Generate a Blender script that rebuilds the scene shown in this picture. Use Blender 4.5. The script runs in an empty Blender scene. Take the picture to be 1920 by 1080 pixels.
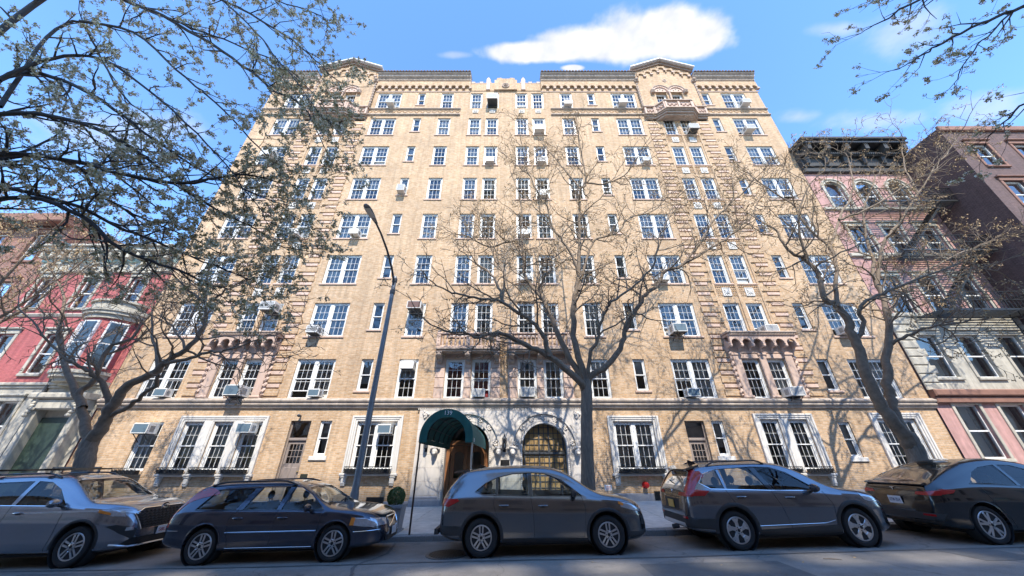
import bpy, bmesh, math, random
from mathutils import Vector, Matrix
from mathutils.bvhtree import BVHTree

R = math.radians
sc = bpy.context.scene
col = sc.collection
rnd = random.Random(11)

# ------------------------------------------------------------------ camera
TILT, FOCAL, EYE, FACADE = math.atan(.525), 623.0, 1.75, 16.1
cd = bpy.data.cameras.new('camera')
cd.sensor_width = 36.0
cd.lens = FOCAL / 1920 * 36.0
cd.clip_start, cd.clip_end = .05, 2000
cam = bpy.data.objects.new('camera', cd)
cam.location = (0, 0, EYE)
cam.rotation_euler = (math.pi / 2 + TILT, 0, 0)
col.objects.link(cam)
sc.camera = cam

# ------------------------------------------------------------------ sun, sky, exposure
SUN = Vector((.17, -1.0, 1.36)).normalized()          # from the street towards the sun
sun_el = math.asin(SUN.z)
sun_az = math.atan2(SUN.x, SUN.y)
sl = bpy.data.lights.new('sun', 'SUN')
sl.energy, sl.angle, sl.color = 2.4, R(.53), (1.0, .93, .82)
so = bpy.data.objects.new('sun', sl)
so.rotation_euler = (-SUN).to_track_quat('-Z', 'Y').to_euler()
so.location = (0, -30, 60)
col.objects.link(so)
sc.view_settings.view_transform = 'Standard'
sc.view_settings.look = 'None'
sc.view_settings.gamma = 1
sc.view_settings.use_curve_mapping = False
sc.view_settings.exposure = 1.7
sc.cycles.use_denoising = True
sc.cycles.max_bounces = 9
sc.cycles.transparent_max_bounces = 16
sc.cycles.caustics_reflective = False
sc.cycles.caustics_refractive = False
sc.cycles.sample_clamp_indirect = 4


def sky_world():
    w = bpy.data.worlds.new('World')
    sc.world = w
    w.use_nodes = True
    nt = w.node_tree
    N, L = nt.nodes, nt.links
    N.clear()
    out = N.new('ShaderNodeOutputWorld')
    bg = N.new('ShaderNodeBackground')
    sky = N.new('ShaderNodeTexSky')
    sky.sky_type = 'NISHITA'
    sky.sun_disc = False
    sky.sun_elevation = sun_el
    sky.sun_rotation = sun_az
    sky.altitude = 20
    sky.air_density = 1.0
    sky.dust_density = .0
    sky.ozone_density = 6.0
    bg.inputs[1].default_value = .15
    # clouds on a flat layer high above: p = direction.xy / direction.z
    tc = N.new('ShaderNodeTexCoord')
    sp = N.new('ShaderNodeSeparateXYZ')
    L.new(tc.outputs['Generated'], sp.inputs[0])

    def mth(op, a, b=None, clamp=False):
        n = N.new('ShaderNodeMath')
        n.operation = op
        n.use_clamp = clamp
        for i, q in enumerate((a, b)):
            if q is None:
                continue
            if isinstance(q, (int, float)):
                n.inputs[i].default_value = q
            else:
                L.new(q, n.inputs[i])
        return n.outputs[0]
    zz = mth('MAXIMUM', sp.outputs[2], .03)
    px, py = mth('DIVIDE', sp.outputs[0], zz), mth('DIVIDE', sp.outputs[1], zz)
    cmb = N.new('ShaderNodeCombineXYZ')
    L.new(px, cmb.inputs[0])
    L.new(py, cmb.inputs[1])

    def noise(scale, detail, rough=.55):
        n = N.new('ShaderNodeTexNoise')
        n.inputs['Scale'].default_value = scale
        n.inputs['Detail'].default_value = detail
        n.inputs['Roughness'].default_value = rough
        L.new(cmb.outputs[0], n.inputs['Vector'])
        return n.outputs[0]
    n1 = noise(10, 6, .52)
    n2 = noise(16, 4, .5)

    def blob(cx, cy, rx, ry):
        a = mth('DIVIDE', mth('SUBTRACT', px, cx), rx)
        b = mth('DIVIDE', mth('SUBTRACT', py, cy), ry)
        return mth('SQRT', mth('ADD', mth('MULTIPLY', a, a), mth('MULTIPLY', b, b)))

    def pt(x, y):
        v = (540 - y) / FOCAL
        c, s = math.cos(TILT), math.sin(TILT)
        z, d = s + v * c, c - v * s
        return (x - 960) / FOCAL / z, d / z

    def layer(blobs, amp, lo, hi):
        m = None
        for (x, y, rx, ry) in blobs:
            cx, cy = pt(x, y)
            ex = abs(pt(x + rx, y)[0] - cx)
            ey = abs(pt(x, y + ry)[1] - cy)
            q = blob(cx, cy, ex, ey)
            if m is None:
                m = q
            else:
                n = N.new('ShaderNodeMath')
                n.operation = 'SMOOTH_MIN'
                L.new(m, n.inputs[0])
                L.new(q, n.inputs[1])
                n.inputs[2].default_value = .25
                m = n.outputs[0]
        m = mth('ADD', m, mth('MULTIPLY', mth('SUBTRACT', n1, .5), amp))
        mr = N.new('ShaderNodeMapRange')
        mr.interpolation_type = 'SMOOTHSTEP'
        L.new(m, mr.inputs[0])
        mr.inputs[1].default_value, mr.inputs[2].default_value = lo, hi
        mr.inputs[3].default_value, mr.inputs[4].default_value = 1, 0
        return mr.outputs[0]
    main = layer([(1235, 66, 125, 48), (1310, 78, 60, 38), (1130, 82, 120, 34), (1010, 98, 105, 20), (1250, 40, 60, 28), (1075, 127, 22, 6)], 1.15, .70, 1.24)
    thin = layer([(1500, 219, 34, 13), (1650, 226, 100, 17), (1700, 62, 75, 40), (1565, 55, 42, 13),
                  (855, 103, 28, 6), (185, 250, 130, 40), (300, 235, 80, 25), (1860, 205, 90, 30)], 1.9, .1, 1.45)
    thin = mth('MULTIPLY', thin, .38)
    fac = mth('MAXIMUM', main, thin)
    cc = N.new('ShaderNodeMix')
    cc.data_type = 'RGBA'
    cc.inputs[6].default_value = (1.45, 1.58, 1.85, 1)
    cc.inputs[7].default_value = (2.3, 2.3, 2.32, 1)
    L.new(mth('ADD', mth('MULTIPLY', mth('SUBTRACT', n1, .42), -1.1), mth('MULTIPLY', n2, 1.7), True), cc.inputs[0])
    mx = N.new('ShaderNodeMix')
    mx.data_type = 'RGBA'
    L.new(fac, mx.inputs[0])
    hs = N.new('ShaderNodeHueSaturation')
    hs.inputs['Saturation'].default_value = 1.07
    hs.inputs['Value'].default_value = 1.0
    L.new(sky.outputs[0], hs.inputs['Color'])
    L.new(hs.outputs[0], mx.inputs[6])
    L.new(cc.outputs[2], mx.inputs[7])
    L.new(mx.outputs[2], bg.inputs[0])
    L.new(bg.outputs[0], out.inputs[0])


sky_world()

# ------------------------------------------------------------------ small helpers
_c, _s = math.cos(TILT), math.sin(TILT)


def at(x, y, d):
    """point that stands d metres into the street and is seen at photo pixel (x, y); used to measure the place"""
    v = (540 - y) / FOCAL
    z = d * (_s + v * _c) / (_c - v * _s)
    return Vector(((x - 960) / FOCAL * (d * _c + z * _s), d, z + EYE))


def street_z(x):
    return .02 * x


def link(o):
    col.objects.link(o)
    return o


def tag(o, label=None, cat=None, group=None, kind=None):
    if label: o['label'] = label
    if cat: o['category'] = cat
    if group: o['group'] = group
    if kind: o['kind'] = kind
    return o


def add(name, me, parent=None, loc=(0, 0, 0), rot=None, scale=None):
    o = bpy.data.objects.new(name, me)
    o.location = loc
    if rot: o.rotation_euler = rot
    if scale: o.scale = scale
    if parent: o.parent = parent
    return link(o)


def thing(name, label, cat, loc=(0, 0, 0), rot=None, group=None):
    return tag(add(name, None, None, loc, rot), label, cat, group)


class MB:
    """collects faces and makes one mesh"""

    def __init__(self):
        self.v, self.f, self.m = [], [], []

    def face(self, pts, m=0):
        i = len(self.v)
        self.v += [tuple(p) for p in pts]
        self.f.append(tuple(range(i, i + len(pts))))
        self.m.append(m)

    def box(self, x0, x1, y0, y1, z0, z1, m=0):
        i = len(self.v)
        self.v += [(x0, y0, z0), (x1, y0, z0), (x1, y1, z0), (x0, y1, z0), (x0, y0, z1), (x1, y0, z1), (x1, y1, z1), (x0, y1, z1)]
        for q in ((0, 3, 2, 1), (4, 5, 6, 7), (0, 1, 5, 4), (1, 2, 6, 5), (2, 3, 7, 6), (3, 0, 4, 7)):
            self.f.append(tuple(i + k for k in q))
            self.m.append(m)
        return self

    def bbox(self, x0, x1, y0, y1, z0, z1, b=.01, m=0):
        """box with its front (-y) edges chamfered"""
        i = len(self.v)
        self.v += [(x0 + b, y0, z0 + b), (x1 - b, y0, z0 + b), (x1 - b, y0, z1 - b), (x0 + b, y0, z1 - b),
                   (x0, y0 + b, z0), (x1, y0 + b, z0), (x1, y0 + b, z1), (x0, y0 + b, z1),
                   (x0, y1, z0), (x1, y1, z0), (x1, y1, z1), (x0, y1, z1)]
        q = [(0, 1, 2, 3), (11, 10, 9, 8)]
        for k in range(4):
            n = (k + 1) % 4
            q += [(k, 4 + k, 4 + n, n), (4 + k, 8 + k, 8 + n, 4 + n)]
        for t in q:
            self.f.append(tuple(i + k for k in t))
            self.m.append(m)
        return self

    def prism(self, poly, a0, a1, axis='y', m=0):
        """polygon extruded: axis y takes (x,z), x takes (y,z), z takes (x,y)"""
        P = {'y': lambda u, v, a: (u, a, v), 'x': lambda u, v, a: (a, u, v), 'z': lambda u, v, a: (u, v, a)}[axis]
        n, i = len(poly), len(self.v)
        self.v += [P(u, v, a0) for u, v in poly] + [P(u, v, a1) for u, v in poly]
        self.f += [tuple(range(i, i + n)), tuple(range(i + 2 * n - 1, i + n - 1, -1))]
        self.m += [m, m]
        for k in range(n):
            j = (k + 1) % n
            self.f.append((i + k, i + n + k, i + n + j, i + j))
            self.m.append(m)
        return self

    def tube(self, pts, rad, n=6, m=0, cap=True):
        pts = [Vector(p) for p in pts]
        if isinstance(rad, (int, float)): rad = [rad] * len(pts)
        i0 = len(self.v)
        t = (pts[1] - pts[0]).normalized()
        a = t.orthogonal().normalized()
        for k, p in enumerate(pts):
            d = pts[min(k + 1, len(pts) - 1)] - pts[max(k - 1, 0)]
            if d.length > 1e-9: t = d.normalized()
            a = (a - t * a.dot(t))
            a = a.normalized() if a.length > 1e-6 else t.orthogonal().normalized()
            b = t.cross(a)
            for j in range(n):
                g = 2 * math.pi * j / n
                q = p + (a * math.cos(g) + b * math.sin(g)) * rad[k]
                self.v.append((q.x, q.y, q.z))
        for k in range(len(pts) - 1):
            for j in range(n):
                j2 = (j + 1) % n
                self.f.append((i0 + k * n + j, i0 + k * n + j2, i0 + (k + 1) * n + j2, i0 + (k + 1) * n + j))
                self.m.append(m)
        if cap:
            self.f.append(tuple(range(i0 + n - 1, i0 - 1, -1)))
            e = i0 + (len(pts) - 1) * n
            self.f.append(tuple(range(e, e + n)))
            self.m += [m, m]
        return self

    def lathe(self, prof, n=16, c=(0, 0, 0), axis='z', m=0):
        i0 = len(self.v)
        for r, h in prof:
            for j in range(n):
                g = 2 * math.pi * j / n
                u, v = r * math.cos(g), r * math.sin(g)
                p = {'z': (u, v, h), 'y': (u, h, v), 'x': (h, u, v)}[axis]
                self.v.append((p[0] + c[0], p[1] + c[1], p[2] + c[2]))
        for k in range(len(prof) - 1):
            for j in range(n):
                j2 = (j + 1) % n
                self.f.append((i0 + k * n + j, i0 + k * n + j2, i0 + (k + 1) * n + j2, i0 + (k + 1) * n + j))
                self.m.append(m)
        self.f.append(tuple(range(i0 + n - 1, i0 - 1, -1)))
        e = i0 + (len(prof) - 1) * n
        self.f.append(tuple(range(e, e + n)))
        self.m += [m, m]
        return self

    def grid(self, P, m=0):
        """P: rows of equally many points"""
        i0, n = len(self.v), len(P[0])
        for r in P: self.v += [tuple(q) for q in r]
        for a in range(len(P) - 1):
            for b in range(n - 1):
                self.f.append((i0 + a * n + b, i0 + a * n + b + 1, i0 + (a + 1) * n + b + 1, i0 + (a + 1) * n + b))
                self.m.append(m)
        return self

    def ball(self, c, r, n=10, rings=6, m=0):
        rx, ry, rz = r if hasattr(r, '__len__') else (r, r, r)
        i0 = len(self.v)
        for k in range(rings + 1):
            ph = math.pi * k / rings
            for j in range(n):
                g = 2 * math.pi * j / n
                s = max(math.sin(ph), .02)
                self.v.append((c[0] + rx * s * math.cos(g), c[1] + ry * s * math.sin(g), c[2] + rz * math.cos(ph)))
        for k in range(rings):
            for j in range(n):
                j2 = (j + 1) % n
                self.f.append((i0 + k * n + j, i0 + (k + 1) * n + j, i0 + (k + 1) * n + j2, i0 + k * n + j2))
                self.m.append(m)
        return self

    def mesh(self, name, mats, smooth=None, recalc=False):
        me = bpy.data.meshes.new(name)
        me.from_pydata(self.v, [], self.f)
        for k in (mats if isinstance(mats, (list, tuple)) else [mats]):
            me.materials.append(k)
        if any(self.m): me.polygons.foreach_set('material_index', self.m)
        if recalc:
            bm = bmesh.new()
            bm.from_mesh(me)
            bmesh.ops.remove_doubles(bm, verts=bm.verts, dist=1e-5)
            bmesh.ops.recalc_face_normals(bm, faces=bm.faces)
            bm.to_mesh(me)
            bm.free()
        if smooth is not None:
            me.shade_smooth()
            if smooth < 180: me.set_sharp_from_angle(angle=R(smooth))
        me.update()
        return me

    def obj(self, name, mats, parent=None, loc=(0, 0, 0), smooth=None, recalc=False):
        return add(name, self.mesh(name, mats, smooth, recalc), parent, loc)


def lerp_tab(tab, x):
    if x <= tab[0][0]: return tab[0][1]
    for (a, b), (c, d) in zip(tab, tab[1:]):
        if x <= c: return b + (d - b) * (x - a) / (c - a)
    return tab[-1][1]


def smooth_tab(tab, x):
    """monotone-ish cubic through the table"""
    n = len(tab)
    if x <= tab[0][0]: return tab[0][1]
    if x >= tab[-1][0]: return tab[-1][1]
    for i in range(n - 1):
        if x <= tab[i + 1][0]: break
    x0, y0 = tab[i]
    x1, y1 = tab[i + 1]
    h = x1 - x0
    dl = (y1 - y0) / h

    def slope(k):
        if k == 0: return (tab[1][1] - tab[0][1]) / (tab[1][0] - tab[0][0])
        if k == n - 1: return (tab[-1][1] - tab[-2][1]) / (tab[-1][0] - tab[-2][0])
        a = (tab[k][1] - tab[k - 1][1]) / (tab[k][0] - tab[k - 1][0])
        b = (tab[k + 1][1] - tab[k][1]) / (tab[k + 1][0] - tab[k][0])
        if a * b <= 0: return 0
        return 2 * a * b / (a + b)
    m0, m1 = slope(i), slope(i + 1)
    t = (x - x0) / h
    return (2 * t ** 3 - 3 * t * t + 1) * y0 + (t ** 3 - 2 * t * t + t) * h * m0 + (-2 * t ** 3 + 3 * t * t) * y1 + (t ** 3 - t * t) * h * m1


# ------------------------------------------------------------------ materials
def newmat(name):
    m = bpy.data.materials.new(name)
    m.use_nodes = True
    return m, m.node_tree.nodes, m.node_tree.links, m.node_tree.nodes['Principled BSDF']


def mat(name, colr, rough=.7, metal=0, var=.15, scale=5, bump=0, bscale=60, coat=0, spec=.5, per=0.0, stretch=None, streak=0):
    m, N, L, b = newmat(name)
    b.inputs['Roughness'].default_value = rough
    b.inputs['Metallic'].default_value = metal
    b.inputs['Coat Weight'].default_value = coat
    b.inputs['Coat Roughness'].default_value = .04
    b.inputs['Specular IOR Level'].default_value = spec
    tc = N.new('ShaderNodeTexCoord')
    vec = tc.outputs['Object']
    if stretch:
        mp = N.new('ShaderNodeMapping')
        mp.inputs['Scale'].default_value = stretch
        L.new(vec, mp.inputs[0])
        vec = mp.outputs[0]
    base = N.new('ShaderNodeRGB')
    base.outputs[0].default_value = (*colr, 1)
    cur = base.outputs[0]

    def mul(a, sock, lo, hi):
        mr = N.new('ShaderNodeMapRange')
        L.new(sock, mr.inputs[0])
        mr.inputs[1].default_value, mr.inputs[2].default_value = .25, .75
        mr.inputs[3].default_value, mr.inputs[4].default_value = lo, hi
        x = N.new('ShaderNodeMix')
        x.data_type = 'RGBA'
        x.blend_type = 'MULTIPLY'
        x.inputs[0].default_value = 1
        L.new(a, x.inputs[6])
        L.new(mr.outputs[0], x.inputs[7])
        return x.outputs[2]
    if var:
        n = N.new('ShaderNodeTexNoise')
        n.inputs['Scale'].default_value = scale
        n.inputs['Detail'].default_value = 6
        n.inputs['Roughness'].default_value = .65
        L.new(vec, n.inputs['Vector'])
        cur = mul(cur, n.outputs[0], 1 - var, 1 + var)
    if streak:
        mp = N.new('ShaderNodeMapping')
        mp.inputs['Scale'].default_value = (4.5, 4.5, .5)
        L.new(tc.outputs['Object'], mp.inputs[0])
        n = N.new('ShaderNodeTexNoise')
        n.inputs['Scale'].default_value = 1.2
        n.inputs['Detail'].default_value = 7
        n.inputs['Roughness'].default_value = .7
        L.new(mp.outputs[0], n.inputs['Vector'])
        cur = mul(cur, n.outputs[0], 1 - streak, 1 + streak * .3)
    if per:
        oi = N.new('ShaderNodeObjectInfo')
        mr = N.new('ShaderNodeMapRange')
        L.new(oi.outputs['Random'], mr.inputs[0])
        mr.inputs[3].default_value, mr.inputs[4].default_value = 1 - per, 1 + per
        x = N.new('ShaderNodeMix')
        x.data_type = 'RGBA'
        x.blend_type = 'MULTIPLY'
        x.inputs[0].default_value = 1
        L.new(cur, x.inputs[6])
        L.new(mr.outputs[0], x.inputs[7])
        cur = x.outputs[2]
    L.new(cur, b.inputs['Base Color'])
    if bump:
        n = N.new('ShaderNodeTexNoise')
        n.inputs['Scale'].default_value = bscale
        n.inputs['Detail'].default_value = 5
        L.new(vec, n.inputs['Vector'])
        bp = N.new('ShaderNodeBump')
        bp.inputs['Strength'].default_value = bump
        bp.inputs['Distance'].default_value = .02
        L.new(n.outputs[0], bp.inputs['Height'])
        L.new(bp.outputs[0], b.inputs['Normal'])
    return m


def brick_mat(name, c1, c2, mortar, bw=.205, bh=.0686, mort=.009, stain=.2, upright=False, bumpd=.012):
    m, N, L, b = newmat(name)
    b.inputs['Roughness'].default_value = .85
    tc = N.new('ShaderNodeTexCoord')
    sp = N.new('ShaderNodeSeparateXYZ')
    L.new(tc.outputs['Object'], sp.inputs[0])
    ad = N.new('ShaderNodeMath')
    L.new(sp.outputs[0], ad.inputs[0])
    L.new(sp.outputs[1], ad.inputs[1])
    cm = N.new('ShaderNodeCombineXYZ')
    L.new(ad.outputs[0], cm.inputs[1 if upright else 0])
    L.new(sp.outputs[2], cm.inputs[0 if upright else 1])

    def bricks(squash_seed):
        br = N.new('ShaderNodeTexBrick')
        br.inputs['Scale'].default_value = 1
        br.inputs['Brick Width'].default_value = bw
        br.inputs['Row Height'].default_value = bh
        br.inputs['Mortar Size'].default_value = mort
        br.inputs['Mortar Smooth'].default_value = .1
        br.inputs['Bias'].default_value = squash_seed
        L.new(cm.outputs[0], br.inputs['Vector'])
        return br
    br = bricks(-.1)
    br.inputs['Color1'].default_value = (*c1, 1)
    br.inputs['Color2'].default_value = (*c2, 1)
    br.inputs['Mortar'].default_value = (*mortar, 1)
    cur = br.outputs['Color']

    def mul(a, scale, lo, hi, st=(1, 1, 1), det=6):
        mp = N.new('ShaderNodeMapping')
        mp.inputs['Scale'].default_value = st
        L.new(tc.outputs['Object'], mp.inputs[0])
        n = N.new('ShaderNodeTexNoise')
        n.inputs['Scale'].default_value = scale
        n.inputs['Detail'].default_value = det
        n.inputs['Roughness'].default_value = .68
        L.new(mp.outputs[0], n.inputs['Vector'])
        mr = N.new('ShaderNodeMapRange')
        L.new(n.outputs[0], mr.inputs[0])
        mr.inputs[1].default_value, mr.inputs[2].default_value = .3, .7
        mr.inputs[3].default_value, mr.inputs[4].default_value = lo, hi
        x = N.new('ShaderNodeMix')
        x.data_type = 'RGBA'
        x.blend_type = 'MULTIPLY'
        x.inputs[0].default_value = 1
        L.new(a, x.inputs[6])
        L.new(mr.outputs[0], x.inputs[7])
        return x.outputs[2]
    cur = mul(cur, .35, 1 - stain, 1 + stain * .6)
    cur = mul(cur, 5, .74, 1.2, (1, 1, 3.4))
    cur = mul(cur, 1.1, 1 - stain * 1.5, 1.06, (4.5, 4.5, .22), 8)
    cur = mul(cur, .16, 1 - stain * .5, 1.06, (1, 1, 1.6), 3)
    L.new(cur, b.inputs['Base Color'])
    bp = N.new('ShaderNodeBump')
    bp.invert = True
    bp.inputs['Strength'].default_value = .7
    bp.inputs['Distance'].default_value = bumpd
    L.new(br.outputs['Fac'], bp.inputs['Height'])
    L.new(bp.outputs[0], b.inputs['Normal'])
    return m


def glass_mat(name, tint=(.82, .86, .86), ior=1.6, rough=.0, gain=1.25, wob=0):
    m, N, L, b = newmat(name)
    N.remove(b)
    out = N['Material Output']
    tr = N.new('ShaderNodeBsdfTransparent')
    tr.inputs[0].default_value = (*tint, 1)
    gl = N.new('ShaderNodeBsdfGlossy')
    gl.inputs['Roughness'].default_value = rough
    fr = N.new('ShaderNodeFresnel')
    fr.inputs[0].default_value = ior
    ml = N.new('ShaderNodeMath')
    ml.operation = 'MULTIPLY'
    ml.use_clamp = True
    ml.inputs[1].default_value = gain
    L.new(fr.outputs[0], ml.inputs[0])
    mx = N.new('ShaderNodeMixShader')
    L.new(ml.outputs[0], mx.inputs[0])
    L.new(tr.outputs[0], mx.inputs[1])
    L.new(gl.outputs[0], mx.inputs[2])
    L.new(mx.outputs[0], out.inputs[0])
    if wob:
        tc = N.new('ShaderNodeTexCoord')
        n = N.new('ShaderNodeTexNoise')
        n.inputs['Scale'].default_value = 1.4
        L.new(tc.outputs['Object'], n.inputs['Vector'])
        bp = N.new('ShaderNodeBump')
        bp.inputs['Strength'].default_value = wob
        bp.inputs['Distance'].default_value = .05
        L.new(n.outputs[0], bp.inputs['Height'])
        L.new(bp.outputs[0], gl.inputs['Normal'])
    return m


def slat_mat(name, c, pitch=.05, dark=.62, rough=.6):
    """fine horizontal slats of a venetian blind or louvre"""
    m, N, L, b = newmat(name)
    b.inputs['Roughness'].default_value = rough
    tc = N.new('ShaderNodeTexCoord')
    w = N.new('ShaderNodeTexWave')
    w.bands_direction = 'Z'
    w.inputs['Scale'].default_value = .314 / pitch
    L.new(tc.outputs['Object'], w.inputs['Vector'])
    x = N.new('ShaderNodeMix')
    x.data_type = 'RGBA'
    L.new(w.outputs[1], x.inputs[0])
    x.inputs[6].default_value = (*[q * dark for q in c], 1)
    x.inputs[7].default_value = (*c, 1)
    L.new(x.outputs[2], b.inputs['Base Color'])
    bp = N.new('ShaderNodeBump')
    bp.inputs['Strength'].default_value = .4
    bp.inputs['Distance'].default_value = .01
    L.new(w.outputs[1], bp.inputs['Height'])
    L.new(bp.outputs[0], b.inputs['Normal'])
    return m


def asphalt_mat():
    m, N, L, b = newmat('worn asphalt')
    b.inputs['Roughness'].default_value = .86
    tc = N.new('ShaderNodeTexCoord')

    def noise(scale, det, rough=.6, st=(1, 1, 1)):
        mp = N.new('ShaderNodeMapping')
        mp.inputs['Scale'].default_value = st
        L.new(tc.outputs['Object'], mp.inputs[0])
        n = N.new('ShaderNodeTexNoise')
        n.inputs['Scale'].default_value, n.inputs['Detail'].default_value, n.inputs['Roughness'].default_value = scale, det, rough
        L.new(mp.outputs[0], n.inputs['Vector'])
        return n.outputs[0]

    def rng(sock, a, c, lo, hi):
        r = N.new('ShaderNodeMapRange')
        L.new(sock, r.inputs[0])
        for k, q in enumerate((a, c, lo, hi)): r.inputs[k + 1].default_value = q
        return r.outputs[0]

    def mul(a, c):
        x = N.new('ShaderNodeMix')
        x.data_type, x.blend_type = 'RGBA', 'MULTIPLY'
        x.inputs[0].default_value = 1
        L.new(a, x.inputs[6])
        L.new(c, x.inputs[7])
        return x.outputs[2]
    base = N.new('ShaderNodeRGB')
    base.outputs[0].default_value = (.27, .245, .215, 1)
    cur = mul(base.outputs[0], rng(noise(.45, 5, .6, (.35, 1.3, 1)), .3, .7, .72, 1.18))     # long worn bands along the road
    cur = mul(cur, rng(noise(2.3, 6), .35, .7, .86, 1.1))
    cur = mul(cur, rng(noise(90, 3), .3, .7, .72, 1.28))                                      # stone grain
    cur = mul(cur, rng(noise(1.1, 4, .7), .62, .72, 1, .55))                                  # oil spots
    v = N.new('ShaderNodeTexVoronoi')
    v.feature = 'DISTANCE_TO_EDGE'
    v.inputs['Scale'].default_value = .33
    mp = N.new('ShaderNodeMapping')
    L.new(tc.outputs['Object'], mp.inputs[0])
    wn = N.new('ShaderNodeTexNoise')
    wn.inputs['Scale'].default_value = 2.5
    wn.inputs['Detail'].default_value = 6
    L.new(tc.outputs['Object'], wn.inputs['Vector'])
    ad = N.new('ShaderNodeMixRGB')
    ad.blend_type = 'ADD'
    ad.inputs[0].default_value = .35
    L.new(mp.outputs[0], ad.inputs[1])
    L.new(wn.outputs[1], ad.inputs[2])
    L.new(ad.outputs[0], v.inputs['Vector'])
    cur = mul(cur, rng(v.outputs['Distance'], .001, .006, .72, 1))                            # cracks
    L.new(cur, b.inputs['Base Color'])
    bp = N.new('ShaderNodeBump')
    bp.inputs['Strength'].default_value = .5
    bp.inputs['Distance'].default_value = .012
    L.new(noise(110, 4), bp.inputs['Height'])
    L.new(bp.outputs[0], b.inputs['Normal'])
    return m


M = {}
M['brick'] = brick_mat('tan brick', (.57, .352, .178), (.705, .50, .318), (.60, .48, .355), stain=.2)
M['brick_up'] = brick_mat('tan soldier brick', (.55, .335, .17), (.65, .45, .27), (.53, .42, .30), upright=True, stain=.12)
M['brick_red'] = brick_mat('red brick', (.30, .11, .07), (.38, .16, .10), (.36, .30, .26))
M['brick_brown'] = brick_mat('dark brown brick', (.13, .075, .07), (.17, .10, .09), (.15, .11, .10))
M['terra'] = mat('pink terracotta', (.58, .42, .33), .75, var=.14, scale=4, bump=.15, per=.07, streak=.18)
M['terra_dark'] = mat('weathered terracotta', (.43, .33, .26), .8, var=.2, scale=5, bump=.2, streak=.3)
M['cast'] = mat('weathered cast stone', (.47, .39, .32), .85, var=.22, scale=3, bump=.2, streak=.45)
M['lime'] = mat('pale limestone', (.62, .57, .51), .8, var=.1, scale=2.5, bump=.12, streak=.2)
M['stone_white'] = mat('painted stone surround', (.66, .63, .58), .6, var=.07, scale=4, bump=.06, streak=.16)
M['granite'] = mat('grey granite', (.34, .34, .36), .7, var=.25, scale=40, bump=.2, streak=.2)
M['frame'] = mat('white painted window frame', (.76, .76, .74), .45, var=.05, scale=3, streak=.06)
M['glass'] = glass_mat('window glass', (.9, .92, .92), wob=.10, gain=2.0)
M['leaded'] = mat('amber cathedral glass', (.36, .24, .11), .16, var=.3, scale=3.5, bump=.15, bscale=14)
M['shade_w'] = mat('white roller shade', (.74, .73, .70), .8, var=.05, per=.12)
M['blind'] = slat_mat('venetian blind', (.72, .71, .68))
M['curtain'] = mat('pale curtain', (.6, .57, .53), .9, var=.35, scale=3, stretch=(9, 9, .3), per=.2)
M['curtain_red'] = mat('deep red curtain', (.22, .035, .04), .9, var=.35, scale=3, stretch=(9, 9, .3))
M['room'] = mat('interior plaster', (.66, .64, .60), .9, var=.1, scale=.6)
M['ac'] = mat('off-white appliance plastic', (.72, .71, .67), .5, var=.06, per=.1, streak=.12)
M['ac_face'] = slat_mat('appliance front louvres', (.52, .53, .53), .022, .3)
M['ac_blue'] = slat_mat('blue grey appliance front', (.14, .22, .28), .03, .4)
M['ac_brown'] = slat_mat('brown appliance front', (.17, .09, .075), .03, .45)
M['iron'] = mat('black painted iron', (.02, .021, .022), .5, var=.2)
M['iron_grey'] = mat('weathered dark iron', (.055, .06, .065), .55, var=.3)
M['wood'] = mat('varnished oak', (.26, .115, .05), .35, var=.35, scale=2, stretch=(8, 8, .5), coat=.4)
M['door_grey'] = mat('taupe painted door', (.27, .22, .19), .5, var=.08)
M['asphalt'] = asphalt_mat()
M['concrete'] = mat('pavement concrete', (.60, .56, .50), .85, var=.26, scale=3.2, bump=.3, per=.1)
M['kerb'] = mat('granite kerbstone', (.27, .265, .26), .8, var=.25, scale=30, bump=.25, per=.1)
M['soil'] = mat('tree pit soil', (.07, .05, .035), .95, var=.4, scale=20, bump=.6, bscale=30)
M['canvas'] = mat('dark green awning canvas', (.02, .125, .105), .75, var=.25, scale=3, bump=.2, bscale=8, streak=.3)
M['canvas_in'] = M['canvas']
M['white'] = mat('white lettering', (.8, .8, .78), .5, var=0)
M['black'] = mat('flat black', (.012, .012, .013), .6, var=.1)
M['roof'] = mat('clay barrel tile', (.20, .12, .085), .8, var=.35, scale=9, bump=.3)
M['lead'] = mat('white metal coping', (.72, .72, .72), .45, var=.08)
M['steel'] = mat('galvanised pole', (.22, .23, .24), .5, metal=.4, var=.15)
M['red'] = mat('red enamel', (.55, .025, .02), .35, var=.1)
M['bark'] = mat('grey brown bark', (.21, .17, .13), .95, var=.42, scale=9, bump=1.0, bscale=26, stretch=(2.2, 2.2, .45))
M['twig'] = mat('brown twig', (.14, .105, .075), .9, var=.3, scale=3)
M['bark_dark'] = mat('dark pear bark', (.052, .046, .042), .9, var=.35, scale=8, bump=.7, bscale=24)
M['seed'] = mat('dry seed husk', (.42, .29, .15), .85, var=.4, scale=3)
M['petal'] = mat('cream pear blossom', (.70, .62, .44), .8, var=.25, scale=9)
M['bud'] = mat('olive bud scale', (.34, .31, .15), .8, var=.35, scale=9)
M['leaf'] = mat('boxwood leaf', (.07, .12, .03), .55, var=.4, scale=12)
M['pot'] = mat('lead planter', (.30, .30, .31), .7, var=.15, bump=.15)
# ------------------------------------------------------------------ street
CURB = 10.55


def sheet(name, x0, x1, y0, y1, dz, m, parent=None, nx=2, ny=2, up=0.0):
    b = MB()
    b.grid([[(x0 + (x1 - x0) * i / (nx - 1), y0 + (y1 - y0) * j / (ny - 1), street_z(x0 + (x1 - x0) * i / (nx - 1)) + dz + up * j / (ny - 1))
             for i in range(nx)] for j in range(ny)])
    return b.obj(name, m, parent)


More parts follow.
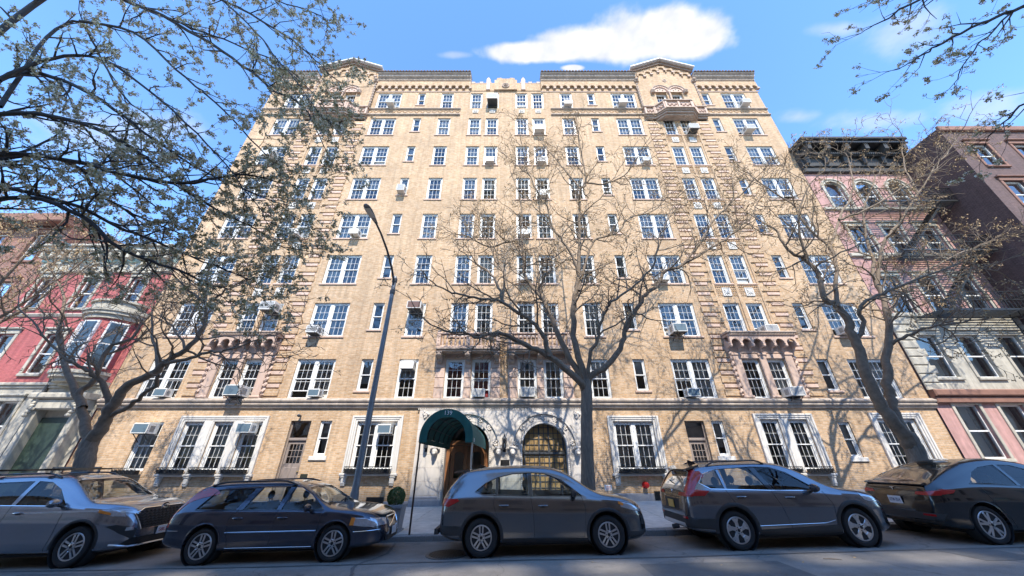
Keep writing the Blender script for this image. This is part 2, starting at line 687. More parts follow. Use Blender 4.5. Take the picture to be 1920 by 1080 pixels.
tag(sheet('ground', -300, 300, -300, 300, -.22, M['asphalt']), kind='structure')
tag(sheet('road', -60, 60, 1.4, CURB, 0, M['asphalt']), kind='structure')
walk = tag(sheet('sidewalk', -60, 60, CURB + .15, FACADE + .3, .085, M['granite'], up=.10), kind='structure')
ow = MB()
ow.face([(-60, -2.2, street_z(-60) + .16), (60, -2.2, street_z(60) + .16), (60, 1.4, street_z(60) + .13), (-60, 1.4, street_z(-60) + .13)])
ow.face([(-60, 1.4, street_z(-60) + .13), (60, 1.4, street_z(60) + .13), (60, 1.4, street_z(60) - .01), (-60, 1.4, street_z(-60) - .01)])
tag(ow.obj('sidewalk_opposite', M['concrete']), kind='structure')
# flagstones and kerbstones, each its own slab
SL = 1.52
sm = MB().bbox(.006, SL - .006, -.02, .06, .006, 1.78 - .006, .008)      # lies on its back: y is up before turning
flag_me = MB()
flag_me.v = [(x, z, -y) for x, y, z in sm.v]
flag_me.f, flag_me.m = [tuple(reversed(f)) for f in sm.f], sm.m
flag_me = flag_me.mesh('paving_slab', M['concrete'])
slope_x = -math.atan(.02)
for i in range(-9, 9):
    for j in range(3):
        x, y = i * SL, CURB + .16 + j * 1.785
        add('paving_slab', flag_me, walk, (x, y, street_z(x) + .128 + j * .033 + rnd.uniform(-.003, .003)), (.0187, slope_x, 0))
km = MB()
km.prism([(0, -.25), (.15, -.25), (.15, .13), (.02, .13), (0, .11)], 0, 1.99, 'x')
km = km.mesh('kerbstone', M['kerb'])
curb = tag(sheet('curb', -60, 60, CURB + .02, CURB + .16, .10, M['kerb']), kind='structure')
for i in range(-7, 7):
    add('kerbstone', km, curb, (i * 2.0, CURB - .004 + rnd.uniform(-.008, .008), street_z(i * 2.0)), (0, slope_x, 0))

# ------------------------------------------------------------------ the tan brick apartment building
B = thing('apartment_building', 'nine-storey tan brick apartment building with white windows, gables and twin arched entrance', 'building', (0, FACADE, 0))
XL, XR, ZT = -19.03, 19.44, 28.95
T0, FH = 6.25, 3.05
CX = -.43


def wall_cells(b, x0, x1, z0, z1, y, holes, depth, m=0, mr=None):
    """front sheet with rectangular holes and their reveals"""
    xs = sorted({x0, x1, *[min(max(h[k], x0), x1) for h in holes for k in (0, 1)]})
    zs = sorted({z0, z1, *[min(max(h[k], z0), z1) for h in holes for k in (2, 3)]})
    for i in range(len(xs) - 1):
        run = None
        for j in range(len(zs) - 1):
            cx, cz = (xs[i] + xs[i + 1]) / 2, (zs[j] + zs[j + 1]) / 2
            if any(h[0] < cx < h[1] and h[2] < cz < h[3] for h in holes):
                continue
            b.face([(xs[i], y, zs[j]), (xs[i + 1], y, zs[j]), (xs[i + 1], y, zs[j + 1]), (xs[i], y, zs[j + 1])], m)
    mr = m if mr is None else mr
    for (a, c, e, g) in holes:
        b.face([(a, y, e), (a, y, g), (a, y + depth, g), (a, y + depth, e)], mr)
        b.face([(c, y, e), (c, y + depth, e), (c, y + depth, g), (c, y, g)], mr)
        b.face([(a, y, g), (c, y, g), (c, y + depth, g), (a, y + depth, g)], mr)
        b.face([(a, y, e), (a, y + depth, e), (c, y + depth, e), (c, y, e)], mr)


# columns of windows: x, kind
COLS = [(-16.68, 'D'), (-13.78, 'P'), (-12.61, 'P'), (-9.58, 'D'), (-7.08, 'N'), (-5.05, 'S'), (-2.77, 'C'), (-1.49, 'C'),
        (.73, 'C'), (1.99, 'C'), (4.22, 'S'), (6.19, 'N'), (8.71, 'D'), (11.66, 'P'), (12.90, 'P'), (15.22, 'N'), (17.38, 'D')]
KIND = {'D': (1.88, 1.86, 2), 'S': (.94, 1.86, 1), 'C': (.92, 1.86, 1), 'P': (.88, 1.86, 1), 'N': (.58, 1.5, 1)}
WIN = []                      # x, z0, w, h, units, grid, floor, kind
for k in range(8):
    for x, q in COLS:
        w, h, u = KIND[q]
        top = T0 + FH * k
        hh = h - .12 if (k == 7 and q == 'P') else h
        WIN.append((x, top - h, w, hh, u, None if q == 'N' else (3, 2), k + 2, q))
GW = [(-16.15, 1.42, .92, 1.95, 1, 'S'), (-14.3, 1.42, .86, 1.95, 1, 'T'), (-12.97, 1.42, .86, 1.95, 1, 'T'), (-11.64, 1.42, .86, 1.95, 1, 'T'),
      (-6.05, 1.45, 1.80, 1.93, 2, 'F'), (5.45, 1.45, 1.80, 1.93, 2, 'F'), (11.62, 1.45, .84, 2.02, 1, 'T'), (12.9, 1.45, .84, 2.02, 1, 'T'),
      (17.36, 1.45, 1.75, 2.05, 2, 'F')]
for x, z0, w, h, u, q in GW:
    WIN.append((x, z0, w, h, u, (3, 2), 1, q))
for x, z0 in ((-8.38, 2.0), (9.25, 2.0), (14.95, 1.95)):
    WIN.append((x, z0, .52, 1.42, 1, None, 1, 'GN'))
DOORS = [(-9.98, -9.06, .35), (7.78, 8.66, .55)]
holes = [(x - w / 2, x + w / 2, z, z + h) for x, z, w, h, *_ in WIN]
holes += [(a, c, z, 3.42) for a, c, z in DOORS]
holes += [(-3.0, -.9, -.4, 3.4), (.35, 2.48, -.4, 3.4)]           # behind the two arches
wb = MB()
wall_cells(wb, XL, XR, -.6, ZT, 0, holes, .22)
# returns, roof deck and rear so that light does not leak in
wb.face([(XL, 0, -.6), (XL, 0, ZT), (XL, 14, ZT), (XL, 14, -.6)])
wb.face([(XR, 0, -.6), (XR, 14, -.6), (XR, 14, ZT), (XR, 0, ZT)])
wb.face([(XL, 14, -.6), (XL, 14, ZT), (XR, 14, ZT), (XR, 14, -.6)])
wb.face([(XL, .4, ZT - .6), (XR, .4, ZT - .6), (XR, 14, ZT - .6), (XL, 14, ZT - .6)])
wb.obj('wall', M['brick'], B)
rb = MB()
for k in range(-1, 8):                                             # floor slabs, partitions and back wall of the rooms
    z = T0 + FH * k + .32
    rb.box(XL + .1, XR - .1, .25, 5, z, z + .22)
for x in (-18.2, -15.2, -11.1, -8.1, -6.2, -4.0, -.4, 3.1, 5.2, 7.3, 10.3, 14.2, 16.2, 18.9):
    rb.box(x - .05, x + .05, .25, 5, -.4, ZT - .7)
rb.face([(XL + .1, 5, -.5), (XR - .1, 5, -.5), (XR - .1, 5, ZT - .7), (XL + .1, 5, ZT - .7)])
rb.obj('room_shell', M['room'], B)

_wm = {}


def win_meshes(w, h, u, grid):
    key = (round(w, 3), round(h, 3), u, grid)
    if key in _wm: return _wm[key]
    fw, mul = .085 if w > .7 else .06, .17
    uw = (w - 2 * fw - (u - 1) * mul) / u
    f = MB()
    y0, y1 = .09, .20
    f.box(-w / 2, -w / 2 + fw, y0, y1, 0, h)
    f.box(w / 2 - fw, w / 2, y0, y1, 0, h)
    f.box(-w / 2 + fw, w / 2 - fw, y0, y1, h - fw, h)
    f.box(-w / 2 + fw, w / 2 - fw, y0 - .012, y1, 0, .06)
    for s in (-1, 1):                                              # brick mould, a second step
        f.box(s * w / 2 - (.035 if s > 0 else 0), s * w / 2 + (0 if s > 0 else .035), y0 - .03, y0 - .002, 0, h - .037)
    f.box(-w / 2, w / 2, y0 - .03, y0 - .002, h - .035, h)
    if u == 2: f.box(-mul / 2, mul / 2, y0 - .02, y1, .06, h - fw)
    mid = h * .5
    cx = [0] if u == 1 else [-(uw + mul) / 2, (uw + mul) / 2]

    def sash(z0, z1, ya, yb):
        s, r = MB(), .042
        s.box(-uw / 2, -uw / 2 + r, ya, yb, z0, z1)
        s.box(uw / 2 - r, uw / 2, ya, yb, z0, z1)
        s.box(-uw / 2 + r, uw / 2 - r, ya, yb, z0, z0 + r)
        s.box(-uw / 2 + r, uw / 2 - r, ya, yb, z1 - r, z1)
        if grid:
            gx, gz = grid
            for i in range(1, gx):
                x = -uw / 2 + r + (uw - 2 * r) * i / gx
                s.box(x - .0075, x + .0075, ya + .008, yb - .008, z0 + r, z1 - r)
            for i in range(1, gz):
                z = z0 + r + (z1 - z0 - 2 * r) * i / gz
                s.box(-uw / 2 + r, uw / 2 - r, ya + .006, yb - .006, z - .0075, z + .0075)
        g = MB()
        yg = (ya + yb) / 2 + .004
        g.face([(-uw / 2 + r, yg, z0 + r), (uw / 2 - r, yg, z0 + r), (uw / 2 - r, yg, z1 - r), (-uw / 2 + r, yg, z1 - r)])
        return s.mesh('sash', M['frame']), g.mesh('pane', M['glass'])
    up = sash(mid - .02, h - fw, .105, .140)
    lo = sash(.06, mid + .02, .145, .180)
    _wm[key] = (f.mesh('window', M['frame']), up, lo, cx, uw)
    return _wm[key]


_cache = {}


def shared(key, fn):
    if key not in _cache: _cache[key] = fn()
    return _cache[key]


def shade_mesh(uw, z0, z1, kind, m):
    def fn():
        b = MB()
        if kind == 'curtain':
            for s in (-1, 1):
                n, xs = 9, []
                P = [[], []]
                for i in range(n):
                    x = s * (uw / 2 - uw * .36 * i / (n - 1))
                    y = .27 + .018 * (-1) ** i
                    P[0].append((x, y, z0))
                    P[1].append((x, y, z1))
                b.grid(P)
        else:
            b.face([(-uw / 2, .25, z0), (uw / 2, .25, z0), (uw / 2, .25, z1), (-uw / 2, .25, z1)])
            b.box(-uw / 2, uw / 2, .243, .257, z0 - .03, z0)
        return b.mesh('shade', m)
    return shared(('shade', round(uw, 3), round(z0, 2), round(z1, 2), kind, m.name), fn)


ACS = [  # floor, column, dx, width, height, depth, face, dz (from sill), braced
    (2, -16.68, .42, .55, .36, .30, 'ac_blue', .05, 0), (2, -12.61, -.1, .68, .46, .62, 'ac_blue', .05, 1), (2, -9.58, .42, .52, .34, .30, 'ac_blue', .05, 0),
    (3, -9.58, -.42, .55, .38, .45, 'ac_face', .05, 1), (5, -9.58, .30, .52, .36, .42, 'ac', .05, 0), (6, -7.08, 0, .46, .50, .40, 'ac_face', .05, 0),
    (3, -5.05, 0, .70, .42, .55, 'ac_brown', 1.32, 1), (2, -5.05, 0, .62, .38, .26, 'ac', 1.34, 1), (2, -1.49, -.06, .55, .36, .22, 'ac_face', .05, 0),
    (2, .73, 0, .66, .44, .22, 'ac_face', .05, 0), (3, 8.71, -.36, .66, .44, .58, 'ac_blue', .05, 1), (2, 8.71, -.34, .55, .36, .34, 'ac_blue', .05, 0),
    (3, 12.90, .08, .62, .40, .50, 'ac_face', .05, 0), (2, 12.90, .12, .62, .40, .50, 'ac_face', .05, 1), (3, 17.38, -.46, .55, .38, .45, 'ac_face', .05, 0),
    (4, 8.71, -.4, .52, .36, .35, 'ac', .05, 0), (9, -9.58, .35, .55, .38, .45, 'ac_face', .05, 0), (9, -1.49, 0, .80, .62, .60, 'ac_face', .30, 1),
    (9, 4.22, .05, .60, .40, .35, 'ac', .05, 0), (9, 8.71, -.30, .60, .40, .45, 'ac', .05, 0), (9, 17.38, .36, .60, .42, .45, 'ac_face', .05, 0),
    (8, 17.38, -.36, .62, .42, .50, 'ac_face', .05, 0), (8, 12.90, .06, .66, .46, .55, 'ac_face', .05, 1), (8, 1.99, 0, .70, .50, .45, 'ac', .05, 0),
    (4, .73, 0, .60, .40, .35, 'ac', .05, 0), (7, -16.68, .2, .65, .45, .5, 'ac', .5, 0), (3, -12.61, 0, .72, .48, .55, 'ac_face', 1.25, 1),
    (5, -12.61, -.2, .55, .36, .42, 'ac', .05, 0), (5, .73, 0, .6, .4, .35, 'ac', .05, 0), (6, 1.99, 0, .6, .4, .35, 'ac', .05, 0), (7, 1.99, 0, .55, .4, .3, 'ac_face', .05, 0),
    (7, 8.71, .4, .52, .36, .35, 'ac_face', .05, 0), (7, -1.49, 0, .55, .38, .3, 'ac', .05, 0),
    (1, -16.15, -.08, .66, .42, .42, 'ac_blue', 1.45, 1), (1, -11.64, -.1, .62, .40, .40, 'ac_blue', 1.48, 0), (1, -6.05, .42, .58, .38, .30, 'ac_blue', 1.42, 0)]
wr = random.Random(5)
NOSILL = set()
for (x, z0, w, h, u, grid, fl, q) in WIN:
    fm, up, lo, cx, uw = win_meshes(w, h, u, grid)
    wo = add('window', fm, B, (x, 0, z0))
    for c in cx:
        lift = 0
        for q_ in ACS:
            if q_[0] == fl and abs(q_[1] - x) < .01 and abs(q_[2] - c) < .3 and q_[7] < .4: lift = q_[4] + q_[7] - .07
        if not lift and fl > 1 and wr.random() < .07: lift = wr.uniform(.12, .5)
        for nm, (s, g), up_ in (('upper_sash', up, 0), ('lower_sash', lo, lift)):
            add(nm, s, wo, (c, 0, up_))
            add('pane', g, wo, (c, 0, up_))
        r = wr.random()
        if fl == 2 and q == 'C' and x < 0:
            add('curtain', shade_mesh(uw, .05, h - .1, 'shade', M['curtain_red']), wo, (c, 0, 0))
        elif r < .58 + .02 * fl:
            fr = wr.choice([.3, .5, .5, .75, 1.0, 1.0])
            add('shade', shade_mesh(uw, .06 + (h - .16) * (1 - fr), h - .09, 'shade', M['shade_w' if wr.random() < .45 else 'blind']), wo, (c, 0, 0))
        elif r < .93 and q != 'N':
            add('curtain', shade_mesh(uw, .06, h - .09, 'curtain', M['curtain']), wo, (c, 0, 0))
    # sill and soldier course
    if q not in ('T', 'F') and not (fl == 2 and q != 'N') and not (fl == 1 and q == 'S') and not (fl == 9 and q != 'N'):
        if fl == 1:
            sm_ = shared(('gsill', round(w, 2)), lambda: MB().bbox(-w / 2 - .12, w / 2 + .12, -.06, .095, -.17, -.002, .012).mesh('sill', M['stone_white']))
        else:
            sm_ = shared(('sill', round(w, 2)), lambda: MB().bbox(-w / 2 - .1, w / 2 + .1, -.055, .095, -.10, -.002, .012).mesh('sill', M['terra']))
        add('sill', sm_, wo)
    if fl < 9 and q in 'DSCN' and not (fl == 2 and q == 'C') and fl > 1:
        lm = shared(('lint', round(w, 2)), lambda: MB().bbox(-w / 2 - .11, w / 2 + .11, -.006, .05, .002, .215, .003).mesh('lintel', M['brick_up']))
        add('lintel', lm, wo, (0, 0, h))


# belt courses ------------------------------------------------------
def belt(name, x0, x1, prof, m, parent=None):
    b = MB()
    b.prism(prof, x0, x1, 'x')
    return b.obj(name, m, parent or B, smooth=25)


BELT = [(0.02, 3.95), (-.07, 3.95), (-.10, 4.0), (-.10, 4.06), (-.155, 4.075), (-.17, 4.12), (-.155, 4.165), (-.155, 4.20),
        (-.20, 4.215), (-.225, 4.27), (-.20, 4.325), (-.15, 4.345), (-.13, 4.385), (.02, 4.385)]
belt('belt_course', XL, XR + .05, BELT, M['cast'])
dn = MB()
for i in range(100):                                                # small dentils below the belt over the entrance
    x = -4.25 + 7.52 * i / 99
    dn.box(x - .022, x + .022, -.12, .0, 3.875, 3.945)
tag(dn.obj('dentil_row', M['lime'], B), kind='stuff')
for (a, c) in ((XL, -15.42), (-10.98, -3.9), (2.95, 9.98), (14.6, XR)):
    pr = lambda z: [(.02, z), (-.05, z), (-.06, z + .035), (-.11, z + .05), (-.12, z + .09), (-.11, z + .13), (.02, z + .13)]
    belt('upper_belt', a, c, pr(24.83), M['cast'])
    belt('upper_belt', a, c, pr(25.50), M['cast'])
    lat = MB()                                                      # zigzag lattice of raised bricks
    n = int((c - a) / .42)
    for i in range(n):
        x = a + (c - a) * (i + .5) / n
        for dx, dz in ((-.14, .40), (-.07, .29), (0, .20), (.07, .29), (.14, .40)):
            lat.box(x + dx - .05, x + dx + .05, -.035, .0, 24.97 + dz - .03, 24.97 + dz + .03)
    tag(lat.obj('brick_lattice', M['brick'], B), kind='stuff')

# cornice with tiles, dentils and corbel arches ----------------------
COR = [(.0, 28.86), (-.08, 28.86), (-.11, 28.92), (-.15, 28.95), (-.15, 29.16), (-.22, 29.18), (-.25, 29.25), (-.33, 29.28), (-.36, 29.36),
       (-.36, 29.46), (-.44, 29.50), (-.50, 29.62), (.4, 29.66), (.4, 28.86)]


def corbel_mesh():
    b = MB()
    n, r, hw = 8, .19, .27
    zs, zt = .18, .52                                               # spring and top of the small arch
    pts = [(-r, 0.18)] + [(-r * math.cos(math.pi * i / n), zs + r * math.sin(math.pi * i / n)) for i in range(1, n)] + [(r, 0.18)]
    y0 = -.17
    for (xa, za), (xb, zb) in zip(pts, pts[1:]):
        b.face([(xa, y0, za), (xb, y0, zb), (xb, y0, zt), (xa, y0, zt)])
        b.face([(xa, y0, za), (xa, 0, za), (xb, 0, zb), (xb, y0, zb)])
    for s in (-1, 1):
        x0, x1 = sorted((s * r, s * hw))
        b.box(x0, x1, y0, 0, 0.0, zt)
    b.box(r - .02, 2 * hw - r + .02, y0 - .012, 0, -.02, .17, 1)
    return b.mesh('corbel_arch', [M['brick'], M['terra_dark']])


cm_ = corbel_mesh()
tl = MB()
for a, c, first in ((XL, -15.62, 0), (-10.78, -3.3, 0), (2.3, 9.96, 0), (14.62, XR + .1, 0)):
    co = belt('cornice', a, c, COR, M['cast'])
    b = MB()
    n = int((c - a) / .115)
    for i in range(n):
        x = a + (c - a) * (i + .5) / n
        b.box(x - .032, x + .032, -.21, -.149, 28.98, 29.13)
    tag(b.obj('dentil_row', M['cast'], co), kind='stuff')
    b = MB()
    n = int((c - a) / .24)
    for i in range(n):                                              # barrel tiles with open ends
        x = a + (c - a) * (i + .5) / n
        L_ = [[(x + .085 * math.cos(math.pi * j / 6) * q, y, z + .085 * math.sin(math.pi * j / 6) * q) for j in range(7)] for y, z, q in ((-.58, 29.625, 1), (.3, 29.95, .9))]
        b.grid(L_)
        b.face(list(reversed(L_[0])))
    b.grid([[(a, -.54, 29.63), (c, -.54, 29.63)], [(a, .4, 29.98), (c, .4, 29.98)]])
    tag(b.obj('roof_tile', M['roof'], co), kind='stuff')
    n = round((c - a) / .54)
    for i in range(n):
        x = a + (c - a) * (i + .5) / n
        add('corbel_arch', cm_, co, (x, 0, 28.0), scale=((c - a) / n / .54, 1, 1))
    b = MB()
    b.box(a, c, -.168, 0, 28.52, 28.86)
    b.obj('frieze', M['brick'], co)
    belt('string_course', a, c, [(.01, 27.72), (-.04, 27.72), (-.06, 27.78), (-.04, 27.82), (.01, 27.82)], M['terra'])
for x in (-3.5, 9.0):                                              # finials standing on the eave
    pass

# central parapet
pb = MB()
pb.box(-3.3, 2.3, -.04, .35, 27.86, 28.75)
pb.obj('parapet', M['brick_up'], B)
pc = MB()
for x0, x1, z in ((-3.28, -1.65, 28.76), (.65, 2.28, 28.76)):
    for i in range(5):
        a = x0 + (x1 - x0) * i / 5
        MB().bbox(a + .02, a + (x1 - x0) / 5 - .02, -.06, .37, z + .002, z + (.28 if i % 2 == 0 else .12), .02).obj('merlon', M['terra'], B)
pc = MB()
for x in (-1.9, .9):
    pc = MB()
    pc.bbox(x - .17, x + .17, -.12, .2, 27.9, 29.2, .03)
    pc.prism([(x - .17, 29.2), (x + .17, 29.2), (x + .08, 29.45), (x, 29.55), (x - .08, 29.45)], -.1, .15)
    pc.obj('parapet_pier', M['terra'], B)
pc = MB()
pc.prism([(-1.4, 27.86), (.4, 27.86), (.4, 29.1), (.25, 29.1), (.2, 29.35), (-.1, 29.4), (-.25, 29.28), (-.75, 29.28), (-.9, 29.4), (-1.2, 29.35), (-1.25, 29.1), (-1.4, 29.1)], -.16, .3)
pc.obj('parapet_crest', M['brick'], B)
pc = MB()
pc.lathe([(.30, -.165), (.30, -.22), (.24, -.25), (.2, -.21), (.05, -.2)], 16, (-.5, 0, 28.3), 'y')
for a in range(5):
    g = 2 * math.pi * a / 5
    pc.ball((-.5 + .1 * math.cos(g), -.24, 28.3 + .1 * math.sin(g)), .06, 8, 5)
pc.obj('carved_medallion', M['terra_dark'], B, smooth=60)
rl = MB()
for z in (29.25, 29.5):
    rl.tube([(-3.3, 1.4, z), (2.3, 1.4, z)], .025, 5)
for i in range(46):
    x = -3.25 + 5.5 * i / 45
    rl.tube([(x, 1.4, 28.4), (x, 1.4, 29.5)], .012, 4)
rl.obj('roof_railing', M['iron'], B)


# projecting gables over the paired windows ---------------------------
def arc_pts(cx, cz, r, n, a0=math.pi, a1=0):
    return [(cx + r * math.cos(a0 + (a1 - a0) * i / n), cz + r * math.sin(a0 + (a1 - a0) * i / n)) for i in range(n + 1)]


for gx in (-13.195, 12.28):
    g = MB()
    hw, ze, za = 2.3, 30.15, 31.2
    p1, p2 = gx - .585 if gx < 0 else gx - .62, gx + .585 if gx < 0 else gx + .62
    y = -.14
    zb_ = 25.66
    # front sheet, cut round the two windows
    hs = [(p - .44, p + .44, T0 + FH * 7 - 1.86, T0 + FH * 7 - .12) for p in (p1, p2)]
    wall_cells(g, gx - hw, gx + hw, zb_, ze, y, hs, .14)
    g.face([(gx - hw, y, ze), (gx + hw, y, ze), (gx, y, za)])
    for s in (-1, 1):
        g.face([(gx + s * hw, y, zb_), (gx + s * hw, 1.5, zb_), (gx + s * hw, 1.5, ze), (gx + s * hw, y, ze)])
    go = g.obj('gable', M['brick'], B)
    r_ = MB()
    for s in (-1, 1):                                              # raking cornice and roof slabs
        ang = math.atan2(za - ze, hw)
        for (d0, d1, y0, y1) in ((.0, .16, -.24, 2), (.16, .30, -.38, 2), (.30, .40, -.52, 2.2)):
            a, bq = (gx + s * (hw + .16), ze - .08), (gx, za)
            nx, nz = s * math.sin(ang), math.cos(ang)
            q = [(a[0] + nx * d0, a[1] + nz * d0), (bq[0], bq[1] + d0 / math.cos(ang)), (bq[0], bq[1] + d1 / math.cos(ang)), (a[0] + nx * d1, a[1] + nz * d1)]
            r_.prism(q if s > 0 else q[::-1], y0, y1, 'y', 1 if d0 > .25 else 0)
    r_.obj('raking_cornice', [M['terra_dark'], M['lead']], go, recalc=True)
    dd = MB()
    for s in (-1, 1):
        for i in range(22):
            t = (i + .5) / 22
            x, z = gx + s * hw * (1.1 - 1.1 * t), ze - .12 + (za - ze + .1) * t
            dd.box(x - .03, x + .03, -.28, -.16, z + .0, z + .12)
    tag(dd.obj('dentil_row', M['terra_dark'], go), kind='stuff')
    for i in range(7):                                             # stepped corbel arches
        x = gx + (i - 3) * .60
        z = ze - .52 + (za - ze) * (1 - abs(i - 3) / 3.6)
        add('corbel_arch', cm_, go, (x, y + .035, z - .35), scale=(1.1, .8, 1.0))
    cb = MB()                                                      # round medallion
    cb.lathe([(.17, y + .01), (.17, y - .04), (.10, y - .05), (.08, y - .01)], 14, (gx, 0, 29.0), 'y')
    cb.obj('medallion', M['terra_dark'], go, smooth=40)
    for s in (-1, 1):                                              # rope corner shafts with carved tops
        sh = MB()
        pts = [(gx + s * (hw + .02) + .03 * math.cos(i * 1.1), y - .02 + .03 * math.sin(i * 1.1), 25.75 + i * .055) for i in range(54)]
        sh.tube(pts, .07, 6)
        sh.bbox(gx + s * hw - .16, gx + s * hw + .16, y - .16, 0, 28.72, 29.0, .04)
        sh.ball((gx + s * hw, y - .17, 28.95), (.14, .12, .16), 8, 6)
        sh.obj('corner_shaft', M['terra_dark'], go, smooth=50)
    ar = MB()                                                      # twin arched window heads
    for p in (p1, p2):
        cz = T0 + FH * 7 - .10
        outer, inner = arc_pts(p, cz, .66, 18), arc_pts(p, cz, .50, 18)
        for i in range(18):
            q = [outer[i], outer[i + 1], inner[i + 1], inner[i]]
            ar.prism(q, y - .10, y, 'y', 0)
        o2, i2 = arc_pts(p, cz, .72, 18), arc_pts(p, cz, .655, 18)
        for i in range(18):
            ar.prism([o2[i], o2[i + 1], i2[i + 1], i2[i]], y - .15, y, 'y', 1)
        ar.face([(q[0], y - .03, q[1]) for q in arc_pts(p, cz, .5, 18)], 0)
        for k in range(9):                                         # carved bosses in the band
            a = math.pi * (k + .5) / 9
            ar.ball((p + .58 * math.cos(a), y - .10, cz + .58 * math.sin(a)), .042, 6, 4, 0)
        for k in range(3):
            ar.ball((p + (k - 1) * .2, y - .03, cz + .2 + (.1 if k == 1 else 0)), .07, 6, 4, 0)
    for s in (-1, 1):
        x = (p1 if s < 0 else p2) + s * .66
        ar.bbox(x - .14, x + .14, y - .24, y, cz - .28, cz + .1, .04, 1)
        ar.ball((x, y - .2, cz - .05), (.15, .12, .16), 8, 6, 1)
    xm = (p1 + p2) / 2
    ar.bbox(xm - .11, xm + .11, y - .16, y, cz - .16, cz + .06, .03, 0)
    ar.lathe([(.075, zb_ + .1), (.06, zb_ + .2), (.055, cz - .2), (.08, cz - .14)], 8, (xm, y - .09, 0), 'z')
    ar.obj('arched_head', [M['terra'], M['terra_dark']], go, smooth=40)
    # canted balcony with carved panels
    def cant(o):
        return [(gx - 2.35 - o * .5, 0), (gx - 2.35 - o * .5, -.28 - o), (gx - 1.55, -.28 - o), (gx - 1.0, -.78 - o), (gx + 1.0, -.78 - o), (gx + 1.55, -.28 - o), (gx + 2.35 + o * .5, -.28 - o), (gx + 2.35 + o * .5, 0)]
    bl = MB()
    for z0, z1, o in ((24.22, 24.36, -.30), (24.36, 24.52, -.16), (24.52, 24.64, -.06), (24.64, 24.72, .05), (25.46, 25.56, .06), (25.56, 25.62, .0)):
        bl.prism(cant(o), z0, z1, 'z')
    bl.prism(cant(-.08), 24.72, 25.46, 'z', 1)
    bo = bl.obj('balcony', [M['terra_dark'], M['terra']], B, recalc=True)
    pn = MB()
    cp = cant(-.08)[1:7]
    for (xa, ya), (xb, yb) in zip(cp, cp[1:]):
        ln = math.hypot(xb - xa, yb - ya)
        n = 2 if ln > 1.5 else 1
        tx, ty = (xb - xa) / ln, (yb - ya) / ln
        nx, ny = ty, -tx
        for k in range(n + 1):
            d = .05 + (ln - .1) * k / n
            x, yy = xa + tx * d, ya + ty * d
            pn.tube([(x + nx * .02, yy + ny * .02, 24.72), (x + nx * .02, yy + ny * .02, 25.46)], .09, 4)
        for k in range(n):
            for q in range(5):
                d = ln * (k + .2 + .15 * q) / n
                pn.ball((xa + tx * d, ya + ty * d, 25.09 + .07 * (-1) ** q), (.1, .1, .09), 7, 5)
    pn.obj('carved_panel', M['terra'], bo, smooth=50)

# paired bays: quoins, carved panels, arcaded hood ---------------------
qb = MB().bbox(-.5, .5, -.055, 0, 0, .30, .006).mesh('quoin', M['brick'])
qp = MB().bbox(-.34, .34, -.05, 0, 0, .165, .012).mesh('quoin_panel', M['terra'])


def rosette():
    b = MB()
    b.bbox(-.23, .23, -.04, 0, 0, .52, .012)
    for a in range(8):
        g = math.pi * a / 4
        r = .15 if a % 2 == 0 else .2
        b.tube([(0, -.045, .26), (r * math.cos(g), -.05, .26 + r * math.sin(g))], [.05, .022], 5)
    b.ball((0, -.05, .26), (.06, .05, .06), 8, 5)
    for sx in (-1, 1):
        b.box(sx * .21 - .02, sx * .21 + .02, -.055, -.03, .02, .5)
    for z in (.02, .46):
        b.box(-.19, .19, -.055, -.03, z, z + .04)
    return b.mesh('carved_panel', M['stone_white'])


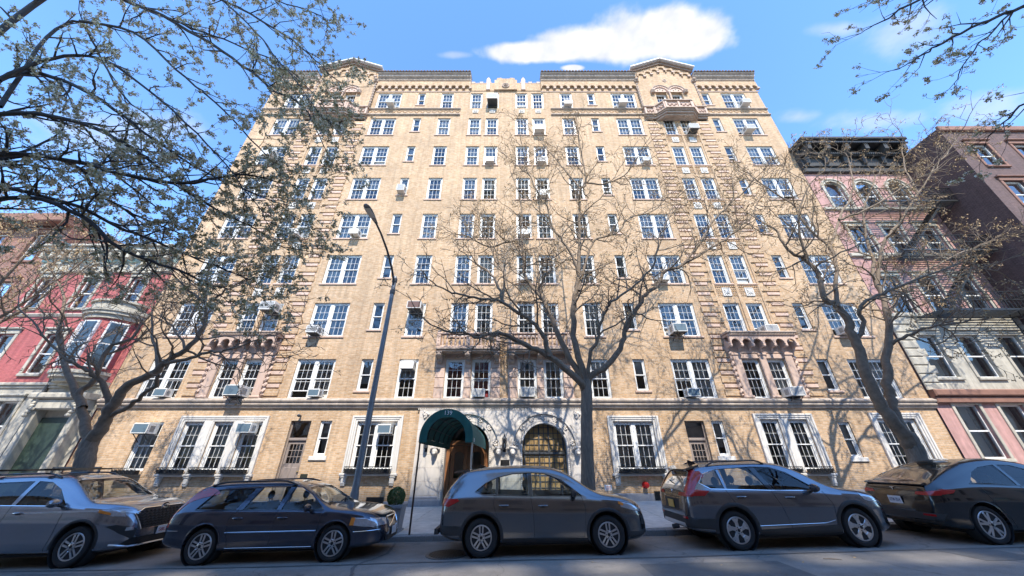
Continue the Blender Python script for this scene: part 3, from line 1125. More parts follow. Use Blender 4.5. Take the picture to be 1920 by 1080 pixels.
rm = rosette()
wv = MB()                                                           # openwork brick beside each carved panel
for s in (-1, 1):
    for k in range(4):
        for j in range(3):
            x = s * (.29 + j * .11 + (.055 if k % 2 else 0))
            wv.box(x - .035, x + .035, -.03, 0, .04 + k * .12, .10 + k * .12)
for j in range(11):
    x = -.5 + j * .1
    wv.box(x - .03, x + .03, -.05, 0, .56, .63)
wvm = wv.mesh('brick_trellis', M['brick'])
for px1, px2 in ((-13.78, -12.61), (11.66, 12.90)):
    bay = add('paired_bay', MB().box(px1 - .50, px2 + .50, -.004, .0, 0, .004).mesh('paired_bay', M['terra']), B, (0, 0, 24.3))
    for s, qx in ((-1, px1 - 1.22), (1, px2 + 1.22)):
        z = 4.5
        i = 0
        while z < 23.7:
            add('quoin', qb, bay, (qx - s * .06, 0, z - 24.3))
            add('quoin_panel', qp, bay, (qx + s * .04, 0, z + .38 - 24.3))
            z += .61
            i += 1
    for px in (px1, px2):
        for k in range(1, 7):
            zz = T0 + FH * k - 1.86 - .80
            if k == 1: continue
            add('carved_panel', rm, bay, (px, 0, zz - 24.3))
            tag(add('brick_trellis', wvm, bay, (px, 0, zz - 24.3)), kind='stuff')
    for s, qx in ((-1, px1 - .62), (1, px2 + .62)):                # slim raised strips beside the pair
        st = MB().bbox(qx - .06, qx + .06, -.045, 0, 7.6, 23.9, .01)
        add('pilaster_strip', st.mesh('pilaster_strip', M['brick']), bay, (0, 0, -24.3))
    xm = (px1 + px2) / 2
    st = MB().bbox(xm - .075, xm + .075, -.045, 0, 7.6, 23.9, .01)
    add('pilaster_strip', st.mesh('pilaster_strip', M['brick']), bay, (0, 0, -24.3))
    # terracotta surround of the second floor pair
    su = MB()
    for x0, x1 in ((px1 - .84, px1 - .455), (px1 + .455, px2 - .455), (px2 + .455, px2 + .84)):
        su.bbox(x0, x1, -.13, 0, 4.39, 6.45, .03)
        su.bbox(x0 - .05, x1 + .05, -.17, 0, 6.40, 6.52, .03)
        su.bbox(x0 - .05, x1 + .05, -.17, 0, 4.386, 4.50, .03)
    for x in (px1, px2):
        su.bbox(x - .455, x + .455, -.10, 0, 6.255, 6.50, .02)
    for x in (px1 - .92, px2 + .92):
        su.tube([(x + .04 * math.cos(i * 1.2), -.07 + .04 * math.sin(i * 1.2), 4.5 + i * .05) for i in range(44)], .075, 6)
    so_ = su.obj('window_surround', M['terra'], B, smooth=35)
    hd = MB()
    xa, xb, n = px1 - 1.0, px2 + 1.0, 6
    y = -.52
    hd.bbox(xa, xb, -.12, 0, 6.52, 7.25, .02)
    hd.bbox(xa - .1, xb + .1, y - .12, 0, 7.40, 7.50, .03, 1)
    hd.bbox(xa - .04, xb + .04, y - .05, 0, 7.28, 7.399, .03)
    cw = (xb - xa) / n
    for i in range(n):
        cx_ = xa + cw * (i + .5)
        r = cw * .40
        pts = arc_pts(cx_, 6.92, r, 10)
        prev = (xa + cw * i, 6.92)
        hdp = [(cx_ - cw / 2, 7.279), (cx_ - cw / 2, 6.86), (cx_ - r, 6.86)] + pts + [(cx_ + r, 6.86), (cx_ + cw / 2, 6.86), (cx_ + cw / 2, 7.279)]
        # spandrel as quads from arch to top
        for (ua, va), (ub, vb) in zip(hdp[1:-1], hdp[2:-1]):
            if abs(ub - ua) > 1e-6:
                hd.prism([(ua, va), (ub, vb), (ub, 7.279), (ua, 7.279)], y, y + .12)
    for i in range(n + 1):
        x = xa + cw * i
        hd.prism([(0, 6.55), (-.16, 6.6), (-.24, 6.75), (y - .02, 6.80), (y - .02, 6.90), (0, 7.2)], x - .05, x + .05, 'x')
        hd.ball((x, y + .03, 6.80), (.075, .075, .08), 8, 5)
    hd.obj('arcaded_hood', [M['terra'], M['terra_dark']], so_, smooth=35)
    dt = MB()
    for i in range(42):
        x = xa + (xb - xa) * (i + .5) / 42
        dt.box(x - .018, x + .018, y - .09, y - .04, 7.33, 7.398)
    tag(dt.obj('dentil_row', M['terra_dark'], so_), kind='stuff')

# rusticated piers and twin balconies above the entrance ----------------
for pair in ((-2.77, -1.49), (.73, 1.99)):
    pr = MB()
    xs = [(pair[0] - .92, pair[0] - .475), (pair[0] + .475, pair[1] - .475), (pair[1] + .475, pair[1] + .92)]
    po = None
    ps = MB()
    for x0, x1 in xs:
        for i in range(4):
            MB().bbox(x0, x1, -.06, 0, 4.392 + i * .47, 4.392 + i * .47 + .45, .02).obj('rusticated_block', M['terra'], B)
    bm_ = MB()
    x0, x1 = pair[0] - .90, pair[1] + .90
    bm_.bbox(x0, x1, -.62, 0, 6.56, 6.66, .03, 1)
    bm_.bbox(x0 + .04, x1 - .04, -.56, 0, 6.48, 6.559, .02, 1)
    bm_.bbox(x0 + .02, x1 - .02, -.06, 0, 6.26, 6.479, .01, 0)
    bm_.bbox(x0, x1, -.62, -.40, 7.33, 7.42, .03, 0)
    bm_.bbox(x0, x1, -.59, -.43, 6.661, 6.76, .02, 0)
    for x in (x0 + .09, (x0 + x1) / 2, x1 - .09):
        bm_.bbox(x - .1, x + .1, -.61, -.41, 6.761, 7.329, .03, 0)
        bm_.ball((x, -.51, 7.50), (.09, .09, .10), 8, 6, 1)
        for z in (6.85, 7.0, 7.15):
            bm_.ball((x, -.61, z), .03, 6, 4, 1)
    for s in (x0 + .05, x1 - .05):
        bm_.box(s - .05, s + .05, -.41, 0, 7.33, 7.41)
        for j in range(3):
            bm_.lathe([(.04, 6.67), (.05, 6.8), (.03, 7.0), (.045, 7.2), (.04, 7.33)], 6, (s, -.1 - j * .11, 0))
    bo = bm_.obj('balcony', [M['terra'], M['terra_dark']], B, smooth=40)
    bal = MB().lathe([(.045, 0), (.05, .06), (.06, .14), (.035, .3), (.03, .42), (.05, .5), (.05, .57)], 8).mesh('baluster', M['terra'], 50)
    for half in (0, 1):
        a = x0 + .19 + half * ((x1 - x0) / 2 - .09)
        for i in range(6):
            add('baluster', bal, bo, (a + ((x1 - x0) / 2 - .30) * (i + .5) / 6, -.51, 6.76))
    br_ = MB()
    br_.prism([(0, 0), (-.14, .02), (-.2, .14), (-.36, .26), (-.5, .30), (-.52, .48), (0, .48)], -.12, .12, 'x')
    br_.ball((0, -.4, .36), (.13, .16, .12), 8, 6)
    br_.ball((0, -.12, .12), (.13, .12, .12), 8, 6)
    br_.bbox(-.15, .15, -.54, 0, .42, .48, .01)
    br_ = br_.mesh('bracket', M['terra_dark'], 40)
    for x in (x0 + .16, (x0 + x1) / 2, x1 - .16):
        add('bracket', br_, bo, (x, -.061, 6.0))

# small carved panels above the ninth floor centre windows
for x in (-2.77, -1.49, .73, 1.99):
    add('carved_panel', rm, B, (x, 0, T0 + FH * 7 - 1.86 - .62), scale=(.9, 1, .7))
for x in (-.43 - 1.75, -.43 + 1.75):
    pass

# limestone entrance with two arches -----------------------------------
ARCH = [(-1.95, .95), (1.415, .965)]
SPR = 2.33
en = MB()
ex0, ex1, ez0, ez1, ey = -4.19, 3.21, -.35, 3.90, -.10
edges = [ex0]
for cx_, r in ARCH:
    en.face([(edges[-1], ey, ez0), (cx_ - r, ey, ez0), (cx_ - r, ey, ez1), (edges[-1], ey, ez1)])
    pts = arc_pts(cx_, SPR, r, 28)
    for (xa, za), (xb, zb) in zip(pts, pts[1:]):
        en.face([(xa, ey, za), (xb, ey, zb), (xb, ey, ez1), (xa, ey, ez1)])
        en.face([(xa, ey, za), (xa, .42, za), (xb, .42, zb), (xb, ey, zb)])
    for s in (-1, 1):
        x = cx_ + s * r
        en.face([(x, ey, ez0), (x, .42, ez0), (x, .42, SPR), (x, ey, SPR)])
    edges.append(cx_ + r)
en.face([(edges[-1], ey, ez0), (ex1, ey, ez0), (ex1, ey, ez1), (edges[-1], ey, ez1)])
en.face([(ex0, ey, ez0), (ex0, ey, ez1), (ex0, 0, ez1), (ex0, 0, ez0)])
en.face([(ex1, ey, ez0), (ex1, 0, ez0), (ex1, 0, ez1), (ex1, ey, ez1)])
eo = en.obj('entrance_surround', M['lime'], B)
jt = MB()                                                            # ashlar joints: thin grooves are dark strips of mortar in the stone face
for z in (.55, 1.05, 1.55, 2.05, 2.55, 3.05, 3.55):
    for x0, x1 in ((ex0, -2.92), (-.98, .43), (2.40, ex1)) if z < 2.4 else ((ex0, -3.45), (-.48, -.03), (2.87, ex1)):
        jt.box(x0 + .005, x1 - .005, ey - .0015, ey + .01, z - .004, z + .004)
tag(jt.obj('ashlar_joint', M['cast'], eo), kind='stuff')
for cx_, r in ARCH:
    ao = MB()
    for (ra, rb, d) in ((r + .01, r + .09, .05), (r + .11, r + .16, .035), (r + .40, r + .48, .09), (r + .48, r + .53, .05)):
        o_, i_ = arc_pts(cx_, SPR, rb, 32), arc_pts(cx_, SPR, ra, 32)
        for i in range(32):
            ao.prism([o_[i], o_[i + 1], i_[i + 1], i_[i]], ey - d, ey)
    for s in (-1, 1):
        for (ra, rb, d) in ((r + .01, r + .09, .05), (r + .11, r + .16, .035)):
            xa, xb = sorted((cx_ + s * ra, cx_ + s * rb))
            ao.box(xa, xb, ey - d, ey, .35, SPR)
    a_ = ao.obj('arch_moulding', M['lime'], eo, smooth=30, recalc=True)
    for k, a in enumerate((8, 40, 65, 90, 115, 140, 172)):           # carved leaves in the band
        cvn = MB()
        g = R(a)
        rr = r + .28
        px_, pz_ = cx_ + rr * math.cos(g), SPR + rr * math.sin(g)
        for q in range(7):
            h_ = q * .9
            cvn.ball((px_ + .085 * math.cos(h_) * (1 if q else 0), ey - .015, pz_ + .085 * math.sin(h_) * (1 if q else 0)), (.05, .045, .05), 6, 4)
        cvn.obj('carved_leaf', M['lime'], eo, smooth=60)
    cvn = MB()
    for i in range(26):                                              # rope edge up the jambs
        for s in (-1, 1):
            cvn.ball((cx_ + s * (r + .055), ey - .045, .4 + i * .074), (.035, .03, .045), 6, 4)
    tag(cvn.obj('rope_edge', M['lime'], eo, smooth=60), kind='stuff')
    for s in (-1, 1):
        x = cx_ + s * (r + .42)
        if cx_ > 0 and s > 0: x = cx_ + r + .45
        lh = MB()
        lh.bbox(x - .15, x + .15, ey - .2, ey, SPR - .06, SPR + .04, .02)
        lh.ball((x, ey - .12, SPR - .18), (.13, .15, .15), 10, 7)
        lh.ball((x, ey - .25, SPR - .24), (.07, .07, .06), 8, 5)
        for e in (-1, 1):
            lh.ball((x + e * .15, ey - .08, SPR - .05), (.08, .06, .06), 8, 5)
            lh.ball((x + e * .05, ey - .23, SPR - .14), .022, 6, 4)
        lh.obj('carved_head', M['lime'], eo, smooth=60)
for sx, x in ((1, ex0 + .28), (-1, ex1 - .28)):
    cc_ = MB()
    for q in range(12):
        cc_.ball((x + .15 * math.cos(q * 1.9) * (q / 12), ey - .02, 3.66 + .16 * math.sin(q * 1.9) * (q / 12)), (.06, .06, .06), 6, 4)
    cc_.obj('carved_corner', M['lime'], eo, smooth=60)
for x0, x1 in ((ex0 - .03, -2.90), (-1.0, .45), (2.38, ex1 + .03)):
    bs = MB()
    bs.bbox(x0, x1, ey - .06, ey, -.4, .42, .03)
    bs.bbox(x0 + .02, x1 - .02, ey - .03, ey, .421, .52, .02)
    bs.obj('plinth', M['granite'], eo)
# left arch: oak doors
dw = MB()
yd = .34
dw.bbox(-2.9, -2.72, yd - .06, yd + .1, .2, 2.62, .02)
dw.bbox(-1.18, -1.0, yd - .06, yd + .1, .2, 2.62, .02)
dw.bbox(-2.72, -1.18, yd - .06, yd + .1, 2.42, 2.62, .02)
dfr = dw.obj('door_frame', M['wood'], B)
for s in (-1, 1):
    x0, x1 = (-2.71, -1.955) if s < 0 else (-1.945, -1.19)
    xm = (x0 + x1) / 2
    d = MB()
    hw_, zt_ = (x1 - x0) / 2, 2.41
    wz0, wz1, ww = 1.15, 2.0, .2
    arc = arc_pts(xm, wz1 - .02, ww, 10)
    d.box(x0, xm - ww, yd, yd + .06, .22, zt_)
    d.box(xm + ww, x1, yd, yd + .06, .22, zt_)
    d.box(xm - ww, xm + ww, yd, yd + .06, .22, wz0)
    for (xa, za), (xb, zb) in zip(arc, arc[1:]):
        d.prism([(xa, za), (xb, zb), (xb, zt_), (xa, zt_)], yd, yd + .06)
    d.bbox(x0 + .12, x1 - .12, yd - .025, yd, .35, .95, .03)
    d.bbox(x0 + .2, x1 - .2, yd - .04, yd - .024, .42, .88, .03)
    do = d.obj('door', M['wood'], B)
    gl = MB()
    gl.face([(xm - ww, yd + .03, wz0), (xm + ww, yd + .03, wz0)] + [(x, yd + .03, z) for x, z in reversed(arc)])
    gl.obj('pane', M['glass'], do)
    hn = MB()
    hx = x1 - .09 if s < 0 else x0 + .09
    hn.tube([(hx, yd - .01, 1.15), (hx, yd - .07, 1.17), (hx, yd - .07, 1.43), (hx, yd - .01, 1.45)], .014, 6)
    hn.obj('handle', mat('brass', (.6, .42, .16), .3, 1, 0), do, smooth=50)
lu = MB()
lu.face([(x, yd + .06, z) for x, z in arc_pts(-1.95, SPR + .3, .64, 20)])
lu.obj('fanlight', M['glass'], B)
# right arch: leaded amber window
lw = MB()
yl = .22
cx_, r = ARCH[1]


def arch_z(x, rr=.965):
    return SPR + math.sqrt(max(rr * rr - (x - cx_) ** 2, 0))


for k in range(-4, 5):
    x = cx_ + k * .215
    wd = .035 if k in (-1, 1, -4, 4) else .014
    lw.box(x - wd, x + wd, yl - .03, yl + .03, .55, arch_z(x) - .01)
for z in [.80 + .235 * k for k in range(12)]:
    hw_ = r if z <= SPR else math.sqrt(max(r * r - (z - SPR) ** 2, 0))
    if hw_ > .1: lw.box(cx_ - hw_, cx_ + hw_, yl - .02, yl + .02, z - .013, z + .013)
lw.bbox(cx_ - r, cx_ + r, yl - .08, yl + .05, 2.06, 2.16, .015)
lw.bbox(cx_ - r, cx_ + r, yl - .05, yl + .05, .40, .55, .02)
lo_ = lw.obj('leaded_window', M['iron_grey'], B)
lg = MB()
lg.face([(cx_ - r, yl + .01, .5), (cx_ + r, yl + .01, .5), (cx_ + r, yl + .01, SPR)] + [(x, yl + .01, z) for x, z in reversed(arc_pts(cx_, SPR, r, 24))][1:])
lg.obj('pane', M['leaded'], lo_)
lc = MB()                                                            # cream drapes behind the leaded glass
lc.grid([[(cx_ - 1.0 + .05 * i, .36 + .02 * (-1) ** i, z) for i in range(41)] for z in (.4, 3.35)])
lc.obj('drape', mat('ochre drape', (.50, .33, .14), .9, var=.25, scale=3, stretch=(6, 6, .4)), lo_)

# ground floor stone window surrounds, doors, granite base ----------------
GS = [(-14.95, -10.98, 1.42, 3.37, [-13.635, -12.305]), (-7.2, -4.9, 1.45, 3.38, []), (4.3, 6.6, 1.45, 3.38, []), (10.92, 13.6, 1.45, 3.47, [12.26]), (16.2, 18.52, 1.45, 3.5, [])]
for x0, x1, z0, z1, mul in GS:
    g = MB()
    inn = [q for q in WIN if q[6] == 1 and x0 < q[0] < x1 and q[7] in 'TF']
    lft, rgt = min(q[0] - q[2] / 2 for q in inn), max(q[0] + q[2] / 2 for q in inn)
    for (o, y) in ((0, -.05), (.07, -.09), (.14, -.065)):
        for a, c in ((x0 + o, lft if o else lft), ):
            pass
    for i, y in enumerate((-.10, -.075, -.05)):
        wl = (lft - x0) / 3
        g.bbox(x0 + wl * i, x0 + wl * (i + 1), y, 0, z0 - .1, z1 + .25 - .08 * i, .012)
        wr_ = (x1 - rgt) / 3
        g.bbox(x1 - wr_ * (i + 1), x1 - wr_ * i, y, 0, z0 - .1, z1 + .25 - .08 * i, .012)
        g.bbox(x0 + wl * (i + 1), x1 - wr_ * (i + 1), y, 0, z1 + .25 - .08 * (i + 1), z1 + .25 - .08 * i, .01)
    for m_ in mul:
        gap = [q for q in inn]
        a = max(q[0] + q[2] / 2 for q in inn if q[0] < m_)
        c = min(q[0] - q[2] / 2 for q in inn if q[0] > m_)
        for i, y in enumerate((-.04, -.075)):
            d = .06 * i
            g.bbox(a + d, c - d, y - .005, 0, z0 - .1, z1 + .008, .02)
    g.bbox(x0 - .06, x1 + .06, -.15, 0, z0 - .2, z0 - .101, .02)
    for x in [x0 + .14, x1 - .14] + mul:
        g.bbox(x - .13, x + .13, -.13, 0, z0 - .27, z0 - .201, .02)
        g.bbox(x - .10, x + .10, -.11, 0, z0 - .50, z0 - .271, .03)
        g.bbox(x - .08, x + .08, -.08, 0, z0 - .56, z0 - .501, .02)
    g.obj('window_surround', M['stone_white'], B)
for i, (x0, x1, z0) in enumerate(DOORS):
    xm = (x0 + x1) / 2
    d = MB()
    y = .18
    d.box(x0, x0 + .06, y - .06, y + .04, z0, 3.42)
    d.box(x1 - .06, x1, y - .06, y + .04, z0, 3.42)
    d.box(x0 + .06, x1 - .06, y - .06, y + .04, 3.36, 3.42)
    d.bbox(x0 + .06, x1 - .06, y - .09, y + .04, 2.60, 2.72, .02)
    fo = d.obj('door_frame', M['door_grey'], B)
    d = MB()
    w0, w1 = x0 + .065, x1 - .065
    zt_, zw = 2.59, 1.72
    d.box(w0, w1, y - .02, y + .02, z0, zw)
    d.box(w0, w0 + .1, y - .02, y + .02, zw, zt_)
    d.box(w1 - .1, w1, y - .02, y + .02, zw, zt_)
    d.box(w0 + .1, w1 - .1, y - .02, y + .02, zt_ - .12, zt_)
    for k in range(1, 4):
        x = w0 + .1 + (w1 - w0 - .2) * k / 4
        d.box(x - .012, x + .012, y - .018, y + .01, zw, zt_ - .12)
    for k in range(1, 3):
        z = zw + (zt_ - .12 - zw) * k / 3
        d.box(w0 + .1, w1 - .1, y - .016, y + .01, z - .012, z + .012)
    for k in range(2):
        a = w0 + .1 + k * (w1 - w0 - .2) / 2
        d.bbox(a + .02, a + (w1 - w0 - .2) / 2 - .02, y - .035, y - .019, z0 + .2, zw - .15, .015)
    do = d.obj('door', M['door_grey'], B)
    MB().box(w0 + .1, w1 - .1, y + .012, y + .018, zw, zt_ - .12).obj('pane', M['glass'], do)
    MB().box(x0 + .06, x1 - .06, y - .005, y + .004, 2.72, 3.36).obj('transom_pane', M['glass'], fo)
    hn = MB().ball((w1 - .06, y - .06, z0 + 1.05), .035, 8, 6)
    hn.obj('door_knob', mat('dull brass', (.4, .3, .14), .35, 1, 0), do, smooth=60)
    MB().bbox(x0 - .1, x1 + .1, -.3, .2, z0 - .35, z0, .02).obj('door_step', M['granite'], B)
gr = MB()
for x0, x1, zt_ in ((XL, -15.2, .05), (-15.2, -10.1, .12), (-8.9, -4.22, .34), (3.24, 7.6, .62), (8.8, 14.0, .66), (14.0, XR, .75)):
    n = max(1, round((x1 - x0) / 1.3))
    for i in range(n):
        a, c = x0 + (x1 - x0) * i / n, x0 + (x1 - x0) * (i + 1) / n
        MB().bbox(a + .003, c - .003, -.07, 0, -.6, zt_, .015).obj('granite_block', M['granite'], B)
for x, z in ((-5.6, .15), (6.2, .36), (-12.6, -.02)):                # basement vents
    v = MB()
    v.box(x - .35, x + .35, -.085, -.075, z, z + .34, 1)
    for k in range(9):
        v.box(x - .34, x + .34, -.10, -.086, z + .02 + k * .036, z + .035 + k * .036, 0)
    for k in (-.35, .33):
        v.box(x + k, x + k + .02, -.105, -.074, z, z + .34, 0)
    v.obj('basement_vent', [M['iron'], M['black']], B)
for gx, h0 in ((-3.62, 28.6),):
    for fx in (-3.5, 7.6):
        MB().lathe([(.10, 29.62), (.05, 29.75), (.09, 29.85), (.03, 30.0), (.0, 30.25)], 8, (fx, -.3, 0)).obj('finial', M['iron'], B, smooth=50)
# ------------------------------------------------------------------ neighbouring houses
M['red_paint'] = brick_mat('salmon red painted brick', (.50, .135, .135), (.55, .165, .155), (.44, .125, .12), stain=.2, bumpd=.006)
M['cream'] = mat('cream painted stone', (.50, .465, .385), .75, var=.2, scale=3, streak=.4)
M['copper'] = mat('green patina', (.36, .50, .45), .75, var=.2, scale=3)
M['pink'] = mat('pink stucco', (.50, .29, .26), .85, var=.18, scale=2.5, bump=.2, streak=.4)
M['brownstone'] = mat('brownstone', (.24, .125, .09), .85, var=.2, scale=3, bump=.2)
M['cornice_black'] = mat('sooty cornice', (.045, .045, .045), .7, var=.35, scale=5)
M['dark_glass'] = mat('dark window glass', (.03, .04, .05), .06, var=0, spec=.8)


def simple_window(parent, x, z, w, h, y=0, fr=None, arched=False, trim=None):
    f = MB()
    fw = .06
    fr = fr or M['frame']
    f.box(x - w / 2, x - w / 2 + fw, y + .1, y + .2, z, z + h)
    f.box(x + w / 2 - fw, x + w / 2, y + .1, y + .2, z, z + h)
    f.box(x - w / 2 + fw, x + w / 2 - fw, y + .1, y + .2, z + h - fw, z + h)
    f.box(x - w / 2 + fw, x + w / 2 - fw, y + .1, y + .2, z, z + fw)
    f.box(x - w / 2 + fw, x + w / 2 - fw, y + .12, y + .19, z + h / 2 - .03, z + h / 2 + .03)
    o = f.obj('window', fr, parent)
    g = MB()
    for a, c in ((z + fw, z + h / 2 - .03), (z + h / 2 + .03, z + h - fw)):
        g = MB()
        g.face([(x - w / 2 + fw, y + .16, a), (x + w / 2 - fw, y + .16, a), (x + w / 2 - fw, y + .16, c), (x - w / 2 + fw, y + .16, c)])
        g.obj('pane', M['glass'], o)
    g = MB()
    g.face([(x - w / 2, y + .5, z), (x + w / 2, y + .5, z), (x + w / 2, y + .5, z + h), (x - w / 2, y + .5, z + h)])
    g.obj('room_backing', M['room'], o)
    if trim:
        t = MB()
        t.bbox(x - w / 2 - .12, x + w / 2 + .12, y - .10, y + .09, z - .14, z - .002, .02)
        if not arched:
            t.bbox(x - w / 2 - .14, x - w / 2, y - .05, y, z, z + h + .0, .015)
            t.bbox(x + w / 2, x + w / 2 + .14, y - .05, y, z, z + h + .0, .015)
            t.bbox(x - w / 2 - .16, x + w / 2 + .16, y - .07, y, z + h + .002, z + h + .24, .02)
            t.bbox(x - w / 2 - .24, x + w / 2 + .24, y - .16, y, z + h + .241, z + h + .33, .02)
        else:
            cz = z + h - w / 2
            for ra, rb, d in ((w / 2, w / 2 + .16, .06), (w / 2 + .16, w / 2 + .24, .11)):
                oo, ii = arc_pts(x, cz, rb, 16), arc_pts(x, cz, ra, 16)
                for i in range(16):
                    t.prism([oo[i], oo[i + 1], ii[i + 1], ii[i]], y - d, y)
            t.bbox(x - w / 2 - .16, x - w / 2, y - .06, y, z, cz, .015)
            t.bbox(x + w / 2, x + w / 2 + .16, y - .06, y, z, cz, .015)
            # spandrels between square head and arch
            pts = arc_pts(x, cz, w / 2, 16)
            for (xa, za), (xb, zb) in zip(pts, pts[1:]):
                t.prism([(xa, za), (xb, zb), (xb, z + h + .02), (xa, z + h + .02)], y + .02, y + .12)
        t.obj('window_trim', trim, o, recalc=True)
    return o


# --- salmon red house on the left
RH = thing('row_house', 'salmon red painted row house with cream rounded bay, left of the tan building', 'house', (-22.8, FACADE, street_z(-22.8)))
b = MB()
x0, x1 = -3.75, 3.74
hz = 13.0
wins = [(-.4, 9.45, .85, 1.85), (2.2, 9.45, .85, 1.85), (-2.9, 9.45, .85, 1.85), (-.4, 6.0, .85, 2.0), (-2.9, 6.0, .85, 2.0), (-.4, 2.6, .9, 2.1), (-2.9, 2.6, .9, 2.1)]
wall_cells(b, x0, x1, 5.3, hz, 0, [(x - w / 2, x + w / 2, z, z + h) for x, z, w, h in wins if z > 5], .2)
b.face([(x1, 0, 0), (x1, 10, 0), (x1, 10, hz), (x1, 0, hz)])
b.face([(x0, 0, hz), (x1, 0, hz), (x1, 10, hz), (x0, 10, hz)])
b.obj('wall', M['red_paint'], RH)
b = MB()
wall_cells(b, x0, x1, -.5, 5.3, -.05, [(x - w / 2, x + w / 2, z, z + h) for x, z, w, h in wins if z < 5], .25)
b.obj('stone_storey', M['cream'], RH)
for x, z, w, h in wins:
    simple_window(RH, x, z, w, h, 0 if z > 5 else -.05, trim=M['cream'])
b = MB()
for z0, z1, y in ((5.3, 5.42, -.12), (5.421, 5.55, -.2), (8.95, 9.03, -.06), (9.031, 9.12, -.1)):
    MB().bbox(x0, x1 - .01, y, 0, z0, z1, .02).obj('string_course', M['cream'], RH)
b = MB()
b.bbox(x0, x1, -.12, 0, 11.6, 12.2, .03, 0)
b.bbox(x0, x1, -.22, 0, 12.201, 12.7, .03, 1)
b.bbox(x0, x1, -.62, 0, 12.701, 12.95, .04, 0)
b.bbox(x0, x1, -.75, 0, 12.951, 13.1, .03, 0)
for i in range(14):
    x = x0 + (x1 - x0) * (i + .5) / 14
    b.bbox(x - .09, x + .09, -.55, -.221, 12.3, 12.70, .03, 0)
b.obj('cornice', [M['cream'], M['copper']], RH)
for x in (-.4, 2.2, -2.9):
    b = MB()
    for ra, rb, d in ((.5, .66, .1), (.2, .3, .08)):
        oo, ii = arc_pts(x, 11.62, rb, 14), arc_pts(x, 11.62, ra, 14)
        for i in range(14):
            b.prism([oo[i], oo[i + 1], ii[i + 1], ii[i]], -.12 - d, -.12)
    b.obj('shell_pediment', M['cream'], RH, recalc=True)


def bay_ring(r, cx, k=1.25, n=16):
    return [(cx + r * k * math.cos(math.pi + math.pi * i / n), r * math.sin(math.pi + math.pi * i / n)) for i in range(n + 1)]


b = MB()
bx = 2.25
for z0, z1, r, m_ in ((5.35, 5.5, .55, 1), (5.5, 5.68, .78, 1), (5.68, 5.85, .95, 1), (5.85, 6.0, 1.02, 1), (6.0, 8.55, .9, 0), (8.55, 8.75, 1.0, 1), (8.75, 8.9, 1.10, 1), (8.9, 9.0, 1.16, 1), (9.0, 9.42, .98, 1), (9.42, 9.52, 1.07, 1)):
    b.prism(bay_ring(r, bx), z0, z1, 'z', m_)
bo = b.obj('bay', [M['red_paint'], M['cream']], RH, recalc=True)
for a in (35, 90, 145):
    g = R(180 + a)
    cx_, cy_ = bx + .9 * 1.25 * math.cos(g), .9 * math.sin(g)
    tg = math.atan2(.9 * math.cos(g), -.9 * 1.25 * math.sin(g))
    w_ = MB()
    w_.bbox(-.36, .36, -.06, .05, 6.15, 8.4, .02, 0)
    w_.box(-.29, .29, -.066, -.058, 6.22, 7.25, 1)
    w_.box(-.29, .29, -.064, -.058, 7.32, 8.33, 1)
    add('window', w_.mesh('window', [M['frame'], M['dark_glass']]), bo, (cx_, cy_, 0), (0, 0, tg))
dp = MB().tube([(.95, -.12, .3), (.95, -.12, 8.7), (.95, -.05, 9.0)], .07, 8)
dp.obj('downpipe', M['iron_grey'], RH, smooth=50)
b = MB()                                                            # doorway with carved brackets near the tan building
b.bbox(1.3, 1.6, -.45, -.05, .0, 4.3, .04)
b.bbox(3.2, 3.5, -.45, -.05, .0, 4.3, .04)
b.bbox(1.1, 3.65, -.7, -.05, 4.75, 5.0, .05)
b.bbox(1.2, 3.6, -.55, -.05, 4.3, 4.749, .05)
for x in (1.45, 3.35):
    for q in range(6):
        b.ball((x + .05 * math.cos(q * 2), -.5 - .02 * q, 4.7 - q * .13), (.12, .1, .09), 7, 5)
b.obj('portico', M['cream'], RH, smooth=35)
MB().bbox(1.61, 3.19, -.12, -.051, .3, 4.0, .02).obj('door', mat('dark green door', (.03, .05, .04), .4, var=.1), RH)

# --- brown row house further left
RH2 = thing('row_house', 'brown row house at the far left edge beyond the red one', 'house', (-30.6, FACADE, street_z(-30)))
b = MB()
wins = [(x, z, .95, 1.9) for x in (-2.6, 0, 2.6) for z in (2.4, 5.9, 9.3, 12.6)]
wall_cells(b, -4, 4, -.5, 15.6, .05, [(x - w / 2, x + w / 2, z, z + h) for x, z, w, h in wins], .2)
b.face([(4, .05, 0), (4, 10, 0), (4, 10, 15.6), (4, .05, 15.6)])
b.face([(-4, .05, 15.6), (4, .05, 15.6), (4, 10, 15.6), (-4, 10, 15.6)])
b.obj('wall', M['brick_red'], RH2)
for x, z, w, h in wins:
    if x > 0 or z > 9: simple_window(RH2, x, z, w, h, .05, trim=M['brownstone'])
b = MB()
b.bbox(-4, 4, -.6, .05, 15.0, 15.6, .06)
b.obj('cornice', M['brownstone'], RH2)

# --- pink house with fire escape on the right
PH = thing('row_house', 'pink stucco house with black cornice and iron fire escape, right of the tan building', 'house', (22.95, FACADE, street_z(22.9)))
zg = street_z(22.9)
b = MB()
x0, x1, hz = -3.47, 3.40, 20.2
WX = (-2.1, -.05, 2.05)
wins = [(x, z - zg, 1.12, h) for z, h in ((15.75, 2.3), (12.2, 2.2), (8.7, 2.2), (5.35, 2.1), (1.9, 2.2)) for x in WX]
wall_cells(b, x0, x1, 8.0, hz, 0, [(x - w / 2, x + w / 2, z, z + h) for x, z, w, h in wins if z > 8], .2)
b.face([(x0, 0, 0), (x0, 0, hz), (x0, 10, hz), (x0, 10, 0)])
b.face([(x0, 0, hz), (x1, 0, hz), (x1, 10, hz), (x0, 10, hz)])
b.obj('wall', M['pink'], PH)
b = MB()
wall_cells(b, x0, x1, 4.2, 8.0, -.06, [(x - w / 2, x + w / 2, z, z + h) for x, z, w, h in wins if 4 < z < 8], .26)
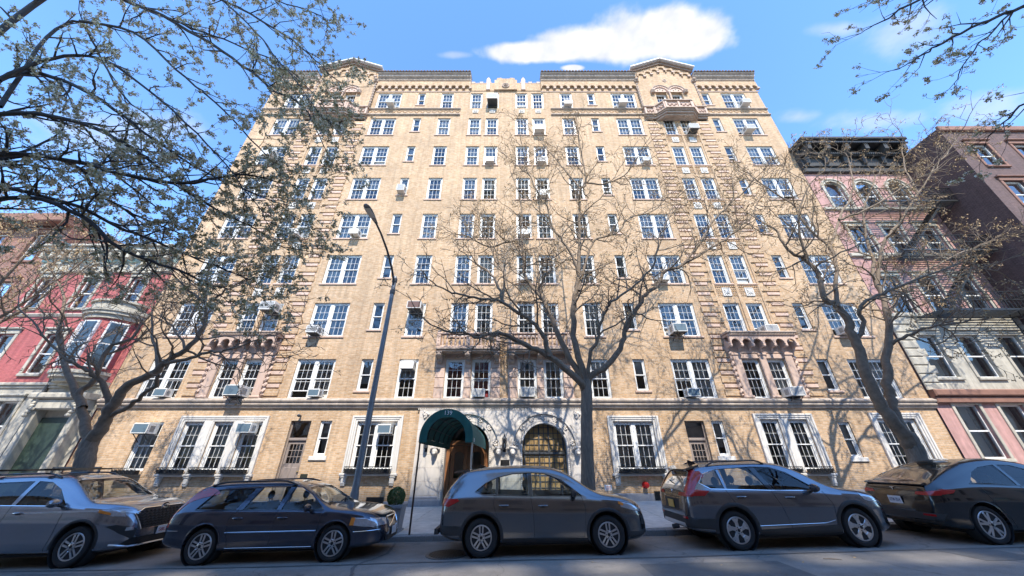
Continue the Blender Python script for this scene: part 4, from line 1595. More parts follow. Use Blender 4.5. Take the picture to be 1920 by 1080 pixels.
for k in range(9):                                                 # rusticated blocks up the corner
    b.bbox(x0 + (.0 if k % 2 else .0), x0 + (.75 if k % 2 else 1.0), -.13, -.06, 4.22 + k * .42, 4.22 + k * .42 + .39, .04)
b.obj('rusticated_storey', M['cream'], PH)
b = MB()
wall_cells(b, x0, x1, -.9, 4.2, -.06, [(x - w / 2, x + w / 2, z, z + h) for x, z, w, h in wins if z < 4], .26)
b.bbox(x0, x1, -.35, -.06, 4.0, 4.3, .05, 1)
b.bbox(x0, x1, -.24, -.06, 3.7, 3.999, .04, 1)
b.obj('basement_storey', [M['pink'], M['brownstone']], PH)
for x, z, w, h in wins:
    simple_window(PH, x, z, w, h, 0 if z > 8 else -.06, arched=z > 15, trim=M['cream'], fr=mat('dark sash', (.10, .09, .085), .5, var=.1) if z > 8 and False else M['frame'])
b = MB()
for z in (15.2, 11.75, 8.0):
    MB().bbox(x0, x1, -.14, 0, z, z + .22, .03).obj('string_course', M['cream'], PH)
b = MB()
b.bbox(x0 - .02, x1, -.2, 0, 18.35, 18.75, .04)
b.bbox(x0 - .05, x1, -.55, 0, 19.5, 19.75, .05)
b.bbox(x0 - .1, x1, -1.0, 0, 20.2, 20.4, .05)
b.bbox(x0 - .16, x1, -1.15, 0, 20.4, 20.62, .04)
b.bbox(x0 - .02, x1, -.3, 0, 18.751, 19.499, .03)
b.bbox(x0 - .02, x1, -.42, 0, 19.751, 20.199, .03)
for i in range(6):
    x = x0 + .25 + (x1 - x0 - .5) * i / 5
    b.prism([(-.2, 18.8), (-.42, 18.95), (-.5, 19.4), (-.95, 19.7), (-.98, 20.19), (-.2, 20.19)], x - .13, x + .13, 'x')
b.obj('cornice', M['cornice_black'], PH, recalc=True)
dt = MB()
for i in range(52):
    x = x0 + (x1 - x0) * (i + .5) / 52
    dt.box(x - .035, x + .035, -1.08, -1.001, 20.1, 20.199)
    dt.box(x - .035, x + .035, -.62, -.551, 19.55, 19.7)
tag(dt.obj('dentil_row', M['iron_grey'], PH), kind='stuff')
fe_z = (14.9, 11.45, 7.95)
fe = add('fire_escape', MB().box(-1.95, -1.88, -.04, .02, 7.1, 15.9).mesh('fire_escape', M['iron']), PH)
for zi, z in enumerate(fe_z):
    FE = MB()
    a, c, d = -1.9, 3.25, 1.15
    for k in range(12):
        y = -.05 - d * k / 11
        FE.box(a, c, y - .018, y + .018, z, z + .03)
    FE.box(a, c, -d - .09, -d - .05, z - .06, z + .04)
    for zz in (z + .5, z + .95):
        FE.tube([(a, 0, zz), (a, -d - .07, zz), (c, -d - .07, zz), (c, 0, zz)], .03, 5)
    n = 26
    for i in range(n + 1):
        x = a + (c - a) * i / n
        FE.tube([(x, -d - .07, z), (x, -d - .07, z + .95)], .016, 4)
    for x in (a, c):
        for k in range(5):
            FE.tube([(x, -d * k / 5, z), (x, -d * k / 5, z + .95)], .016, 4)
    for x in (a + .15, c - .15):
        FE.tube([(x, 0, z - .8), (x, -d, z - .04)], .02, 5)
    FE.obj('landing', M['iron'], fe)
    FE = MB()
    if zi < 2:                                                     # stair flight down to the next landing
        z2 = fe_z[zi + 1]
        s0, s1 = (c - .7, a + .7)
        for yy in (-.45, -.95):
            FE.tube([(s0, yy, z), (s1, yy, z2)], .06, 4)
            FE.tube([(s0, yy, z + .8), (s1, yy, z2 + .8)], .016, 4)
        for k in range(1, 13):
            t = k / 13
            x, zz = s0 + (s1 - s0) * t, z + (z2 - z) * t
            FE.box(x - .1, x + .1, -.95, -.45, zz - .01, zz + .012)
        FE.obj('stair_flight', M['iron'], fe)
    else:
        for yy in (-.6, -.95):
            FE.tube([(2.2, yy, z), (2.2, yy, z - 3.6)], .022, 4)
        for k in range(11):
            FE.tube([(2.2, -.6, z - .3 * k - .3), (2.2, -.95, z - .3 * k - .3)], .012, 4)
        FE.obj('drop_ladder', M['iron'], fe)

# --- dark brown building standing forward at the far right
DB = thing('apartment_building', 'dark brown brick building standing forward at the far right', 'building', (33.5, 14.6, street_z(33)))
b = MB()
wins = [(x, z, 1.1, 1.8) for x in (-5.6, -3.0, 0) for z in (3, 6.4, 9.8, 13.2, 16.2)]
wall_cells(b, -7.15, 7, -1.5, 19.4, -.95, [(x - w / 2, x + w / 2, z, z + h) for x, z, w, h in wins], .2)
b.face([(-7.15, -.95, -1.5), (-7.15, -.95, 19.4), (-7.15, 12, 19.4), (-7.15, 12, -1.5)])
b.face([(-7.15, -.95, 19.4), (7, -.95, 19.4), (7, 12, 19.4), (-7.15, 12, 19.4)])
b.obj('wall', M['brick_brown'], DB)
for x, z, w, h in wins:
    if x < -2: simple_window(DB, x, z, w, h, -.95, trim=M['brownstone'])
MB().bbox(-7.25, 7, -1.1, -.95, 19.1, 19.5, .04).obj('coping', M['brownstone'], DB)

# --- buildings across the street, behind the camera: they shade the street and show in reflections; the tower is added for its shade
for i, (x0, x1, h, y0, mk, word) in enumerate(((-60, -17, 10.8, -2.2, 'lime', 'limestone row of houses'), (-17, 14, 10.4, -2.2, 'cast', 'weathered stone row of houses'), (14, 60, 11.2, -2.2, 'lime', 'second limestone row of houses'),
                                              (-9, 31, 68, -45, 'stone_white', 'added tall pale shade tower'))):
    o = thing('apartment_building', f'{word} across the street, behind the viewer', 'building', ((x0 + x1) / 2, y0, 0))
    hw = (x1 - x0) / 2
    b = MB()
    hl = []
    n = int((x1 - x0) / (3 if h < 20 else 5))
    for k in range(int((h - 3) / 3.2)):
        for j in range(n):
            x = -hw + (j + .5) * 2 * hw / n
            hl.append((x - .6, x + .6, 1.6 + k * 3.2, 3.6 + k * 3.2))
    wall_cells(b, -hw, hw, -2, h, 0, hl, -.2)
    b.face([(-hw, 0, h), (hw, 0, h), (hw, -12, h), (-hw, -12, h)])
    b.face([(-hw, -12, -2), (hw, -12, -2), (hw, -12, h), (-hw, -12, h)])
    for s in (-1, 1):
        b.face([(s * hw, 0, -2), (s * hw, -12, -2), (s * hw, -12, h), (s * hw, 0, h)])
    b.obj('wall', M[mk], o)
    g, c_ = MB(), MB()
    for (a, c, e, q) in hl:
        g.face([(a, -.18, e), (c, -.18, e), (c, -.18, q), (a, -.18, q)])
        c_.box(a - .1, c + .1, -.05, .06, e - .12, e - .002)
    tag(g.obj('window', M['dark_glass'], o), kind='stuff')
    tag(c_.obj('sill', M['cast'], o), kind='stuff')
    MB().box(-hw, hw, 0, .25, h - .5, h - .005).obj('cornice', M['cast'], o)
    if h > 20:                                                     # added screen wall, its openings aimed to throw sun spots on the road
        b = MB()
        k_, kx = -SUN.z / SUN.y, -SUN.x / SUN.y
        ops = []
        for sx, sd, ow_, oh in ((-1.45, 7.5, .9, .9), (-.35, 7.72, 1.25, .8), (1.8, 7.9, 1.1, .8), (4.0, 8.0, .8, .7), (6.2, 8.25, 1.2, .7), (8.0, 8.15, 1.7, .75), (-6.2, 7.75, 1.0, .7), (10.6, 7.7, 1.4, .9)):
            ox, oz = sx + kx * (sd - y0) - (x0 + x1) / 2, (sd - y0) * k_
            ops.append((ox - ow_ / 2, ox + ow_ / 2, oz - oh / 2, oz + oh / 2))
        wall_cells(b, -hw, hw, h, 83.9, -.02, ops, -.12)
        b.obj('sun_spot_screen', M['cast'], o)

# ------------------------------------------------------------------ air conditioners
def ac_meshes(w, h, d, face):
    def fn():
        b = MB()
        b.bbox(-w / 2, w / 2, -d, .1, 0, h, .015, 0)
        for s in (-1, 1):                                          # side louvre slots
            for k in range(6):
                x = s * (w / 2 + .002)
                b.box(min(x, x + s * .004), max(x, x + s * .004), -d * .75, -d * .25, h * .2 + k * h * .1, h * .2 + k * h * .1 + h * .04, 1)
        c = MB()
        c.box(-w / 2 + .03, w / 2 - .03, -d - .012, -d + .002, .03, h - .03)
        fr = MB()
        for z in (.015, h - .03):
            fr.box(-w / 2, w / 2, -d - .016, -d - .001, z - .015, z + .015)
        for s in (-1, 1):
            fr.box(s * w / 2 - .015, s * w / 2 + .015, -d - .0155, -d - .0012, .031, h - .046)
        return b.mesh('casing', [M['ac'], M['black']]), c.mesh('grille', M[face]), fr.mesh('bezel', M['ac'])
    return shared(('ac', w, h, d, face), fn)


ORD = {1: 'ground', 2: 'second', 3: 'third', 4: 'fourth', 5: 'fifth', 6: 'sixth', 7: 'seventh', 8: 'eighth', 9: 'ninth'}
CN = {-16.68: 'leftmost double window', -13.78: 'left window of the left paired bay', -12.61: 'right window of the left paired bay',
      -9.58: 'double window left of the lamp post', -7.08: 'slim window left of centre', -5.05: 'single window left of the awning', -2.77: 'first window from the left over the entrance',
      -1.49: 'second window from the left over the entrance', .73: 'third window from the left over the entrance', 1.99: 'fourth window from the left over the entrance',
      4.22: 'single window right of centre', 6.19: 'slim window right of centre', 8.71: 'double window right of centre', 11.66: 'left window of the right paired bay', 12.90: 'right window of the right paired bay',
      15.22: 'slim window far right', 17.38: 'rightmost double window', -16.15: 'leftmost ground window', -11.64: 'triple window, right light', -6.05: 'window behind the lamp post'}
FACEW = {'ac_face': 'grey louvred', 'ac_blue': 'blue-grey fronted', 'ac_brown': 'brown fronted', 'ac': 'white'}
for fl, cxn, dx, w, h, d, face, dz, brace in ACS:
    q = next(q for q in WIN if q[6] == fl and abs(q[0] - cxn) < .01)
    base = Vector((cxn + dx, FACADE, q[1] + dz))
    lab = f'{FACEW[face]} air conditioner, {ORD[fl]} floor, {CN[cxn]}'
    t = thing('air_conditioner', lab, 'air conditioner', base, group='air conditioners in the windows')
    ca, gr_, be = ac_meshes(w, h, d, face)
    add('casing', ca, t)
    add('grille', gr_, t)
    add('bezel', be, t)
    if brace:
        bb = shared(('brace', w, d), lambda: MB().tube([(-w * .35, .0, -.34), (-w * .35, -d * .9, -.02)], .016, 4).tube([(w * .35, .0, -.34), (w * .35, -d * .9, -.02)], .016, 4)
                    .box(-w * .45, w * .45, -d * .92, .05, -.03, -.002).mesh('bracket', M['iron_grey']))
        add('bracket', bb, t)
    # filler panel beside / below the unit closes the raised sash
    if dz > .4:
        fp = shared(('fill', w), lambda: MB().box(-w / 2, w / 2, .04, .088, -.05, -.031).mesh('filler_panel', M['frame']))
        add('filler_panel', fp, t)

# ------------------------------------------------------------------ window boxes with scroll iron rails
def rail_mesh(w):
    def fn():
        b = MB()
        for z in (.02, .24):
            b.box(-w / 2, w / 2, -.27, -.245, z - .012, z + .012)
        for s in (-1, 1):
            for z in (.02, .24):
                b.box(s * w / 2 - .012, s * w / 2 + .012, -.244, .0, z - .012, z + .012)
        n = max(4, round(w / .16))
        for i in range(n):
            x = -w / 2 + w * (i + .5) / n
            b.tube([(x + .055 * math.cos(a * math.pi / 5), -.257, .13 + .085 * math.sin(a * math.pi / 5)) for a in range(11)], .011, 4)
        for i in range(n + 1):
            x = -w / 2 + w * i / n
            b.box(x - .008, x + .008, -.265, -.25, .033, .227)
        return b.mesh('iron_rail', M['iron']), MB().box(-w / 2 + .02, w / 2 - .02, -.235, -.02, .0, .16).mesh('trough', M['black'])
    return shared(('rail', w), fn)


for x, z, w, word in ((-16.15, 1.30, .98, 'leftmost ground window'), (-14.3, 1.325, 1.0, 'left light of the triple window'), (-12.97, 1.325, 1.0, 'middle light of the triple window'), (-11.64, 1.325, 1.0, 'right light of the triple window'),
                      (-6.05, 1.355, 1.9, 'window behind the lamp post'), (5.45, 1.355, 1.9, 'window right of the central tree'), (11.62, 1.355, .98, 'left half of the stone-framed pair on the right'), (12.9, 1.355, .98, 'right half of the stone-framed pair on the right'),
                      (17.36, 1.355, 1.85, 'window behind the right tree')):
    r_, tr = rail_mesh(w)
    t = thing('window_box', f'black scroll-iron window box under the {word}', 'window box', (x, FACADE - .1, z), group='iron window boxes on the ground floor')
    add('iron_rail', r_, t)
    add('trough', tr, t)

# ------------------------------------------------------------------ awning
aw = thing('awning', 'dark green barrel canvas awning on slim poles over the oak entrance doors', 'awning', (-1.92, 10.62, street_z(-1.9) + .14))
zb = 2.30
cv, R0, Ln = MB(), .78, 5.42
n = 18
rings = []
for j in range(9):
    y = Ln * j / 8
    sag = -.012 * (j % 2)
    rings.append([(R0 * math.cos(math.pi - math.pi * i / n) * (1 + sag), y, zb + (R0 * 1.0 + sag) * math.sin(math.pi * i / n)) for i in range(n + 1)])
cv.grid(rings)
for s in (-1, 1):                                                   # side valance
    cv.grid([[(s * R0, Ln * j / 8, zb - z_) for j in range(9)] for z_ in (0, .16)])
cv.obj('canopy', M['canvas'], aw, smooth=60)
fb = MB()
o_, i_ = arc_pts(0, zb, R0 + .005, n), arc_pts(0, zb, R0 - .22, n)
for i in range(n):
    fb.prism([o_[i], o_[i + 1], i_[i + 1], i_[i]], -.03, .0)
for s in (-1, 1):
    a, c = sorted((s * (R0 + .005), s * (R0 - .22)))
    fb.box(a, c, -.03, 0, zb - .14, zb)
fb.obj('front_band', M['canvas'], aw, recalc=True)
fm = MB()
for j in range(1, 6):
    y = Ln * j / 6
    fm.tube([(x, y, z) for x, z in arc_pts(0, zb, R0 - .03, 14)], .018, 5)
for a in (25, 55, 90, 125, 155):
    fm.tube([((R0 - .03) * math.cos(R(a)), 0, zb + (R0 - .03) * math.sin(R(a))), ((R0 - .03) * math.cos(R(a)), Ln, zb + (R0 - .03) * math.sin(R(a)))], .014, 5)
fm.obj('hoop_frame', M['iron_grey'], aw, smooth=50)
for s in (-1, 1):
    MB().tube([(s * (R0 - .02), .04, -.02), (s * (R0 - .02), .04, zb)], .026, 8).obj('pole', mat('bronze pole', (.10, .07, .055), .4, .7, .1) if s < 0 else mat('steel pole', (.45, .43, .40), .4, .8, .1), aw, smooth=50)


def text_mesh(body, size, m, name='lettering', ext=.002, serif=False):
    cu = bpy.data.curves.new(name, 'FONT')
    cu.body = body
    cu.size = size
    cu.extrude = ext
    cu.align_x, cu.align_y = 'CENTER', 'CENTER'
    o = bpy.data.objects.new(name, cu)
    col.objects.link(o)
    dg = bpy.context.evaluated_depsgraph_get()
    me = bpy.data.meshes.new_from_object(o.evaluated_get(dg))
    bpy.data.objects.remove(o)
    me.name = name
    me.materials.clear()
    me.materials.append(m)
    return me


add('lettering', text_mesh('139', .17, M['white']), aw, (0, -.034, zb + R0 - .115), (math.pi / 2, 0, 0))
add('lettering', text_mesh('139', .15, M['white']), aw, (R0 + .004, .35, zb - .06), (math.pi / 2, 0, math.pi / 2))

# ------------------------------------------------------------------ lanterns, plaques, signs, standpipes, camera
def lantern(x, label):
    t = thing('wall_lantern', label, 'lantern', (x, FACADE - .10, 2.15), group='lanterns beside the arches')
    b = MB()
    b.bbox(-.06, .06, -.03, 0, .0, .55, .01)
    b.tube([(0, -.02, .1), (0, -.16, .08), (0, -.2, .14)], .016, 6)
    b.obj('backplate', M['iron'], t)
    b = MB()
    b.lathe([(.05, .12), (.085, .16), (.085, .18)], 6, (0, -.2, 0))
    b.lathe([(.105, .50), (.10, .53), (.05, .60), (.02, .63), (.03, .66), (.0, .72)], 6, (0, -.2, 0))
    for a in range(6):
        g = 2 * math.pi * a / 6
        b.tube([(.08 * math.cos(g), -.2 + .08 * math.sin(g), .18), (.095 * math.cos(g), -.2 + .095 * math.sin(g), .5)], .009, 4)
    b.obj('cage', M['iron_grey'], t)
    MB().lathe([(.07, .18), (.083, .5)], 6, (0, -.2, 0)).obj('glass', M['glass'], t)
    MB().lathe([(.02, .18), (.025, .3), (.0, .34)], 8, (0, -.2, 0)).obj('bulb', M['white'], t)


lantern(-3.72, 'black lantern on the limestone left of the awning')
lantern(-.33, 'black lantern on the limestone between the two arches')
pq = thing('plaque', 'dark bronze plaque below the lantern between the arches', 'plaque', (-.30, FACADE - .10, 1.55))
MB().bbox(-.19, .19, -.03, 0, 0, .30, .01).obj('plate', mat('bronze plaque', (.035, .035, .038), .4, .6, .2), pq)
ln = MB()
for i, wd in enumerate((.10, .14, .12, .13)):
    ln.box(-wd, wd, -.034, -.0301, .22 - i * .05, .232 - i * .05)
ln.obj('raised_lines', mat('bronze letters', (.12, .11, .10), .4, .6, .1), pq)
pq = thing('plaque', 'small dark plaque on the brick right of the left side door', 'plaque', (-8.78, FACADE - .001, 1.15))
MB().bbox(-.15, .15, -.025, 0, 0, .17, .01).obj('plate', mat('green bronze plaque', (.05, .055, .04), .5, .5, .2), pq)
sg = thing('wall_sign', 'small white sign on the brick just right of the central tree', 'sign', (4.0, FACADE - .001, .72))
MB().bbox(-.15, .15, -.012, 0, 0, .20, .004).obj('sign_board', M['white'], sg)
sb = MB()
for i in range(3):
    sb.box(-.11, .11, -.0145, -.0121, .14 - i * .05, .155 - i * .05)
sb.obj('print_lines', mat('red print', (.5, .08, .07), .5, var=0), sg)
for x, z, lab in ((5.55, .92, 'red fire standpipe cap on the wall under the window right of the central tree'), (4.15, .42, 'low red standpipe cap beside the trunk of the central tree')):
    t = thing('standpipe', lab, 'standpipe', (x, FACADE - .0, z), group='red standpipe caps')
    b = MB()
    b.lathe([(.05, -.0), (.05, -.12), (.1, -.13), (.11, -.22), (.09, -.26), (.03, -.27)], 12, axis='y')
    b.obj('cap', M['red'], t, smooth=45)
    MB().lathe([(.13, -.001), (.13, -.02)], 12, axis='y').obj('flange', M['red'], t)
sc_ = thing('security_camera', 'small dark security camera on the brick above the left side door', 'camera', (-9.6, FACADE - .001, 3.62))
MB().lathe([(.03, 0), (.03, -.08), (.05, -.09), (.06, -.16), (.05, -.24), (.02, -.25)], 10, axis='y').obj('housing', M['iron_grey'], sc_, smooth=45)
MB().lathe([(.045, -.251), (.03, -.262)], 10, axis='y').obj('lens', M['dark_glass'], sc_)
gt = thing('iron_gate', 'dark iron mesh gate by the left corner of the tan building', 'gate', (-17.9, FACADE - .55, street_z(-17.9) + .2))
b = MB()
for x in (-.95, -.05, .05, .95):
    b.box(x - .03, x + .03, -.03, .03, 0, 1.75)
for z in (.1, 1.72):
    for x in (-.92, .08):
        b.box(x, x + .84, -.025, .025, z - .03, z + .03)
b.obj('gate_frame', M['iron_grey'], gt)
b = MB()
for x in (-.92, .08):
    for i in range(17):
        b.tube([(x + .05 * i + .02, 0, .12), (x + .05 * i + .02, 0, 1.70)], .006, 3)
    for i in range(30):
        b.tube([(x, .004, .15 + i * .052), (x + .84, .004, .15 + i * .052)], .005, 3)
tag(b.obj('wire_mesh', M['iron_grey'], gt), kind='stuff')

# ------------------------------------------------------------------ planter with clipped box
pz = street_z(-3.2) + .15
pl = thing('planter', 'square grey planter with a clipped boxwood ball by the kerb', 'planter', (-3.28, 11.1, pz))
b = MB()
for z0, z1, w0, w1 in ((0, .05, .25, .25), (.05, .55, .21, .25), (.55, .62, .28, .28)):
    q = [[(-w, -w, z), (w, -w, z), (w, w, z), (-w, w, z), (-w, -w, z)] for z, w in ((z0, w0), (z1, w1))]
    b.grid(q)
    b.face([(-w1, -w1, z1), (w1, -w1, z1), (w1, w1, z1), (-w1, w1, z1)])
b.obj('pot', M['pot'], pl)
b = MB()
lr = random.Random(3)
for i in range(2600):
    th, ph = lr.uniform(0, 6.283), math.acos(lr.uniform(-.75, 1))
    rr = .24 * lr.uniform(.65, 1.08) ** .5
    c = Vector((rr * math.sin(ph) * math.cos(th), rr * math.sin(ph) * math.sin(th), .80 + rr * math.cos(ph)))
    u = Vector((lr.gauss(0, 1), lr.gauss(0, 1), lr.gauss(0, 1))).normalized() * .022
    v = u.orthogonal().normalized() * .012
    b.face([c - u, c + v, c + u, c - v])
b.obj('foliage', M['leaf'], pl)
MB().tube([(0, 0, .5), (0, 0, .85)], .025, 6).obj('stem', M['bark'], pl)

# ------------------------------------------------------------------ street lamp
lz = street_z(-4.5) + .14
lp = thing('street_lamp', 'tall steel street lamp with a curved arm reaching over the road', 'street lamp', (-4.46, 11.05, lz))
b = MB()
b.lathe([(.19, 0), (.19, .12), (.15, .2), (.12, .9), (.10, 1.0), (.088, 4.0), (.072, 7.4), (.07, 7.95), (.045, 8.0)], 14)
b.obj('pole', M['steel'], lp, smooth=40)
b = MB()
b.tube([(0, .02, 7.3), (0, -.06, 7.75), (0, -.5, 8.1), (0, -1.2, 8.42), (0, -1.9, 8.6), (0, -2.45, 8.66)], [.045, .045, .042, .038, .034, .032], 8)
b.lathe([(.095, 7.25), (.095, 7.4)], 12)
b.lathe([(.095, 7.75), (.095, 7.9)], 12)
b.obj('arm', M['iron_grey'], lp, smooth=50)
b = MB()
secs = [(-2.35, .05, .04), (-2.5, .065, .05), (-2.75, .10, .06), (-3.0, .12, .055), (-3.2, .10, .04), (-3.28, .05, .025)]
P = []
for y, w, h in secs:
    P.append([(w * math.cos(2 * math.pi * j / 12), y, 8.66 + h * (math.sin(2 * math.pi * j / 12) if math.sin(2 * math.pi * j / 12) > 0 else .45 * math.sin(2 * math.pi * j / 12))) for j in range(13)])
b.grid(P)
b.face(P[-1][:-1])
b.face(P[0][:-1])
b.obj('lamp_head', M['steel'], lp, smooth=50, recalc=True)
MB().box(-.09, .09, -3.15, -2.7, 8.618, 8.632).obj('lens', mat('lamp lens', (.55, .55, .5), .3, var=.05), lp)

# ------------------------------------------------------------------ manhole cover
mh = thing('manhole_cover', 'round cast-iron manhole cover in the asphalt behind the middle car', 'manhole cover', (-1.42, 9.12, street_z(-1.42) + .004), (0, slope_x, 0))
MB().lathe([(.46, -.02), (.46, .006), (.40, .008), (.40, .0)], 32).obj('rim', M['iron_grey'], mh)
b = MB()
b.lathe([(.395, -.02), (.395, .002)], 32)
for i in range(-6, 7):
    for j in range(-6, 7):
        x, y = i * .058, j * .058
        if x * x + y * y < .13: b.box(x - .02, x + .02, y - .02, y + .02, .002, .011)
b.obj('cover', mat('worn cast iron', (.10, .085, .07), .6, .5, .3), mh)
# ------------------------------------------------------------------ parked cars
M['tyre'] = mat('tyre rubber', (.022, .022, .023), .85, var=.15, scale=20)
M['alloy'] = mat('silver alloy', (.60, .60, .61), .32, metal=.85, var=.06)
M['chrome'] = mat('chrome trim', (.75, .75, .76), .12, metal=1, var=0)
M['plastic'] = mat('black trim plastic', (.03, .031, .033), .6, var=.15)
M['gloss_black'] = mat('gloss black pillar', (.012, .012, .014), .12, var=0, coat=.6)
M['cabin'] = mat('charcoal cabin lining', (.13, .125, .12), .85, var=.15)
M['cabin_tan'] = mat('beige cabin lining', (.30, .26, .21), .85, var=.12)
M['seat'] = mat('grey seat cloth', (.10, .098, .095), .85, var=.15)
M['lamp_red'] = mat('red lamp lens', (.42, .012, .014), .15, var=.1, scale=20, coat=.8)
M['lamp_clear'] = mat('clear lamp lens', (.50, .53, .57), .12, metal=.55, var=.25, scale=18, coat=.8)
M['lamp_amber'] = mat('amber lamp lens', (.75, .22, .03), .2, var=.1, coat=.8)
M['plate_white'] = mat('number plate', (.72, .73, .74), .4, var=.05)
M['plate_gold'] = mat('gold number plate', (.72, .42, .08), .4, var=.05)
M['ink'] = mat('plate characters', (.03, .04, .12), .5, var=0)
M['ink_red'] = mat('red plate characters', (.4, .05, .05), .5, var=0)
M['cglass'] = glass_mat('car glass', (.86, .90, .88), ior=1.5, gain=1.2)
M['cglass_dark'] = glass_mat('privacy car glass', (.5, .53, .53), ior=1.5, gain=1.3)
M['disc'] = mat('dark brake metal', (.03, .03, .03), .7, metal=.3, var=.1)  # near-black metal of brake discs and hub caps


def paint(name, c, metal=.55, rough=.30):
    return mat(name, c, rough, metal, var=.04, scale=2, coat=1.0, spec=.5)


def boolean(me, cutter, op='DIFFERENCE'):
    a, b_ = bpy.data.objects.new('tmp_a', me), bpy.data.objects.new('tmp_b', cutter)
    col.objects.link(a)
    col.objects.link(b_)
    md = a.modifiers.new('b', 'BOOLEAN')
    md.operation, md.solver, md.object = op, 'EXACT', b_
    dg = bpy.context.evaluated_depsgraph_get()
    out = bpy.data.meshes.new_from_object(a.evaluated_get(dg))
    bpy.data.objects.remove(a)
    bpy.data.objects.remove(b_)
    return out


class Car:
    def __init__(s, label, c, rear_x, d, group='cars parked along the kerb'):
        s.c = c
        s.L, s.hw = c['L'], c['hw']
        s.root = thing('parked_car', label, 'car', (rear_x + s.L / 2, d, street_z(rear_x + s.L / 2)), (0, slope_x, c.get('yaw', 0)), group)
        s.off = (-s.L / 2, 0, 0)
        s.build()

    def prof(s, x, inset=0):
        c = s.c
        zt = smooth_tab(c['top'], x) - inset * .8
        zb = smooth_tab(c['bot'], x)
        w = smooth_tab(c['plan'], x) - inset
        zs = min(smooth_tab(c['belt'], x), zt - .02)
        return zt, zb, w, zs

    def section(s, x, inset=0, floor=None):
        zt, zb, w, zs = s.prof(x, inset)
        if floor is not None:
            zb = floor
            zs = max(zs, zb + .12)
            zt = max(zt, zs + .03)
        g, hb = zt - zs, zs - zb
        tum = s.c.get('tumble', .36)
        wr = max(w * .955 - tum * g, .1)
        e = min(.11, .5 * g)
        cr = .012 + .03 * min(1, g / .35)
        k = s.c.get('crease', .72)
        P = [(0, zb), (w * .6, zb), (w * .87, zb + .012), (w * .945, zb + .05), (w * .972, zb + .14 * hb), (w * .972, zb + .30 * hb), (w * .98, zb + .46 * hb), (w * .995, zb + .62 * hb),
             (w * 1.0, zb + k * hb), (w * .987, zb + (k + .08) * hb), (w * .962, zb + .94 * hb), (w * .945, zs)]
        z2 = zt - e - cr * .9
        for t in (.08, .3, .55, .8):
            bow = .012 * math.sin(math.pi * t) * min(1, g / .3)
            P.append((w * .942 + (wr - w * .942) * t + bow, zs + (z2 - zs) * t))
        P += [(wr, z2), (wr - .025, zt - .5 * e - cr * .8), (wr - .075, zt - .16 * e - cr * .6), (wr * .72, zt - cr * .36), (wr * .4, zt - cr * .1), (0, zt)]
        return P

    def loft(s, xs, inset=0, floor=None, mi=0):
        b = MB()
        rings = []
        for x in xs:
            P = s.section(x, inset, floor)
            ring = [(x, y, z) for y, z in P] + [(x, -y, z) for y, z in reversed(P[1:-1])]
            rings.append(ring)
        n = len(rings[0])
        for r in rings: b.v += r
        for a in range(len(rings) - 1):
            for j in range(n):
                j2 = (j + 1) % n
                b.f.append((a * n + j, (a + 1) * n + j, (a + 1) * n + j2, a * n + j2))
                b.m.append(mi)
        b.f.append(tuple(range(n)))
        e = (len(rings) - 1) * n
        b.f.append(tuple(range(e + n - 1, e - 1, -1)))
        b.m += [mi, mi]
        return b

    # --- points on the skin
    def hit(s, axis, u, v, side=1, off=0.0):
        if axis == 's': o, d = Vector((u, 4 * side, v)), Vector((0, -side, 0))
        elif axis == 'r': o, d = Vector((-3, u, v)), Vector((1, 0, 0))
        elif axis == 'f': o, d = Vector((s.L + 3, u, v)), Vector((-1, 0, 0))
        else: o, d = Vector((u, v, 4)), Vector((0, 0, -1))
        loc, nor, _, _ = s.bvh.ray_cast(o, d)
        if loc is None:
            return None
        if nor.dot(d) > 0: nor = -nor
        return loc + nor * off

    def patch(s, name, poly, axis, m, side=1, off=.004, nu=12, nv=6, parent=None, thick=0):
        us, vs = [p[0] for p in poly], [p[1] for p in poly]
        lo, hi = min(vs), max(vs)
        rows = sorted({lo + (hi - lo) * j / nv for j in range(nv + 1)} | set(vs))
        rows = [r for i, r in enumerate(rows) if i == 0 or r - rows[i - 1] > 1e-5]
        G = []
        for v in rows:
            vv = min(max(v, lo + 1e-6), hi - 1e-6)
            cr = []
            for (a, b_), (c, d) in zip(poly, poly[1:] + poly[:1]):
                if (b_ - vv) * (d - vv) <= 0 and abs(d - b_) > 1e-9:
                    cr.append(a + (c - a) * (vv - b_) / (d - b_))
            if len(cr) < 2: continue
            u0, u1 = min(cr), max(cr)
            row, last = [], None
            for i in range(nu + 1):
                q = s.hit(axis, u0 + (u1 - u0) * i / nu, vv, side, off)
                row.append(q)
            ok = [q for q in row if q is not None]
            if not ok: continue
            for i, q in enumerate(row):
                if q is None:
                    row[i] = min((w for w in row if w is not None), key=lambda w: 0) if last is None else last
                last = row[i]
            G.append(row)
        if len(G) < 2: return None
        b = MB()
        b.grid(G)
        o = b.obj(name, m, parent or s.root, s.off if parent is None else (0, 0, 0), smooth=60)
        return o

    def both(s, name, poly, axis, m, **k):
        o = []
        if axis == 's':
            for sd in (-1, 1): o.append(s.patch(name, poly, 's', m, side=sd, **k))
        else:
            o.append(s.patch(name, poly, axis, m, **k))
            o.append(s.patch(name, [(-a, b_) for a, b_ in poly], axis, m, **k))
        return o

    def line(s, name, pts, axis, m, r=.004, side=1, off=0.0, step=.04):
        P = []
        for (a, b_), (c, d) in zip(pts, pts[1:]):
            n = max(1, int(math.hypot(c - a, d - b_) / step))
            for i in range(n):
                q = s.hit(axis, a + (c - a) * i / n, b_ + (d - b_) * i / n, side, off)
                if q is not None: P.append(q)
        q = s.hit(axis, *pts[-1], side, off)
        if q is not None: P.append(q)
        if len(P) > 1:
            b = MB().tube(P, r, 5)
            return b.obj(name, m, s.root, s.off, smooth=60)

    def lines(s, name, pts, m, r=.004, off=0.0):
        for sd in (-1, 1): s.line(name, pts, 's', m, r, sd, off)

